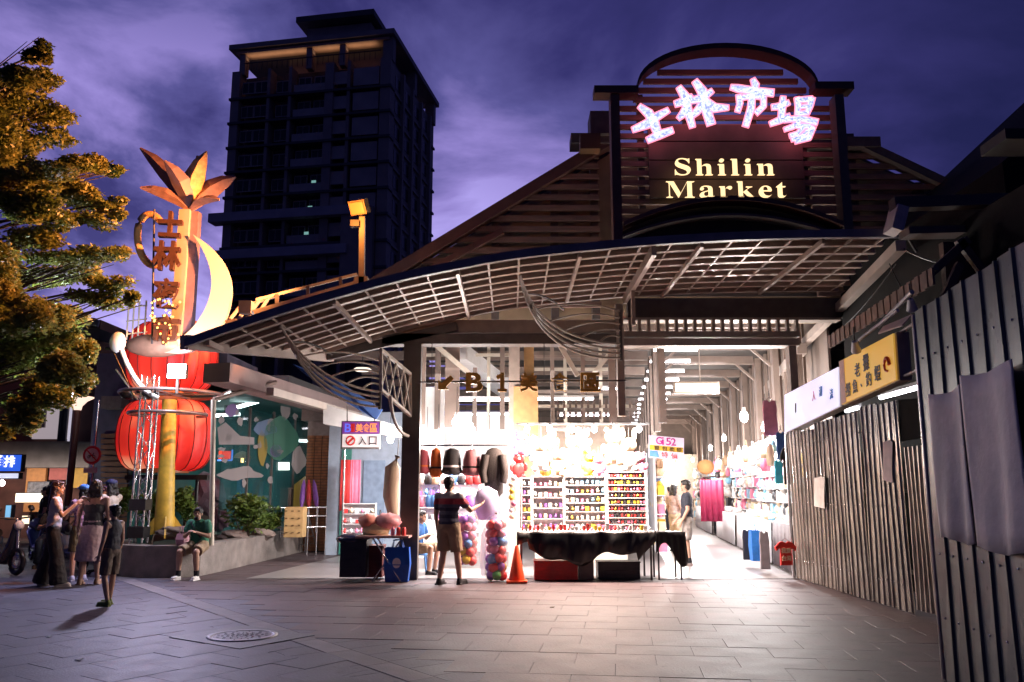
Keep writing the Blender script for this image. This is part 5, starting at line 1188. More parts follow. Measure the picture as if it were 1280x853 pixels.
# pineapple sculpture
Y0 = 16.5
ps = E('pineapple_sculpture', (-6.67, Y0, .5), 'tall sculpture with metal pineapple leaves, a crescent moon and dark characters 士林夜市 on a yellow post', 'sculpture')
M_ycol = mat('yellow_post', (.62, .38, .05), .5, var=.3, scale=5, bump=.1)
b0, b1 = P(205, 664, Y0), P(212, 500, Y0)
mb = MB(); mb.tube([b0, b0.lerp(b1, .5), b1], [.19, .15, .14], 14); mb.build('post', M_ycol, ps)
mb = MB()
for k in range(4): a = k*math.pi/2+.4; mb.prism([b0+Vector((0, 0, 0)), b0+Vector((.42*math.cos(a), .42*math.sin(a), -.12)), b0+Vector((.42*math.cos(a), .42*math.sin(a), -.06)), b0+Vector((.05*math.cos(a), .05*math.sin(a), .45))], (-.03*math.sin(a), .03*math.cos(a), 0))
mb.build('foot_fin', M_ycol, ps)
M_colf = mat('sculpture_cream', (.45, .36, .30), .5, var=.06, scale=3)
M_cols = mat('sculpture_violet_side', (.20, .13, .16), .5)
c0, c1 = P(220, 432, Y0), P(238, 262, Y0)
mb = MB(); mb.bar(P(221, 440, Y0), P(233.5, 264, Y0), .22, .26, up=(0, 1, 0)); mb.build('column', M_colf, ps)
mb = MB(); mb.bar(P(234, 440, Y0+.06), P(245, 266, Y0+.06), .17, .20, up=(0, 1, 0)); mb.build('side_panel', M_cols, ps)
# leaves at the top: folded blades
base = P(238, 263, Y0)
M_leafm = mat('leaf_metal', (.30, .17, .15), .45, .2, var=.25); M_leaf_lit = mat('leaf_lit', (.75, .45, .20), .5, var=.3, scale=14)  # second one: lit look of the middle leaf put into its colour
for (px, py, w, dy, m) in ((176, 186, .30, .1, M_leafm), (206, 201, .34, -.5, M_cols), (259, 190, .42, -.3, M_leaf_lit), (295, 222, .40, -.1, M_leafm), (176, 235, .20, -.3, M_leafm), (247, 196, .26, .5, M_leafm), (275, 250, .14, -.6, M_leafm)):
    tip = P(px, py, Y0+dy); ax = tip-base; side = ax.cross(Vector((0, 1, 0))).normalized(); nrm = side.cross(ax).normalized()
    if nrm.y > 0: nrm = -nrm
    L = [(0, .25), (.3, .85), (.55, 1.0), (.8, .65), (1, .02)]; vs = []
    bow = side*(-.10 if tip.x > base.x else .10)
    for t, k in L:
        c = base+ax*t+bow*(t*(1-t)*4)*(-1); vs += [c-side*w*k*.5, c+nrm*.12*k, c+side*w*k*.5]
    mb = MB(); mb.add(vs, [(i*3+j, i*3+j+1, i*3+j+4, i*3+j+3) for i in range(4) for j in range(2)]); o = mb.build('leaf', m, ps); md = o.modifiers.new('s', 'SOLIDIFY'); md.thickness = .03
# crescent moon: outer and inner arcs
M_moon = mat('moon_cream', (.46, .46, .42), .45, var=.05, scale=2)
def pc(px, py, Y=Y0-.25): return P(px, py, Y)
outer = [(241, 293), (262, 308), (280, 330), (289, 358), (285, 390), (272, 415), (250, 434), (228, 442), (205, 441)]
inner = [(241, 293), (253, 312), (262, 335), (264, 358), (258, 382), (245, 404), (229, 420), (210, 430), (196, 434)]
def smooth(pts, n=6):
    out = []
    for i in range(len(pts)-1):
        p0, p1, p2, p3 = pts[max(i-1, 0)], pts[i], pts[i+1], pts[min(i+2, len(pts)-1)]
        for k in range(n):
            t = k/n; out.append(tuple(.5*(2*p1[c]+(p2[c]-p0[c])*t+(2*p0[c]-5*p1[c]+4*p2[c]-p3[c])*t*t+(3*p1[c]-p0[c]-3*p2[c]+p3[c])*t**3) for c in (0, 1)))
    return out+[pts[-1]]
outer, inner = smooth(outer), smooth(inner)
mb = MB()
for i in range(len(outer)-1): mb.prism([pc(*outer[i]), pc(*outer[i+1]), pc(*inner[i+1]), pc(*inner[i])] if i else [pc(*outer[0]), pc(*outer[1]), pc(*inner[1])], (0, .09, 0))
mb.build('crescent_moon', M_moon, ps)
# ring at the left
ring = [pc(190+18*math.cos(a)+3*math.sin(a), 300+32*math.sin(a), Y0-.1) for a in [math.pi*.28+k*math.pi*1.45/22 for k in range(23)]]
mb = MB(); mb.tube(ring, .075, 8); mb.build('ring', mat('ring_ochre', (.55, .30, .12), .5), ps)
for (ch, px, py, w, h) in (('士', 213, 281, 30, 34), ('林', 209, 320, 34, 38), ('夜', 208, 367, 32, 38), ('市', 207, 412, 34, 38)):
    c = pc(px, py, Y0-.52); mb = MB(); glyph(mb, ch, c, (1, .15, 0), (0, 0, 1), w/1050*16.2, h/1050*16.4, .14, .035); mb.build('character', mat('char_dark_brown', (.10, .045, .03), .35, .4), ps)
mb = MB(); mb.tube([pc(193, 262, Y0-.5), pc(190, 430, Y0-.5)], .02, 6); mb.build('character_rail', M_steel_d, ps)
mb = MB(); mb.ball(pc(196, 432, Y0-.1), (.62, .25, .24), 20, 10); mb.build('cloud_base', mat('cloud_pink_cream', (.5, .28, .2), .5), ps)
# small string bulbs on the lower characters
for k in range(34):
    c = pc(188+rd.random()*38, 372+rd.random()*62, Y0-.68); mb = MB(); mb.ball(c, .022, 6, 4); mb.build('string_bulb', emis('string_amber', (1, .55, .12), 3.0), ps)
# rings with studs around the post
for (py, rx, n_) in ((497, .95, 'ring_platform'), (522, .72, 'ring_platform')):
    c = P(215 if py < 510 else 210, py-4, Y0); pts = [c+Vector((rx*math.cos(a), rx*math.sin(a), 0)) for a in [k*math.pi/14 for k in range(29)]]
    mb = MB(); mb.tube(pts, .035, 6, False)
    for k in range(0, 28, 7): mb.bar(c, pts[k], .04, .03)
    mb.build(n_, mat('ring_steel_brown', (.22, .17, .17), .4, .4), ps)
# lamp on the ring
fl_ = E('floodlight', P(221, 464, Y0-1.0), 'blinding white floodlight mounted on the ring of the pineapple sculpture', 'floodlight')
c = P(221, 464, Y0-1.0); mb = MB(); mb.box(c+Vector((0, .06, 0)), (.34, .12, .26)); mb.build('housing', M_steel_d, fl_)
mb = MB(); mb.box(c-Vector((0, .012, 0)), (.32, .02, .26)); mb.build('lens', emis('flood_lens', (.95, .93, 1), 60), fl_)
mb = MB(); mb.tube([c+Vector((0, .06, -.13)), P(221, 492, Y0-.93)], .03, 6); mb.build('bracket', M_steel_d, fl_)
FLC = c.copy()
# big red lanterns, glowing
def lantern_mat(name, seed):
    m = bpy.data.materials.new(name); m.use_nodes = True; nt = m.node_tree; b = nt.nodes['Principled BSDF']; b.inputs['Roughness'].default_value = .5
    tc = nt.nodes.new('ShaderNodeTexCoord'); n = nt.nodes.new('ShaderNodeTexNoise'); n.noise_dimensions = '4D'; n.inputs['Scale'].default_value = .8; n.inputs['Detail'].default_value = 1; n.inputs['W'].default_value = seed
    nt.links.new(tc.outputs['Object'], n.inputs['Vector']); r = nt.nodes.new('ShaderNodeValToRGB'); r.color_ramp.elements[0].position = .36; r.color_ramp.elements[0].color = (.50, .012, .01, 1)
    r.color_ramp.elements[1].position = .66; r.color_ramp.elements[1].color = (.95, .45, .25, 1); e = r.color_ramp.elements.new(.52); e.color = (.85, .045, .025, 1)
    nt.links.new(n.outputs['Fac'], r.inputs[0]); nt.links.new(r.outputs[0], b.inputs['Base Color']); nt.links.new(r.outputs[0], b.inputs['Emission Color']); b.inputs['Emission Strength'].default_value = .8
    return m
LM = lantern_mat('lantern_skin', 1.3)
def lantern(px0, px1, py0, py1, Y, label):
    a, b = P(px0, py1, Y), P(px1, py0, Y); cx, cz_ = (a.x+b.x)/2, (a.z+b.z)/2; rx, rz_ = (b.x-a.x)/2, (b.z-a.z)/2
    r = E('red_lantern', (cx, Y, a.z), label, 'lantern'); n = 90; prof = []
    for k in range(13):
        ph = -math.pi/2*.86+math.pi*.86*k/12; prof.append((rx*(abs(math.cos(ph))**.34), rz_*math.sin(ph)))
    vs = []; 
    for R_, z in prof:
        for i in range(n): a_ = 2*math.pi*i/n; rr = R_*(1-.05*abs(math.sin(math.pi*i/5))); vs.append((cx+rr*math.cos(a_), Y+rr*.7*math.sin(a_), cz_+z))
    mb = MB(); mb.add(vs, [(k*n+i, k*n+(i+1) % n, (k+1)*n+(i+1) % n, (k+1)*n+i) for k in range(12) for i in range(n)], True); mb.build('skin', LM, r)
    for i in range(18):
        a_ = 2*math.pi*i/18; mb = MB(); mb.tube([(cx+R_*1.004*math.cos(a_), Y+R_*1.004*.7*math.sin(a_), cz_+z) for R_, z in prof], .011, 5); mb.build('rib', mat('lantern_rib_red', (.25, .02, .015), .5), r)
    for s in (-1, 1): mb = MB(); mb.lathe((cx, Y, cz_+s*rz_*.98-.04), [(rx*.5, 0), (rx*.5, .09)], 24); mb.build('cap', mat('lantern_cap', (.30, .10, .03), .5), r)
    return cx, cz_
lantern(156, 274, 404, 492, 17.5, 'upper big red lantern behind the sculpture')
lantern(144, 270, 500, 590, 17.5, 'lower big red lantern behind the yellow post')
sf = E('lantern_stand', P(190, 598, 17.7), 'dark frame carrying the two big red lanterns', 'stand')
a, b = P(160, 597, 17.7), P(262, 597, 17.7); mb = MB(); mb.bar(a, b, .3, .10); mb.build('cross_bar', M_black, sf)
for x in (a.x+.25, b.x-.25): mb = MB(); mb.tube([(x, 17.7, .44), (x, 17.7, a.z)], .04, 8); mb.build('leg', M_black, sf)
mb = MB(); mb.tube([((a.x+b.x)/2, 17.75, a.z), ((a.x+b.x)/2, 17.75, P(215, 400, 17.75).z)], .03, 8); mb.build('mast', M_black, sf)
# orange grid scaffolding left of the characters
gr = E('bulb_grid', P(172, 430, 16.2), 'small cream frame grid at the left foot of the characters', 'frame grid')
for px in (158, 165, 172, 180): mb = MB(); mb.tube([P(px, 425, 16.3), P(px+3, 368+abs(px-172), 16.3)], .018, 5); mb.build('upright', M_cream, gr)
for py in (385, 402, 418): mb = MB(); mb.tube([P(158, py, 16.3), P(184, py-3, 16.3)], .015, 5); mb.build('cross_bar', M_cream, gr)
# truss tower, pole left of the yellow post, white curved pipe
tt = E('truss_tower', P(173, 668, 15.9), 'slim silver truss tower with black speaker boxes beside the yellow post', 'truss tower')
xa, xb = P(165, 668, 15.9).x, P(181, 668, 15.9).x
cor = [(xa, 15.8), (xb, 15.8), (xb, 16.03), (xa, 16.03)]; zt = P(172, 470, 15.9).z
for x, y in cor: mb = MB(); mb.tube([(x, y, .55), (x, y, zt)], .018, 6); mb.build('chord', M_chrome, tt)
nk = 9; hz = (zt-.55)/nk; 
for k in range(nk):
    for i in range(4):
        (x0_, y0_), (x1_, y1_) = cor[i], cor[(i+1) % 4]
        if k % 2: x0_, y0_, x1_, y1_ = x1_, y1_, x0_, y0_
        mb = MB(); mb.tube([(x0_, y0_, .55+k*hz), (x1_, y1_, .55+(k+1)*hz)], .009, 4); mb.build('brace', M_chrome, tt)
for z in (.75, 1.25): mb = MB(); mb.box(((xa+xb)/2, 15.9, z), (.30, .30, .2)); mb.build('speaker_box', M_black, tt)
for px in (186, 160): p = P(px, 492, 16.1); mb = MB(); mb.ball(p, (.16, .14, .12), 10, 7); mb.build('lamp_head', M_black, tt)
wpipe = E('curved_pipe', P(190, 500, 15.6), 'curved white pipe arching from the lamp arm down to the ring', 'pipe')
mb = MB(); mb.tube(bez(P(148, 425, 15.6), P(165, 485, 15.6), P(198, 498, 15.8), 12), .045, 8); mb.build('pipe', M_white, wpipe)
mb = MB(); mb.tube([P(145, 462, 15.7), P(172, 500, 15.7)], .02, 6); mb.build('strut', M_chrome, wpipe)
la = E('dish_lamp', P(147, 428, 15.6), 'round white dish lamp on the arm left of the sculpture', 'lamp')
mb = MB(); c = P(147, 428, 15.6); mb.ball(c, (.16, .08, .20), 12, 8); mb.build('dish', M_white, la); mb = MB(); mb.tube([P(132, 436, 15.7), P(156, 437, 15.7)], .03, 6); mb.build('arm', M_black, la); mb = MB(); mb.tube([P(140, 436, 15.72), P(160, 480, 15.75), P(166, 500, 15.8)], .015, 6); mb.build('stay', M_black, la)
# white posts
for (px, pyt, pyb, Y, l) in ((266, 500, 685, 15.4, 'thin white pole rising from the planter corner behind the seated boy'),):
    a, b = P(px-2, pyb, Y), P(px+1, pyt, Y); r = E('white_pole', (a.x, Y, .54), l, 'pole'); mb = MB(); mb.tube([(a.x, Y, .54), (b.x, Y, b.z)], .045, 10); mb.build('shaft', M_cream, r)
    mb = MB(); mb.tube([b, P(345, 478, 16.5)], .045, 8); mb.build('arm', mat('arm_brown', (.25, .18, .15), .5), r)
# leaf clusters for shrubs and the tree
def leaves(mb, c, rad, n, s, q, flat=False):
    for _ in range(n):
        while True:
            v = Vector((q.uniform(-1, 1), q.uniform(-1, 1), q.uniform(-1, 1)))
            if .15 < v.length < 1: break
        if q.random() < .12: v = v.normalized()*q.uniform(.8, 1.25)
        p = Vector(c)+Vector((v.x*rad[0], v.y*rad[1], v.z*rad[2])); a = Vector((q.gauss(0, 1), q.gauss(0, 1), q.gauss(0, .5))).normalized(); b = a.cross(Vector((q.gauss(0, 1), q.gauss(0, 1), q.gauss(0, 1)))).normalized()
        k = s*q.uniform(.6, 1.3); mb.add([p-a*k, p+b*k*.42+a*k*.1, p+a*k, p-b*k*.42+a*k*.1], [(0, 1, 2, 3)])
def leafmat(name, c, c2, tr=.25):
    m = mat(name, c, .5, c2=c2, scale=2.5); b = m.node_tree.nodes['Principled BSDF']; b.inputs['Transmission Weight'].default_value = 0
    nt = m.node_tree; t = nt.nodes.new('ShaderNodeBsdfTranslucent'); mx = nt.nodes.new('ShaderNodeMixShader'); mx.inputs[0].default_value = tr
    src = b.inputs['Base Color'].links[0].from_socket; nt.links.new(src, t.inputs[0]); out = [n for n in nt.nodes if n.type == 'OUTPUT_MATERIAL'][0]
    nt.links.new(b.outputs[0], mx.inputs[1]); nt.links.new(t.outputs[0], mx.inputs[2]); nt.links.new(mx.outputs[0], out.inputs[0]); return m
M_shrub = leafmat('shrub_leaf', (.05, .10, .02), (.16, .22, .03)); M_tree = leafmat('tree_leaf', (.10, .15, .03), (.22, .20, .05), .4); M_bark = mat('bark', (.07, .05, .04), .9, bump=.8, bscale=15, stretch=(3, 3, .5))
def shrub(px, py, w, h, Y, label, seed, n=900, s=.06):
    c = P(px, py, Y); W = w/1050*Y/2; H = h/1050*Y/2; q = random.Random(seed); r = E('shrub', (c.x, Y, .44), label, 'shrub')
    mb = MB()
    for k in range(9):
        o = Vector((q.uniform(-.55, .55)*W, q.uniform(-.3, .3)*W, q.uniform(-.5, .55)*H)); leaves(mb, c+o, (W*.55, W*.45, H*.5), n//9, s, q)
    mb.build('foliage', M_shrub, r)
    mb = MB()
    for k in range(5): mb.tube([(c.x+q.uniform(-.05, .05), Y, .44), c+Vector((q.uniform(-.6, .6)*W, q.uniform(-.3, .3)*W, 0))], [.02, .01], 5)
    mb.build('stem', M_bark, r)
shrub(308, 640, 58, 54, 18.0, 'round green shrub in the planter behind the seated boy', 1, 1300)
shrub(190, 632, 46, 48, 17.2, 'yellow green shrub beneath the red lanterns beside the truss', 2, 1100)
shrub(236, 630, 36, 46, 17.3, 'dark green shrub between the yellow post and the seated boy', 3, 900)
shrub(146, 628, 34, 40, 17.6, 'leafy bright shrub behind the standing boy', 4, 900)
# rocks
def rock(px, py, w, h, Y, label, seed, m):
    q = random.Random(seed); c = P(px, py, Y); bm = bmesh.new(); bmesh.ops.create_icosphere(bm, subdivisions=3, radius=1)
    for v in bm.verts:
        k = 1+.18*math.sin(v.co.x*3+seed)+.14*math.sin(v.co.y*4+seed*2)+.12*math.sin(v.co.z*5+v.co.x*4)+q.uniform(-.03, .03); v.co = Vector((v.co.x*w/1050*Y/2*k, v.co.y*w/1050*Y/2.4*k, v.co.z*h/1050*Y/2*k))
    me = bpy.data.meshes.new('rock'); bm.to_mesh(me); bm.free(); o = link('rock', me, m, None, c); tag(o, label, 'rock')
M_rk = mat('rock_grey_brown', (.22, .17, .15), .85, var=.35, scale=4, bump=.6, bscale=12); M_rk2 = mat('rock_mauve', (.26, .17, .22), .8, var=.35, scale=3, bump=.6, bscale=10)
rock(292, 670, 40, 13, 18.0, 'flat brown rock in the planter below the round shrub', 1, M_rk); rock(330, 668, 34, 14, 19.0, 'small pale rock beside the yellow box panel', 2, M_rk)
rock(262, 616, 40, 46, 18.9, 'tall mauve rock behind the white pole', 3, M_rk2); rock(276, 650, 18, 26, 18.5, 'smooth lilac stone right of the white pole', 4, M_rk2); rock(222, 664, 40, 14, 16.4, 'low dark stone at the foot of the yellow post', 5, M_rk)
# glass restaurant front
gb_ = E('glass_restaurant', (-6, 19, 0), 'restaurant with a tall teal lit glass front and coloured shapes on the panes', 'building')
GA, GB = Vector((-6.3, 18.35, 0)), Vector((-5.3, 22.6, 0)); gd = (GB-GA).normalized(); gn = Vector((-gd.y, gd.x, 0))
M_glass = glassy('shop_glass', (.02, .10, .11), .45, .04)
gl = (GB-GA).length; nkk = 4
for k in range(nkk):
    a = GA+gd*(gl*k/nkk+.03); b = GA+gd*(gl*(k+1)/nkk-.03)
    mb = MB(); mb.prism([a+Vector((0, 0, .55)), b+Vector((0, 0, .55)), b+Vector((0, 0, 3.35)), a+Vector((0, 0, 3.35))], gn*.012); mb.build('pane', M_glass, gb_)
    mb = MB(); mb.bar(b+gd*.03+Vector((0, 0, .5)), b+gd*.03+Vector((0, 0, 3.4)), .05, .07, up=(0, 1, 0)); mb.build('mullion', M_steel_d, gb_)
M_teal = mat('teal_wall', (.006, .035, .038), .4, scale=1.2, c2=(.03, .15, .15))
mb = MB(); mb.box((-8.25, 22.0, 1.9), (.1, 7, 3.8)); mb.build('rear_wall', M_teal, gb_)
mb = MB(); mb.box((-6.8, 25.5, 1.9), (2.8, .1, 3.8)); mb.build('end_wall', M_teal, gb_)
mb = MB(); mb.box((-6.95, 22.2, .3), (2.0, 6.2, .5)); mb.build('raised_floor', M_int_d, gb_)
mb = MB(); mb.box((-6.8, 22, 3.62), (2.8, 6.8, .1)); mb.build('ceiling', mat('teal_ceiling', (.05, .16, .16), .5), gb_)
# beam over the glass
b0_, b1_ = Vector((-4.55, 14.2, 3.42)), Vector((-4.1, 24.5, 3.65))
mb = MB(); mb.prism([Vector((-4.95, 14.6, 3.38)), Vector((-4.15, 23.5, 3.45)), Vector((-4.15, 23.5, 3.82)), Vector((-4.95, 14.6, 3.72))], (-.5, .1, 0)); mb.build('fascia_beam', mat('beam_mauve', (.32, .23, .22), .6, var=.12, scale=3), gb_)
mb = MB(); mb.bar((-4.4, 15.2, 3.28), (-3.3, 24, 3.3), .14, .14); mb.build('gutter_pipe', M_edge, gb_)
# brick column
bc = E('brick_column', (-4.85, 21.6, 0), 'square orange brick column with a wide stone capital beside the glass front', 'column')
cx, cy, W = -4.95, 21.9, .56
mb = MB(); mb.box((cx, cy, 1.45), (W-.04, W-.04, 2.9)); mb.build('core', M_joint, bc)
bk = MB(); z = .02; row = 0
while z < 2.88:
    for f_ in range(4):
        rot = Matrix.Rotation(f_*math.pi/2, 3, 'Z'); n_ = 3; w = W/n_
        for i in range(n_):
            o = -W/2+(i+.5)*w+(w*.25 if row % 2 else -w*.25)*0
            bk.box(Vector((cx, cy, z+.034))+rot @ Vector((o, -W/2, 0)), (w-.014, .03, .062), f_*math.pi/2)
    z += .074; row += 1
o = bk.build('brick', mat('orange_brick', (.42, .17, .085), .75, var=.3, scale=9, bump=.3), bc); o['kind'] = 'stuff'
mb = MB(); mb.box((cx, cy, 3.08), (W+.02, W+.02, .40)); mb.build('upper_shaft', mat('mauve_stone', (.40, .30, .28), .6), bc)
mb = MB(); mb.box((cx+.02, cy, 3.42), (W+.34, W+.3, .30)); mb.build('capital', mat('mauve_stone', (.40, .30, .28), .6), bc)
wp = E('white_pilaster', (-4.42, 21.75, 0), 'narrow pale pilaster right beside the brick column', 'pilaster')
mb = MB(); mb.box((-4.42, 21.8, 1.65), (.22, .5, 3.3)); mb.build('shaft', mat('pilaster_pale', (.55, .42, .38), .6), wp)
mb = MB(); mb.box((-4.42, 21.78, .12), (.28, .6, .24)); mb.build('base', mat('pilaster_pale', (.55, .42, .38), .6), wp)
# tubes and furniture inside
for i, (px0, py0, px1, py1, Y) in enumerate(((275, 471, 345, 497, 19), (300, 468, 385, 502, 21), (288, 512, 330, 500, 20), (388, 516, 410, 522, 24), (272, 500, 288, 492, 17.6), (372, 551, 390, 552, 23), (268, 520, 300, 518, 22))):
    a, b = P(px0, py0, Y), P(px1, py1, Y+1.2*(i < 2)); t = E('ceiling_tube', a, ['long cool tube light along the top of the glass front', 'second long cool tube light further along the glass front', 'bright slanting tube light in the middle of the glass front', 'short tube light at the brick column end', 'short tube light beside the upper red lantern', 'small tube light low at the end of the glass front', 'tube light at the left behind the glass'][i], 'tube light')
    mb = MB(); mb.tube([a, b], .04, 7); mb.build('tube', emis('cool_tube', (.75, 1, .98), 9), t); mb = MB(); mb.bar(a+Vector((0, 0, .06)), b+Vector((0, 0, .06)), .1, .04); mb.build('housing', M_white, t)
area('restaurant_light', (-7.0, 22, 3.5), (0, 0, 0), 1.6, 6, 45, (.55, 1, .97))
for (px, py, w, h, Y, m, l) in ((345, 640, .9, .9, 21.5, M_black, 'dark counter inside behind the railing'), (310, 655, 1.2, .8, 21.5, M_int_d, 'brown table inside behind the round shrub')):
    p = P(px, py, Y); r = E('counter', (p.x-.6, Y, .55), l, 'counter'); mb = MB(); mb.box((p.x-.6, Y, .55+h*.45), (w, .6, h*.86)); mb.build('body', m, r); mb = MB(); mb.box((p.x-.6, Y, .55+h*.9), (w+.1, .7, .05)); mb.build('top', M_white, r)
# shapes on the glass (flat stickers): each a thing
def on_glass(px, py):
    dx = (px-640)/FPX; dy = (426.5-py)/FPX; d = Vector((dx, CP-dy*SP, SP+dy*CP)); o = Vector((0, 0, EYE)); g = GA-gn*.03; t = (g-o).dot(gn)/d.dot(gn); return o+d*t
def sticker(pts, label, m, nm='window_sticker'):
    mb = MB(); mb.prism([on_glass(*p) for p in pts], gn*.006); tag(mb.build(nm, m), label, 'sticker')
def blob(cx, cy, rx, ry, k=16, wob=.12, ph=0): return [(cx+rx*math.cos(a)*(1+wob*math.sin(3*a+ph)), cy+ry*math.sin(a)*(1+wob*math.sin(4*a+ph))) for a in [2*math.pi*i/k for i in range(k)]]
MS = [emis('st_lilac', (.30, .20, .45), .16), emis('st_blue', (.20, .28, .45), .16), emis('st_green', (.07, .22, .16), .14), emis('st_cream', (.42, .36, .36), .16), emis('st_yellow', (.4, .28, .06), .18), emis('st_dark', (.01, .03, .04), .1), emis('st_red', (.7, .08, .08), .5)]  # faint emission puts a glow into the stickers, which are no lamps
sticker(blob(290, 513, 8, 8), 'round lilac balloon sticker at the left of the glass front', MS[0]); sticker(blob(345, 564, 7.5, 8, wob=0), 'round lilac disc sticker in the middle of the glass front', MS[0])
sticker(blob(332, 535, 14, 10, 20, .15), 'pale blue cloud sticker across the middle pane', MS[1]); sticker(blob(350, 548, 22, 26, 20, .1, 1), 'large pale green leaf figure on the middle pane', MS[2]); sticker(blob(357, 508, 6, 18, 14, .1), 'cream feather sticker under the tube light', MS[3])
sticker(blob(328, 560, 6, 22, 14, .1, 2), 'ochre trunk shape left of the green figure', MS[4]); sticker(blob(300, 592, 26, 8, 22, .25), 'white cloud band low on the left pane', MS[3]); sticker(blob(373, 575, 9, 16, 14, .15, 1), 'small cream figure at the right end pane', MS[3])
sticker([(272, 535), (282, 528), (300, 545), (318, 547), (318, 556), (274, 556)], 'white torn edge shape above the notice board', MS[3]); sticker([(368, 606), (382, 595), (384, 640), (366, 640)], 'orange and violet poster at the end of the glass front', MS[4])
nb_ = E('neon_shop_sign', P(281, 569, 19.5), 'small red and blue neon sign behind the left panes', 'neon sign'); p = P(281, 569, 19.5); mb = MB(); mb.box(p, (.26, .05, .18)); mb.build('red_panel', emis('neon_rd', (1, .06, .03), 2), nb_)
mb = MB(); mb.bar(p+Vector((-.16, 0, -.12)), p+Vector((.18, 0, -.12)), .03, .03); mb.bar(p+Vector((.17, 0, -.12)), p+Vector((.17, 0, .12)), .03, .03); mb.build('blue_edge', emis('neon_bl', (.1, .3, 1), 2), nb_)
pl_ = E('pendant_lamp', P(303, 573, 20), 'amber pendant lamp inside the restaurant', 'lamp'); p = P(303, 573, 20); mb = MB(); mb.lathe(p, [(.22, 0), (.16, .1), (.04, .16)], 14); mb.build('shade', mat('shade_amber', (.3, .2, .08), .5), pl_); mb = MB(); mb.tube([p+Vector((0, 0, -.1)), p], .035, 8); mb.build('bulb', emis('amber_bulb', (1, .65, .2), 8), pl_)
mb = MB(); mb.tube([p+Vector((0, 0, .16)), p+Vector((0, 0, 1.2))], .006, 4); mb.build('cord', M_black, pl_)
for (px, py, w, h, l) in ((355, 583, 14, 10, 'bright white notice lit at the end of the glass front'),): sticker([(px-w/2, py-h/2), (px+w/2, py-h/2), (px+w/2, py+h/2), (px-w/2, py+h/2)], l, emis('notice_white', (.9, 1, .9), 1.5), 'notice')
# railing, yellow box panel, ladder and folded parasols near the column
rg = E('metal_railing', P(350, 672, 20.5), 'white bar railing around the end of the planter', 'railing')
A_, B_ = Vector((-5.5, 19.6, 0)), Vector((-4.3, 21.3, 0))
A_, B_ = P(328, 640, 19.5), P(408, 640, 20.3)
for z in (1.0, .8, .55): mb = MB(); mb.tube([Vector((A_.x, A_.y, z+.12)), Vector((B_.x, B_.y, z+.12))], .018, 6); mb.build('rail', M_chrome, rg)
for k in range(8): p = A_.lerp(B_, k/7); mb = MB(); mb.tube([(p.x, p.y, .02 if k > 4 else .45), (p.x, p.y, 1.13)], .014, 6); mb.build('upright', M_chrome, rg)
yp = E('cardboard_panel', P(366, 655, 19.8), 'ochre box panel with punched handle holes on the planter corner', 'box panel')
a, b = P(354, 672, 19.2), P(379, 634, 19.2); mb = MB(); mb.box(((a.x+b.x)/2, 19.4, (a.z+b.z)/2), (b.x-a.x, .35, b.z-a.z)); mb.build('panel', mat('ochre_panel', (.52, .33, .14), .7), yp)
for r_ in range(4):
    for c_ in range(3): p = P(358+c_*8, 639+r_*9, 19.22); mb = MB(); mb.box(p+Vector((0, -.02, 0)), (.05, .01, .022)); mb.build('hole', mat('hole_dark', (.1, .05, .02), .8), yp)
ld_ = E('stepladder', P(388, 690, 19.6), 'silver stepladder standing by the brick column', 'ladder')
a, b, t_ = G(381, 692), G(397, 690), P(384, 640, 20); 
for s, q_ in ((a, -1), (b, 1)):
    mb = MB(); mb.tube([s+Vector((0, 0, .012)), t_], .018, 6); mb.build('rail', M_chrome, ld_)
    mb = MB(); mb.tube([s+Vector((-.22, .3, .012)), t_+Vector((-.2, .05, 0))], .018, 6); mb.build('rail', M_chrome, ld_)
for k in range(1, 5):
    for s in (a, b): mb = MB(); mb.tube([(s+Vector((0, 0, .01))).lerp(t_, k/5), (s+Vector((-.22, .3, .01))).lerp(t_+Vector((-.2, .05, 0)), k/5)], .012, 5); mb.build('rung', M_chrome, ld_)
for i, (px, c_, tilt, l) in enumerate(((380, PAL[3], -3, 'folded purple parasol leaning at the end of the glass front'), (386, PAL[1], 0, 'folded red parasol beside the purple one'), (392, PAL[3], 4, 'folded violet parasol nearest to the brick column'))):
    a, b = P(px+tilt, 634, 20.8), P(px, 600, 21.0); r = E('folded_parasol', (a.x, 20.8, a.z), l, 'parasol'); mb = MB(); mb.tube([a, a.lerp(b, .3), a.lerp(b, .8), b], [.03, .07, .05, .015], 8); mb.build('canopy', c_, r); mb = MB(); mb.tube([Vector((a.x, 20.8, .5)), a], .015, 6); mb.build('pole', M_chrome, r)
# blue tarp visible under the canopy left
tp = MB(); tp.prism([P(365, 455, 15.8), P(420, 475, 15.8), P(478, 512, 16.2), P(470, 525, 16.2), P(410, 490, 15.8)], (0, .05, 0)); tag(tp.build('blue_tarp', mat('blue_tarp', (.04, .10, .30), .5)), 'strip of blue tarpaulin under the left end of the canopy', 'tarpaulin')
cwl = MB(); cwl.prism([P(404, 505, 18), P(505, 535, 18), P(505, 548, 18), P(404, 530, 18)], (0, .3, 0)); tag(cwl.build('white_duct', M_white), 'white slanting duct above the entrance sign', 'duct')
ol = E('oval_lamp', P(453, 464, 14.3), 'pale oval ceiling lamp under the left of the canopy', 'lamp'); p = P(453, 464, 14.3); mb = MB(); mb.lathe(p, [(.12, 0), (.16, .02), (.12, .05)], 18); mb.build('disc', emis('oval_disc', (1, .85, .7), 1.5), ol); mb = MB(); mb.tube([p+Vector((0, 0, .05)), p+Vector((0, 0, .3))], .01, 5); mb.build('stem', M_black, ol)
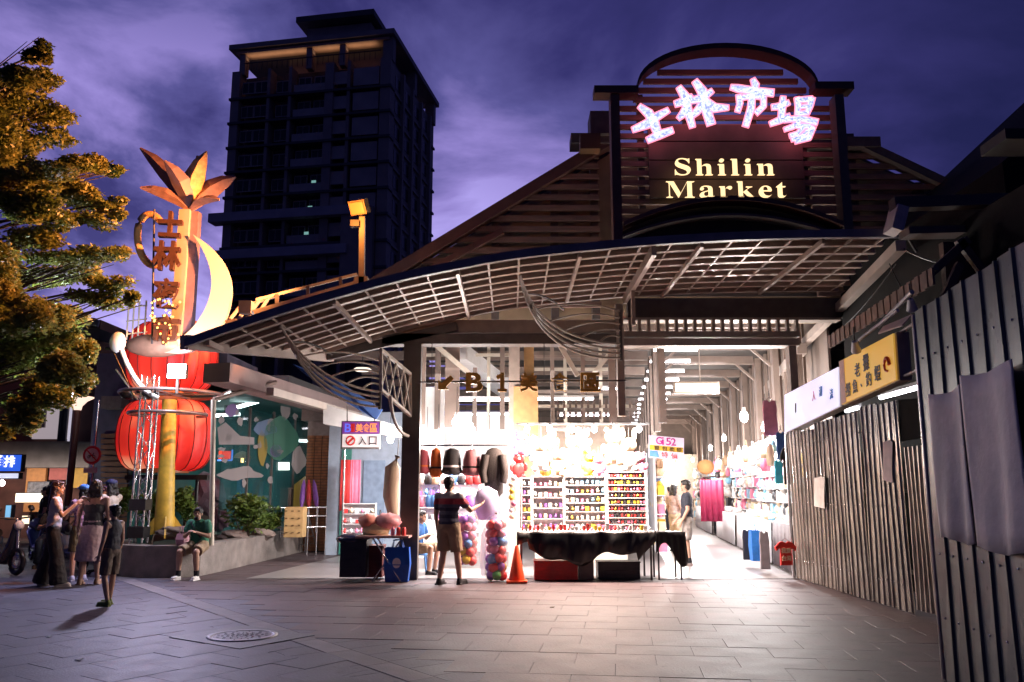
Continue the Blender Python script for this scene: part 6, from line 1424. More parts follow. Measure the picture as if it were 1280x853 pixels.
# roof parts over the restaurant, lit orange
rfp = E('roof_gutter_frame', P(380, 370, 14.6), 'orange lit roof gutter and thin rail above the left of the canopy', 'gutter')
M_gut = mat('gutter_cream', (.5, .42, .32), .5, var=.1)
mb = MB(); mb.bar(P(317, 394, 14.2), P(446, 357, 15.0), .12, .16); mb.build('gutter', M_gut, rfp)
mb = MB(); mb.bar(P(320, 375, 14.6), P(446, 343, 15.4), .05, .05); mb.build('rail', M_gut, rfp)
for t in (.2, .5, .83): mb = MB(); mb.bar(P(320, 375, 14.6).lerp(P(446, 343, 15.4), t), P(317, 392, 14.2).lerp(P(446, 355, 15.0), t)+Vector((0, .1, 0)), .06, .06, up=(1, 0, 0)); mb.build('strut', M_steel_d, rfp)
mb = MB(); mb.box(P(308, 385, 14.5), (.22, .2, .22)); mb.build('end_box', M_navy, rfp)
rr_ = MB(); 
for k in range(4): rr_.bar(P(284+k*12, 404-k*2, 14.4), P(300+k*12, 384-k*4, 15.6), .04, .05)
rr_.bar(P(282, 403, 14.4), P(330, 394, 14.5), .05, .06); rr_.bar(P(298, 386, 15.6), P(345, 370, 15.6), .05, .06); rr_.build('side_lattice', M_purl, rfp)
# lamp post with amber floodlight
lp = E('floodlight_post', P(452, 362, 14.75), 'orange lit post with an amber floodlight on top above the canopy', 'floodlight')
a, b = P(452, 362, 14.75), P(453, 272, 14.75); mb = MB(); mb.bar(a, b, .10, .10, up=(0, 1, 0)); mb.build('post', M_gut, lp)
mb = MB(); mb.box(P(452, 352, 14.8), (.24, .2, .14)); mb.build('base', M_gut, lp)
hd_ = P(449, 259, 14.6); Mh = Matrix.Rotation(R(-24), 3, 'Z') @ Matrix.Rotation(R(28), 3, 'X')
mb = MB(); mb.box(hd_, (.34, .14, .26), M=Mh); mb.build('housing', mat('lamp_housing', (.35, .2, .08), .5), lp)
mb = MB(); mb.box(hd_+Mh @ Vector((0, -.08, 0)), (.28, .02, .20), M=Mh); mb.build('lens', emis('amber_lens', (1, .22, .03), 1.6), lp)
mb = MB(); mb.tube([b, hd_+Vector((0, .1, -.1))], .03, 6); mb.box(P(444, 280, 14.7), (.16, .12, .12)); mb.build('ballast', M_steel_d, lp)
def spot(name, loc, tgt, energy, color, ang, blend=.5, r=.1):
    d = lf.new(name, 'SPOT'); d.energy = energy; d.color = color; d.spot_size = R(ang); d.spot_blend = blend; d.shadow_soft_size = r
    o = bpy.data.objects.new(name, d); col.objects.link(o); o.location = loc; o.rotation_euler = (Vector(tgt)-Vector(loc)).to_track_quat('-Z', 'Y').to_euler(); return o
spot('amber_floodlight', hd_+Vector((-.12, -.22, -.02)), (-8.0, 14.4, 5.5), 6500, (1, .34, .10), 94); point('amber_spill', hd_+Vector((-.1, -.35, -.25)), 40, (1, .33, .06), .08)
point('floodlight_glow', FLC+Vector((0, -.35, .1)), 170, (.85, .85, 1), .15)
spot('floodlight_lamp', FLC-Vector((0, .12, 0)), (-7.6, 9, 1.0), 750, (.64, .62, 1.0), 150, .6, .12)
# shade-casting roof of restaurant
mb = MB(); mb.prism([(-8.4, 18.3, 3.85), (-4.9, 18.3, 3.85), (-4.2, 25.6, 3.85), (-8.4, 25.6, 3.85)], (0, 0, .15)); mb.build('roof', M_roof, gb_)

# ---- the big tree at the left edge
tr = E('street_tree', (-10.2, 12.6, 0), 'large layered leafy tree at the left edge lit amber and green', 'tree')
mb = MB(); mb.tube([(-10.6, 12.8, 0), (-10.5, 12.7, 1.6), (-10.2, 12.6, 3.4), (-10.3, 12.6, 5.4), (-10.1, 12.6, 7.6), (-10.0, 12.6, 9)], [.26, .22, .18, .14, .08, .03], 12); mb.build('trunk', M_bark, tr)
tq = random.Random(77); cr_ = MB(); br = MB()
TC = [(20, 95, 45, 14), (45, 75, 22, 12), (60, 100, 22, 8), (15, 125, 60, 14), (40, 150, 50, 12), (10, 170, 50, 18), (55, 170, 40, 9), (25, 205, 60, 14), (85, 195, 40, 8), (110, 205, 28, 7), (45, 230, 60, 12), (125, 215, 26, 6), (145, 200, 18, 6), (90, 225, 50, 9), (20, 255, 50, 18), (75, 255, 55, 10), (130, 250, 26, 6), (50, 285, 55, 13), (110, 280, 40, 8), (145, 262, 22, 6), (15, 310, 50, 20),
      (70, 315, 50, 10), (125, 315, 35, 9), (150, 318, 20, 8), (40, 345, 55, 14), (100, 345, 45, 11), (145, 355, 30, 9), (165, 372, 14, 8), (120, 372, 40, 9), (15, 370, 45, 20), (65, 380, 45, 12), (30, 410, 50, 22), (75, 420, 40, 16), (15, 450, 45, 24), (60, 455, 45, 18), (95, 450, 26, 13), (110, 475, 18, 10), (40, 490, 50, 20), (85, 480, 26, 12), (15, 530, 24, 18), (30, 510, 25, 16),
      (-40, 120, 60, 40), (-40, 220, 60, 50), (-40, 330, 60, 50), (-40, 440, 60, 50)]
for (px, py, rx, ry) in TC:
    py += tq.uniform(-12, 12); px += tq.uniform(-6, 6)
    Yt = (12.6+tq.uniform(-1.2, 1.4)) if px < 60 else 13.3+tq.uniform(-.5, .5); c = P(px, py, Yt); k = Yt/1050; nl = int(rx*ry*3.2)+170; ry *= 1.6
    for s_ in range(4):
        o = Vector((tq.uniform(-.6, .6)*rx*k, tq.uniform(-.5, .5)*rx*k, tq.uniform(-.5, .5)*ry*k)); leaves(cr_, c+o, (rx*k*.5, rx*k*.45, ry*k*.55), nl//4, .046, tq)
    root = Vector((-10.25, 12.6, min(8.2, max(2.2, c.z-1.5+tq.uniform(-.6, .4))))); br.tube([root, root.lerp(c, .5)+Vector((0, 0, .12)), c], [.05, .03, .012], 5)
    for s_ in range(3): br.tube([root.lerp(c, .6), c+Vector((tq.uniform(-.7, .7)*rx*k, tq.uniform(-.3, .3), tq.uniform(-.6, .6)*ry*k))], [.018, .006], 4)
cr_.build('crown', M_tree, tr); br.build('branch', M_bark, tr)
# ---- street lamp with flared shade
sl_ = E('street_lamp', (P(88, 690, 20).x, 20, 0), 'brown lamp post with a glowing flared white shade under the tree', 'street lamp')
a, b = P(88, 640, 20), P(97, 512, 20); mb = MB(); mb.tube([(b.x-.05, 20, 0), (b.x, 20, b.z)], .08, 10); mb.build('post', mat('post_brown_red', (.16, .07, .05), .5), sl_)
t_ = P(97, 497, 20); mb = MB(); mb.lathe((b.x, 20, b.z-.02), [(.08, 0), (.10, .1), (.20, .22), (.34, .30), (.34, .32)], 20); mb.build('shade', emis('shade_glow', (1, .72, .58), 1.3), sl_)
# no motorcycles sign
ns = E('no_motorcycles_sign', P(115, 570, 19), 'round red and white no motorcycles sign on a grey pole', 'road sign')
c = P(115, 569, 19); mb = MB(); mb.tube([(c.x, 19.06, 0), (c.x+.02, 19.06, P(119, 500, 19).z)], .035, 8); mb.build('pole', M_chrome, ns)
def disc(mb, c, r, y, d=.012, n=28): mb.prism([c+Vector((r*math.cos(2*math.pi*k/n), y, r*math.sin(2*math.pi*k/n))) for k in range(n)], (0, d, 0)); return mb
mb = disc(MB(), c, .205, 0); mb.build('red_disc', mat('sign_red2', (.6, .03, .04), .4), ns); mb = disc(MB(), c, .15, -.013); mb.build('white_disc', mat('sign_white2', (.7, .66, .66), .4), ns)
mb = MB(); 
for s in (-1, 1): mb.tube([c+Vector((s*.055+.028*math.cos(t*math.pi/6), -.02, -.04+.028*math.sin(t*math.pi/6))) for t in range(13)], .008, 4, False)
mb.bar(c+Vector((-.055, -.02, -.03)), c+Vector((.03, -.02, .0)), .008, .03); mb.bar(c+Vector((.03, -.02, 0)), c+Vector((.05, -.02, .05)), .008, .015); mb.build('motorcycle_symbol', M_bk, ns)
mb = MB(); mb.bar(c+Vector((-.11, -.03, .11)), c+Vector((.11, -.03, -.11)), .008, .025); mb.build('slash', mat('sign_red2', (.6, .03, .04), .4), ns)
p = P(113, 588, 19); mb = MB(); mb.box(p, (.3, .015, .12)); mb.build('plate', mat('sign_white2', (.7, .66, .66), .4), ns)
# ---- far left street buildings
fbA = E('street_building', P(70, 600, 27), 'dark tiled street building with white lit shop window upstairs behind the tree', 'building')
M_fb = mat('brick_dark_red', (.10, .045, .04), .8, var=.3, scale=3); M_fb2 = mat('far_wall_grey', (.06, .06, .065), .8, var=.3, scale=3)
a, b = P(-60, 400, 28), P(126, 400, 28); zt = P(60, 400, 28).z
mb = MB(); mb.box(((a.x+b.x)/2, 29.5, zt/2), (b.x-a.x, 3, zt)); mb.build('wall', M_fb, fbA)
mb = MB(); mb.prism([P(80, 400, 27.8), P(122, 410, 27.8), P(160, 425, 27.8), P(160, 436, 27.8), P(80, 412, 27.8)], (0, .5, 0)); mb.build('eaves', M_fb2, fbA)
mb = MB(); p = P(113, 405, 27.6); mb.lathe((p.x, 27.6, p.z-.1), [(.25, 0), (.28, .2), (.2, .28)], 14); mb.build('roof_cap', M_black, fbA)
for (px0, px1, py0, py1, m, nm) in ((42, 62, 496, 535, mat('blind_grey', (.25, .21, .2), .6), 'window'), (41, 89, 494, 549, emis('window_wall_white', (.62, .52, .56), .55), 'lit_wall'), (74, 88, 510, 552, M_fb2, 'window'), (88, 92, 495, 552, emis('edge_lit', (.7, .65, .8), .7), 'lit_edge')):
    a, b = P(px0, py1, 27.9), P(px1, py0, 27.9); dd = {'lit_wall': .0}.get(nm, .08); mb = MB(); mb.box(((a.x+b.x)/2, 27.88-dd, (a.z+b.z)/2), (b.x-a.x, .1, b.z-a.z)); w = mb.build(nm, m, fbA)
    if nm == 'window': mb = MB(); mb.box(((a.x+b.x)/2, 27.88-dd-.04, (a.z+b.z)/2), (.06, .08, b.z-a.z)); mb.build('frame', M_black, w)
for (px0, px1, py0, py1, m, nm, Y) in ((-60, 150, 553, 585, M_fb2, 'awning', 27.0), (30, 60, 575, 640, mat('poster_orange', (.45, .22, .08), .6), 'shop_poster', 27.7), (62, 88, 570, 600, mat('poster_red', (.35, .10, .10), .6), 'shop_poster', 27.72), (90, 135, 575, 610, mat('poster_gold', (.4, .26, .05), .6), 'shop_poster', 27.7)):
    a, b = P(px0, py1, Y), P(px1, py0, Y); mb = MB(); mb.box(((a.x+b.x)/2, Y, (a.z+b.z)/2), (b.x-a.x, .12 if nm != 'awning' else .8, b.z-a.z)); mb.build(nm, m, fbA)
area('street_shop_light', P(70, 590, 26), (R(60), 0, 0), 6, .5, 110, (1, .75, .6))
fbB = E('side_building', P(140, 480, 24), 'pale narrow side building with an orange roller shutter behind the lanterns', 'building')
a, b = P(124, 430, 24.5), P(285, 430, 24.5); zt = P(140, 442, 24.5).z; mb = MB(); mb.box(((a.x+b.x)/2, 26, zt/2), (b.x-a.x, 3, zt)); mb.build('wall', mat('far_wall_violet', (.20, .17, .22), .7, var=.3, scale=2), fbB)
mb = MB(); p = P(143, 600, 24.4)
for k in range(16): q_ = P(143, 545+k*7, 24.4); mb2 = MB(); mb2.box(q_, (.75, .08, .12)); mb2.build('shutter_slat', mat('shutter_orange', (.35, .15, .07), .6), fbB)
a, b = P(136, 498, 24.4), P(160, 512, 24.4); mb = MB(); mb.box(((a.x+b.x)/2, 24.2, (a.z+b.z)/2), (b.x-a.x, .5, .35)); mb.build('air_conditioner', mat('ac_tan', (.4, .32, .25), .6), fbB)
# lit street stalls / signs at far left
def fsign(px0, px1, py0, py1, Y, m, label, nm='shop_sign', chars=None, cm=None, cat='sign'):
    a, b = P(px0, py1, Y), P(px1, py0, Y); r = E(nm, ((a.x+b.x)/2, Y, a.z), label, cat); mb = MB(); mb.box(((a.x+b.x)/2, Y+.1, (a.z+b.z)/2), (b.x-a.x, .18, b.z-a.z)); mb.build('case', M_black, r)
    mb = MB(); mb.box(((a.x+b.x)/2, Y, (a.z+b.z)/2), (b.x-a.x-.04, .02, b.z-a.z-.04)); mb.build('face', m, r)
    for ch, px, w in (chars or []): mb = MB(); glyph(mb, ch, P(px, (py0+py1)/2-2, Y-.02), (1, 0, 0), (0, 0, 1), w/1050*Y, w/1050*Y*1.1, .01, .03); mb.build('lettering', cm, r)
    return r
fsign(-22, 28, 568, 590, 22, emis('sign_blue_lit', (.03, .12, .75), 1.0), 'blue lit shop sign with white characters 雞排 at the left edge', chars=(('雞', -2, 14), ('排', 12, 13)), cm=emis('char_white', (.9, .9, 1), 1.6))
fsign(-22, 24, 591, 599, 22, emis('sign_white_lit', (.75, .78, 1), .9), 'thin white lit strip under the blue shop sign', 'sign_strip')
fsign(18, 58, 616, 629, 23, emis('menu_white', (1, .85, .62), 2.2), 'warm white lit menu board behind the long-haired woman', 'menu_board', cat='menu board')
fsign(5, 15, 631, 650, 23, emis('screen_blue', (.2, .45, .7), .9), 'small blue lit panel low at the left edge', 'lit_panel', cat='lit panel')
fsign(26, 38, 644, 656, 22.5, emis('menu_warm', (1, .75, .5), 1.8), 'small bright panel below the menu board', 'lit_panel', cat='lit panel')
fsign(33, 62, 602, 618, 23.2, mat('poster_faces', (.35, .26, .22), .6, var=.6, scale=10), 'dim cream banner above the lit menu board', 'banner', cat='banner')
fl2 = P(3, 604, 22); hang_bulb(fl2, 'cool bulb under the blue shop sign', 40, None, 1.2, lc=(.8, .9, 1))
# ---- parked scooters
def scooter(x, y, rz, label, m):
    r = E('parked_scooter', (x, y, 0), label, 'scooter', 'scooters parked at the left edge', rz)
    for yy in (-.6, .6):
        mb = MB(); ring = [(0, yy+.2*math.cos(t*math.pi/10), .24+.2*math.sin(t*math.pi/10)) for t in range(21)]; mb.tube(ring, .045, 8, False); w = mb.build('wheel', M_black, r, True)
        mb = MB(); ring = [(0, yy+.11*math.cos(t*math.pi/6), .24+.11*math.sin(t*math.pi/6)) for t in range(13)]; mb.tube(ring, .03, 6, False); mb.build('rim', M_chrome, w, True)
    mb = MB(); mb.tube([(0, .85, .5), (0, .6, .62), (0, .25, .55), (0, .1, .3), (0, -.25, .28), (0, -.42, .5), (0, -.5, .9)], [.05, .16, .19, .14, .12, .12, .07], 10); mb.build('body', m, r, True)
    mb = MB(); mb.tube([(0, .75, .72), (0, .4, .78), (0, .1, .72)], [.1, .14, .09], 10); mb.build('seat', M_black, r, True)
    mb = MB(); mb.tube([(0, -.6, .26), (0, -.52, .9), (0, -.48, 1.0)], .03, 8); mb.build('fork', M_chrome, r, True)
    mb = MB(); mb.tube([(-.3, -.38, 1.02), (0, -.48, 1.0), (.3, -.38, 1.02)], .018, 6); mb.build('handlebar', M_black, r, True)
    mb = MB(); mb.ball((0, -.56, .88), (.09, .07, .09), 10, 7); mb.build('headlight', M_white, r, True)
    for s in (-1, 1): mb = MB(); mb.ball((s*.3, -.4, 1.17), (.06, .015, .045), 8, 6); mb.tube([(s*.26, -.38, 1.02), (s*.3, -.4, 1.15)], .008, 4); mb.build('mirror', M_black, r, True)
g = G(10, 712); scooter(-9.5, 16.0, R(60), 'dark scooter parked leftmost at the picture edge', mat('scooter_dark', (.03, .035, .05), .25, coat=.5))
scooter(-8.7, 17.0, R(50), 'grey scooter parked behind the woman in wide black trousers', mat('scooter_grey', (.10, .10, .13), .25, coat=.5)); scooter(-10.2, 18.6, R(40), 'blue grey scooter parked at the back left', mat('scooter_blue', (.03, .05, .12), .25, coat=.5))

spot('dish_spot', P(147, 428, 15.5)+Vector((-.35, -.35, 0)), (-8.3, 13.0, 4.1), 1500, (.80, 1, .86), 84, .6, .1)
for k, (px, py, w, h) in enumerate(((285, 625, 10, 26), (302, 610, 7, 40), (322, 618, 9, 30), (340, 602, 8, 44), (358, 622, 12, 20))):
    p = P(px, py, 21.5); mb = MB(); mb.box(p, (w/1050*21.5, .3, h/1050*21.5)); mb.box(p+Vector((0, 0, h/1050*10.8+.02)), (w/1050*21.5+.05, .34, .03)); tag(mb.build('shelf_unit', [M_int_d, PAL[4], M_steel_d, mat('unit_teal', (.05, .2, .2), .5), M_int][k]), ['first', 'second', 'third', 'fourth', 'fifth'][k]+' tall shelf unit from the left inside the glass front', 'shelf unit')

shrub(338, 648, 30, 30, 19.4, 'small dark shrub at the end of the planter by the box panel', 8, 700)
qs = random.Random(9)
qm = MB()
for i in range(18):
    px, py = qs.uniform(275, 382), qs.uniform(515, 625); qm.prism([on_glass(*p) for p in blob(px, py, qs.uniform(2, 5), qs.uniform(2, 6), 10, .25, i)], gn*.006)
tag(qm.build('small_stickers', MS[3]), 'scatter of tiny pale stickers all over the glass front', 'stickers', kind='stuff')
# ================================================================ PEOPLE
def J(**k): return {a: Vector(b) for a, b in k.items()}
STAND = dict(pel=(0, 0, .95), waist=(0, 0, 1.08), chest=(0, .0, 1.28), neck=(0, -.015, 1.45), head=(0, .015, 1.60),
             shl=(-.185, -.01, 1.395), ell=(-.235, -.01, 1.12), wrl=(-.24, .05, .87), shr=(.185, -.01, 1.395), elr=(.235, -.01, 1.12), wrr=(.24, .05, .87),
             hil=(-.09, 0, .92), knl=(-.105, .02, .49), anl=(-.115, -.02, .085), hir=(.09, 0, .92), knr=(.105, .02, .49), anr=(.115, -.02, .085))
def cap(mb, a, b, r0, r1, n=10):
    a, b = Vector(a), Vector(b); mb.ball(a, r0, n, 6); mb.ball(b, r1, n, 6); mb.tube([a, b], [r0, r1], n)
def remesh(mb, name, m, parent, vox=.012, smooth=3):
    o = mb.build(name, m, parent, True); md = o.modifiers.new('r', 'REMESH'); md.mode = 'VOXEL'; md.voxel_size = vox; md.use_smooth_shade = True
    s = o.modifiers.new('s', 'SMOOTH'); s.iterations = smooth; s.factor = .5
    if name != 'body':
        tx = bpy.data.textures.get('tx_'+name) or bpy.data.textures.new('tx_'+name, 'CLOUDS'); tx.noise_scale = .03 if name == 'hair' else .11; tx.noise_depth = 2
        dp = o.modifiers.new('d', 'DISPLACE'); dp.texture = tx; dp.strength = {'hair': .030, 'shoe': .004, 'cap': .006}.get(name, .030); dp.mid_level = .45; dp.texture_coords = 'LOCAL'
    return o
def hand(mb, wrist, elbow, side, curl=.5, fwd=(0, 1, 0)):
    w = Vector(wrist); d = (w-Vector(elbow)).normalized(); f = Vector(fwd); f = (f-d*f.dot(d)); f = f.normalized() if f.length > .1 else Vector((1, 0, 0)); t = d.cross(f)*side  # t: palm normal direction
    pc_ = w+d*.05; M = Matrix((f, t, d)).transposed(); mb.ball(pc_, (.038, .016, .050), 10, 7, M=M)
    for k, L in enumerate((.066, .074, .070, .056)):
        b0 = w+d*.088+f*(.027-.018*k); b1 = b0+d*L*.55+t*(-.010*curl*2); b2 = b1+d*L*.45*(1-curl*.6)+t*(-L*.45*curl); cap(mb, b0, b1, .0085, .008, 6); cap(mb, b1, b2, .008, .0065, 6)
    b0 = w+d*.03+f*.034; b1 = b0+d*.028+f*.022; b2 = b1+d*.026+f*.004-t*.01; cap(mb, b0, b1, .011, .0095, 6); cap(mb, b1, b2, .0095, .008, 6)
def person(loc, rz, label, H=1.72, pose=None, group=None, skin=M_skin, hair='short', hair_m=None, top=None, bottom=None, shoes=None, build=1.0, look=0.0, curl=.5, cap_m=None, extra=None, socks=None, female=False, hand_fwd=(0, 1, 0)):
    j = {k: Vector(v) for k, v in {**STAND, **(pose or {})}.items()}; s = H/1.72; w = build
    r = E('person', loc, label, 'person', group, rz); r.scale = (s, s, s)
    b = MB(); hd = j['head']; Rl = Matrix.Rotation(look, 3, 'Z')
    # trunk
    up = (j['neck']-j['pel']).normalized(); ax = (j['shr']-j['shl']); ax = ax.normalized(); fw = up.cross(ax).normalized(); MT = Matrix((ax, -ax.cross(up).normalized()*-1, up)).transposed()
    b.ball(j['chest'], (.165*w, .105*w, .20), 14, 10, M=MT); b.ball(j['waist'], (.135*w, .10*w, .16), 14, 10, M=MT); b.ball(j['pel'], (.155*w, .11*w, .12), 14, 10)
    for a in 'lr':
        cap(b, j['chest']+(j['sh'+a]-j['chest'])*.55, j['sh'+a], .07, .058*w); cap(b, j['sh'+a], j['el'+a], .052*w, .040*w); cap(b, j['el'+a], j['wr'+a], .040*w, .026)
        hand(b, j['wr'+a], j['el'+a], 1 if a == 'l' else -1, curl, hand_fwd)
        cap(b, j['hi'+a], j['kn'+a], .088*w, .055*w); cap(b, j['kn'+a], j['kn'+a].lerp(j['an'+a], .35), .052*w, .056*w); cap(b, j['kn'+a].lerp(j['an'+a], .35), j['an'+a], .056*w, .036)
        f0 = (j['kn'+a]-j['hi'+a]); toe = Vector((.02 if a == 'r' else -.02, .15, -.05)); cap(b, j['an'+a]+Vector((0, 0, -.04)), j['an'+a]+toe, .035, .028)
    cap(b, j['neck']-up*.06, hd-Vector((0, 0, .06)), .058, .050)
    hx = lambda x, y, z: hd+Rl @ Vector((x, y, z))
    b.ball(hx(0, -.01, .025), (.076, .092, .095), 16, 12, M=Rl); b.ball(hx(0, .022, -.045), (.055, .062, .062), 14, 10, M=Rl)   # cranium, jaw
    b.ball(hx(0, .085, -.005), (.012, .02, .025), 8, 6, M=Rl); b.ball(hx(0, .07, -.055), (.026, .014, .012), 8, 6, M=Rl); b.ball(hx(0, .072, -.09), (.02, .015, .016), 8, 6, M=Rl)
    for sx in (-1, 1): b.ball(hx(sx*.078, 0, -.005), (.012, .022, .032), 8, 6, M=Rl)
    remesh(b, 'body', skin, r, .0085, 2)
    for sx in (-1, 1):
        e = MB(); e.ball(hx(sx*.03, .079, .012), (.014, .008, .009), 8, 6, M=Rl); e.build('eye', mat('eye_dark', (.03, .02, .02), .2), r, True)
        e = MB(); e.box(hx(sx*.031, .083, .033), (.028, .008, .006), M=Rl); e.build('eyebrow', M_hair, r, True)
    m_ = MB(); m_.ball(hx(0, .083, -.055), (.022, .006, .006), 8, 5, M=Rl); m_.build('mouth', mat('lips', (.35, .12, .10), .5), r, True)
    # hair
    hm = hair_m or M_hair; h = MB()
    h.ball(hx(0, -.022, .045), (.088, .098, .088), 16, 12, M=Rl); h.ball(hx(0, -.05, .0), (.080, .065, .085), 14, 10, M=Rl)
    if hair == 'short': h.ball(hx(0, .045, .085), (.065, .045, .03), 12, 8, M=Rl)
    if hair == 'long': 
        for sx in (-1, 0, 1): cap(h, hx(sx*.055, -.05, .0), hx(sx*.06, -.09, -.34), .055, .045)
        h.ball(hx(0, .04, .085), (.07, .045, .03), 12, 8, M=Rl)
    if hair == 'bob':
        for sx in (-1, 0, 1): cap(h, hx(sx*.06, -.035, .0), hx(sx*.07, -.06, -.13), .05, .05)
        h.ball(hx(0, .04, .085), (.07, .045, .03), 12, 8, M=Rl)
    if hair == 'bun': h.ball(hx(0, -.10, .10), (.05, .05, .05), 10, 8)
    remesh(h, 'hair', hm, r, .011, 2)
    if cap_m:
        c = MB(); c.ball(hx(0, -.01, .065), (.096, .108, .075), 16, 10, M=Rl); q_ = [hx(.075*math.cos(t), .07+.11*math.sin(t), .062) for t in [math.pi*k/8 for k in range(9)]]; c.prism(q_, (0, 0, .014)); remesh(c, 'cap', cap_m, r, .009, 1)
    t = dict(kind='tee', m=PAL[6], len=.30); t.update(top or {})
    # clothes
    c = MB(); g = .018*1.0
    if t['kind'] in ('tee', 'vest', 'tube'):
        if t['kind'] != 'tube':
            c.ball(j['chest']+up*.0, (.182*w, .122*w, .205), 16, 12, M=MT)
            c.ball(j['chest']+up*.085, (.165*w, .085*w, .08), 16, 12, M=MT)
        else: c.ball(j['chest']-up*.04, (.18*w, .122*w, .13), 16, 12, M=MT)
        c.ball(j['waist'], (.16*w, .125*w, .17), 16, 12, M=MT); c.ball(j['pel']+up*.03, (.175*w, .13*w, .13), 16, 12, M=MT)
        for a in 'lr':
            if t['kind'] == 'tee':
                k = t.get('sleeve', .55); cap(c, j['sh'+a]-(j['sh'+a]-j['chest'])*.2, j['sh'+a], .075*w, .073*w); cap(c, j['sh'+a], j['sh'+a].lerp(j['el'+a], k), .073*w, .068*w)
            elif t['kind'] == 'vest': cap(c, j['chest']+up*.05, j['chest'].lerp(j['sh'+a], .72)+up*.04, .08, .05)
    remesh(c, t.get('name', 'shirt'), t['m'], r, .0105, 3)
    bt = dict(kind='shorts', m=PAL[8]); bt.update(bottom or {}); c = MB(); seated = abs(j['knl'].z-j['hil'].z) < .2
    if bt['kind'] in ('shorts', 'trousers', 'wide'):
        c.ball(j['pel']-Vector((0, 0, .01)), (.172*w, .130*w, .13), 16, 12)
        for a in 'lr':
            if bt['kind'] == 'shorts':
                e = j['hi'+a].lerp(j['kn'+a], bt.get('k', .92)); cap(c, j['hi'+a], j['hi'+a].lerp(e, .5), .112*w, .100*w); c.tube([j['hi'+a].lerp(e, .4), e], [.105*w, .098*w], 12)
            elif bt['kind'] == 'trousers': cap(c, j['hi'+a], j['kn'+a], .105*w, .08*w); c.tube([j['kn'+a], j['an'+a]+Vector((0, 0, .01))], [.08*w, .062], 12)
            else: cap(c, j['hi'+a], j['kn'+a], .115*w, .12*w); c.tube([j['kn'+a], j['an'+a]-Vector((0, 0, .03))], [.12*w, .14], 12)
    else:
        p = j['pel']; c.lathe(p-Vector((0, 0, bt.get('len', .5))), [(.25*w, 0), (.23*w, bt.get('len', .5)*.4), (.185*w, bt.get('len', .5)*.85), (.15*w, bt.get('len', .5)+.12)], 20, 1, .78)
    o = remesh(c, {'skirt': 'skirt', 'shorts': 'shorts'}.get(bt['kind'], 'trousers'), bt['m'], r, .0105, 3)
    for a in 'lr':
        an = j['an'+a]; toe = Vector((.02 if a == 'r' else -.02, .15, 0)); c = MB(); base = Vector((an.x, an.y, an.z-.045)); cap(c, base+Vector((0, -.02, 0)), base+toe, .047, .040); c.box(base+toe*.45+Vector((0, 0, -.032)), (.085, .26, .025)); c.ball(base+Vector((0, -.01, .03)), .045, 10, 7); remesh(c, 'shoe', shoes or M_white, r, .010, 2)
        if socks: c = MB(); c.tube([an+Vector((0, 0, -.01)), an.lerp(j['kn'+a], .22)], .048, 12); c.build('sock', socks, r, True)
    if extra: extra(r, j)
    return r
# materials with stripes
def stripe_mat(name, bands):
    m = bpy.data.materials.new(name); m.use_nodes = True; nt = m.node_tree; b = nt.nodes['Principled BSDF']; b.inputs['Roughness'].default_value = .8
    tc = nt.nodes.new('ShaderNodeTexCoord'); sx = nt.nodes.new('ShaderNodeSeparateXYZ'); nt.links.new(tc.outputs['Object'], sx.inputs[0]); mr = nt.nodes.new('ShaderNodeMapRange'); mr.inputs[1].default_value = .85; mr.inputs[2].default_value = 1.5; nt.links.new(sx.outputs['Z'], mr.inputs[0])
    r = nt.nodes.new('ShaderNodeValToRGB'); r.color_ramp.interpolation = 'CONSTANT'; nt.links.new(mr.outputs[0], r.inputs[0])
    for i, (p, c) in enumerate(bands):
        if i == 0: e = r.color_ramp.elements[0]; e.position = p
        elif i == 1: e = r.color_ramp.elements[1]; e.position = p
        else: e = r.color_ramp.elements.new(p)
        e.color = (*c, 1)
    nt.links.new(r.outputs[0], b.inputs['Base Color']); return m
nv, gy = (.02, .022, .05), (.07, .07, .11)
M_strp = stripe_mat('striped_shirt', [(0, nv)]+[(.06+.085*k, gy if k % 2 == 0 else nv) for k in range(7)]+[(.655, (.30, .03, .05)), (.80, (.30, .27, .28)), (.9, (.5, .47, .45))])
M_kh = mat('khaki', (.30, .21, .13), .8, var=.15, bump=.3, bscale=20); M_gsh = mat('grey_camo', (.26, .23, .21), .8, var=.35, scale=14); M_blk = mat('black_fabric', (.014, .013, .016), .8, bump=.7, bscale=13, stretch=(1, 1, .6)); M_dgr = mat('dark_navy_fabric', (.02, .022, .035), .8, bump=.7, bscale=13, stretch=(1, 1, .6))
g = G(560, 731); person((g.x, g.y, 0), R(-25), 'man in a navy and red striped T-shirt and khaki shorts reaching towards ball sacks', 1.73, dict(elr=(.30, .18, 1.18), wrr=(.36, .40, 1.26), anr=(.16, .10, .085), knr=(.13, .06, .49), anl=(-.13, -.06, .085)), top=dict(m=M_strp), bottom=dict(m=M_kh), shoes=M_blk, build=1.05)
g = G(861, 708); person((g.x, g.y, 0), R(80), 'man in a dark T-shirt and grey shorts standing in profile in the aisle', 1.72, dict(wrl=(-.22, .12, .88), wrr=(.22, .20, .92), elr=(.23, .0, 1.13)), top=dict(m=M_dgr), bottom=dict(m=M_gsh), shoes=mat('shoe_grey_brown', (.25, .2, .18), .6), socks=M_blk, look=R(-10))
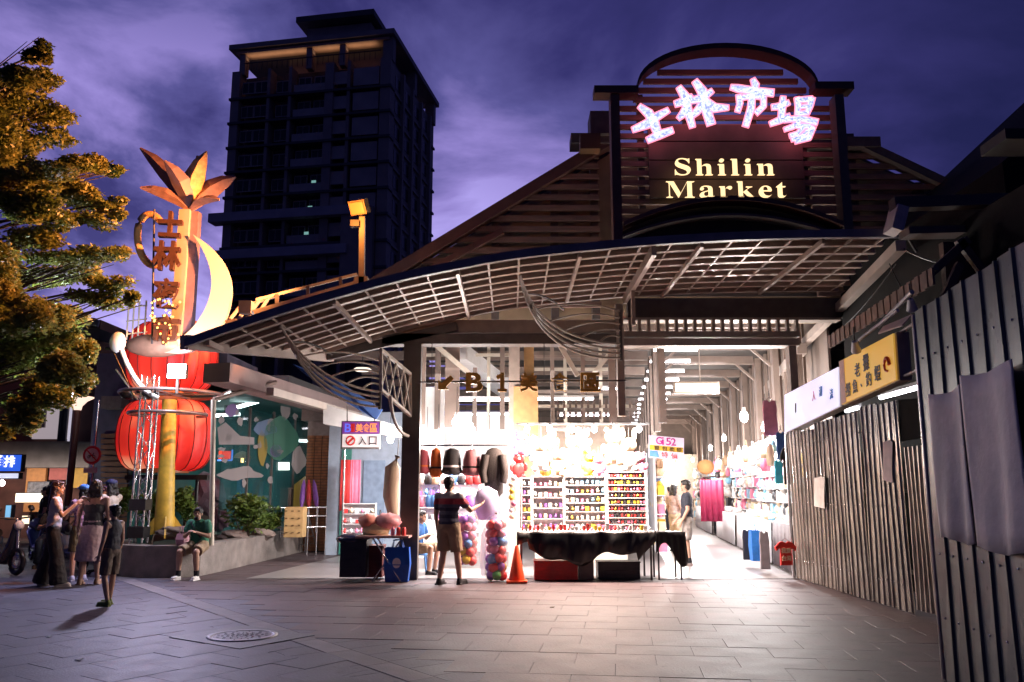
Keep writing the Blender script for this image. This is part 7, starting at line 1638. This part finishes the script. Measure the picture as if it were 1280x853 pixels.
# boy sitting on the planter
g = Vector((P(250, 690, 15.25).x, 15.12, 0))
SIT = dict(pel=(0, -.08, .62), waist=(0, -.07, .74), chest=(0, -.03, .93), neck=(0, .0, 1.09), head=(0, .045, 1.225), shl=(-.17, -.01, 1.04), ell=(-.24, .03, .80), wrl=(-.07, .20, .88), shr=(.17, -.01, 1.04), elr=(.24, .05, .80), wrr=(.07, .21, .88),
           hil=(-.09, -.05, .62), knl=(-.16, .33, .52), anl=(-.16, .26, .085), hir=(.09, -.05, .62), knr=(.17, .33, .52), anr=(.19, .30, .085))
def sit_extra(r, j):
    c = MB(); c.ball(j['head']+Vector((0, .07, -.085)), (.05, .035, .035), 12, 8); c.build('face_mask', M_blk, r, True)
    c = MB(); c.bar((.12, .10, 1.06), (-.13, .14, .78), .012, .035, up=(0, 1, 0)); c.bar((.12, -.1, 1.1), (.12, .10, 1.06), .035, .012); c.build('bag_strap', M_blk, r, True)
person((g.x, g.y-.02, 0), R(172), 'boy in a green T-shirt and khaki shorts sitting on the planter edge with hands together', 1.55, SIT, top=dict(m=mat('green_tee', (.03, .17, .10), .8, bump=.7, bscale=13, stretch=(1, 1, .6))), bottom=dict(m=M_kh, k=.9), shoes=M_white, socks=M_blk, extra=sit_extra, build=1.1, look=R(15))
bag(228, 675, 10, 14, 15.35, mat('bag_pink_clear', (.5, .25, .3), .4), 'small pink bag beside the seated boy on the planter', True, .55)
# standing boy
g = G(134, 757); person((g.x, g.y, 0), R(75), 'small boy in a dark top and shorts standing alone with green shoes', 1.31, dict(anl=(-.1, -.08, .085), anr=(.1, .05, .085)), top=dict(m=mat('boy_dark_top', (.05, .055, .07), .8, bump=.7, bscale=13, stretch=(1, 1, .6)), kind='vest'), bottom=dict(m=mat('boy_shorts', (.12, .09, .07), .8, bump=.7, bscale=13, stretch=(1, 1, .6))), shoes=mat('green_shoe', (.14, .18, .03), .6), build=.95)
# group at the left
def handbag(r, j):
    c = MB(); c.ball((-.22, .05, .95), (.05, .09, .08), 10, 7); c.build('handbag', M_blk, r, True); c = MB(); c.bar((.12, 0, 1.42), (-.2, .03, 1.0), .015, .02, up=(0, 1, 0)); c.build('strap', M_blk, r, True)
g = G(60, 734); person((g.x, g.y, 0), R(-65), 'woman with long dark hair in a pale grey tee and wide black trousers', 1.66, dict(elr=(.24, .12, 1.15), wrr=(.14, .30, 1.33), anl=(-.2, -.12, .085), anr=(.14, .15, .085), knl=(-.14, -.03, .49), knr=(.12, .09, .49)), hair='long', hair_m=mat('hair_brown', (.03, .014, .02), .4, bump=.3), top=dict(m=mat('pale_grey_tee', (.42, .38, .42), .8, bump=.7, bscale=13, stretch=(1, 1, .6))), bottom=dict(kind='wide', m=M_blk), shoes=mat('shoe_beige', (.5, .45, .42), .6), build=.9)
g = G(88, 728); person((g.x, g.y+.2, 0), R(60), 'person in a bright blue cap and purple plaid shirt holding something to the mouth', 1.6, dict(elr=(.22, .15, 1.15), wrr=(.10, .25, 1.36), ell=(-.22, .15, 1.12), wrl=(-.10, .28, 1.2)), hair='bob', cap_m=mat('blue_cap', (.04, .16, .50), .7), top=dict(m=mat('purple_plaid', (.16, .05, .16), .8, c2=(.42, .30, .42), scale=28)), bottom=dict(m=mat('olive_shorts', (.10, .09, .05), .8, bump=.7, bscale=13, stretch=(1, 1, .6))), shoes=mat('shoe_white_blue', (.5, .5, .62), .5), build=.9, extra=handbag)
def strap2(r, j):
    c = MB(); c.ball((.20, .06, 1.02), (.06, .12, .10), 10, 7); c.build('shoulder_bag', M_blk, r, True); c = MB(); c.bar((-.10, -.09, 1.40), (.2, .0, 1.1), .012, .02, up=(0, 1, 0)); c.build('strap', M_blk, r, True)
g = G(110, 731); person((g.x, g.y, 0), R(10), 'woman with bare shoulders seen from behind in a dark top and long pale pink skirt', 1.68, dict(anl=(-.12, -.03, .085), anr=(.13, .02, .085)), hair='bob', top=dict(m=mat('charcoal_top', (.05, .048, .05), .8, bump=.7, bscale=13, stretch=(1, 1, .6)), kind='tube', name='tube_top'), bottom=dict(kind='skirt', m=mat('pale_pink_skirt', (.55, .40, .40), .8, bump=.3, bscale=9), len=.56), shoes=mat('sandal', (.3, .18, .12), .6), build=.98, extra=strap2)
g = G(122, 722); person((g.x, g.y+.25, 0), R(70), 'woman in a cream top and navy cap behind the one in the pink skirt', 1.70, dict(elr=(.28, .18, 1.3), wrr=(.12, .20, 1.5), ell=(-.24, .06, 1.14)), hair='bob', cap_m=mat('navy_cap', (.02, .03, .12), .7), top=dict(m=mat('cream_top', (.6, .5, .42), .8, bump=.7, bscale=13, stretch=(1, 1, .6))), bottom=dict(kind='trousers', m=mat('pale_trousers', (.5, .42, .42), .8, bump=.7, bscale=13, stretch=(1, 1, .6))), shoes=M_white, build=.9)
g = G(100, 722); person((g.x, g.y+.7, 0), R(150), 'dark-capped person half hidden between the plaid shirt and the bare shoulders', 1.58, None, hair='short', cap_m=mat('indigo_cap', (.05, .04, .18), .7), top=dict(m=mat('mauve_top', (.2, .1, .16), .8, bump=.7, bscale=13, stretch=(1, 1, .6))), bottom=dict(kind='trousers', m=M_dgr), shoes=M_blk, build=.95)
# seated people at scooters, far left
g = Vector((-9.3, 17.4, 0)); person(g, R(200), 'dark-clothed person sitting on the scooter at the left edge', 1.65, {k: (v if k not in ('anl', 'anr') else (v[0], v[1], v[2])) for k, v in {**SIT}.items()}, top=dict(m=M_blk), bottom=dict(kind='trousers', m=M_dgr), shoes=M_blk)
g = Vector((-11.2, 20.5, 0)); person(g, R(120), 'person with dark hair standing before the lit menu board in shadow', 1.6, None, hair='bun', top=dict(m=M_blk), bottom=dict(kind='trousers', m=M_blk), shoes=M_blk)
# vendor sitting behind the man, customers further in
g = Vector((P(524, 700, 15.9).x, 15.9, 0)); SIT2 = dict(SIT)
person(g, R(-110), 'vendor sitting low behind the striped man near the dark column', 1.6, {k: (v[0], v[1], v[2]-.12 if k[:2] not in ('an', 'kn') else v[2]) for k, v in SIT2.items()}, top=dict(m=mat('vendor_blue', (.02, .10, .30), .8, bump=.7, bscale=13, stretch=(1, 1, .6))), bottom=dict(m=M_kh), shoes=M_blk)
stl = E('plastic_stool', (g.x, g.y-.0, 0), 'low plastic stool under the sitting vendor', 'stool'); mb = MB(); mb.lathe((g.x, g.y, .34), [(.16, 0), (.16, .03)], 14); mb.build('seat', PAL[4], stl)
for sx in (-1, 1):
    for sy in (-1, 1): mb = MB(); mb.tube([(g.x+sx*.15, g.y+sy*.15, .012), (g.x+sx*.11, g.y+sy*.11, .34)], .018, 6); mb.build('leg', PAL[4], stl)
for (px, py, rz, l, tm, Yb) in ((822, 672, 180, 'distant shopper in a navy top on the left of the aisle', mat('navy_top', (.02, .04, .12), .8, bump=.7, bscale=13, stretch=(1, 1, .6)), 0), (845, 690, -60, 'pale dressed shopper beside the man in the dark T-shirt', mat('pinkish_top', (.62, .45, .40), .8, bump=.7, bscale=13, stretch=(1, 1, .6)), 0), (898, 668, 160, 'shopper in white leaning over the far stalls on the right', PAL[6], 0), (838, 664, 20, 'faraway shopper in a cream top in the aisle', PAL[8], 0)):
    g = G(px, py); person((g.x, g.y, 0), R(rz), l, 1.66, None, top=dict(m=tm), bottom=dict(kind='trousers', m=M_dgr if px != 845 else PAL[8]), shoes=M_blk, hair='short' if px != 845 else 'bob')
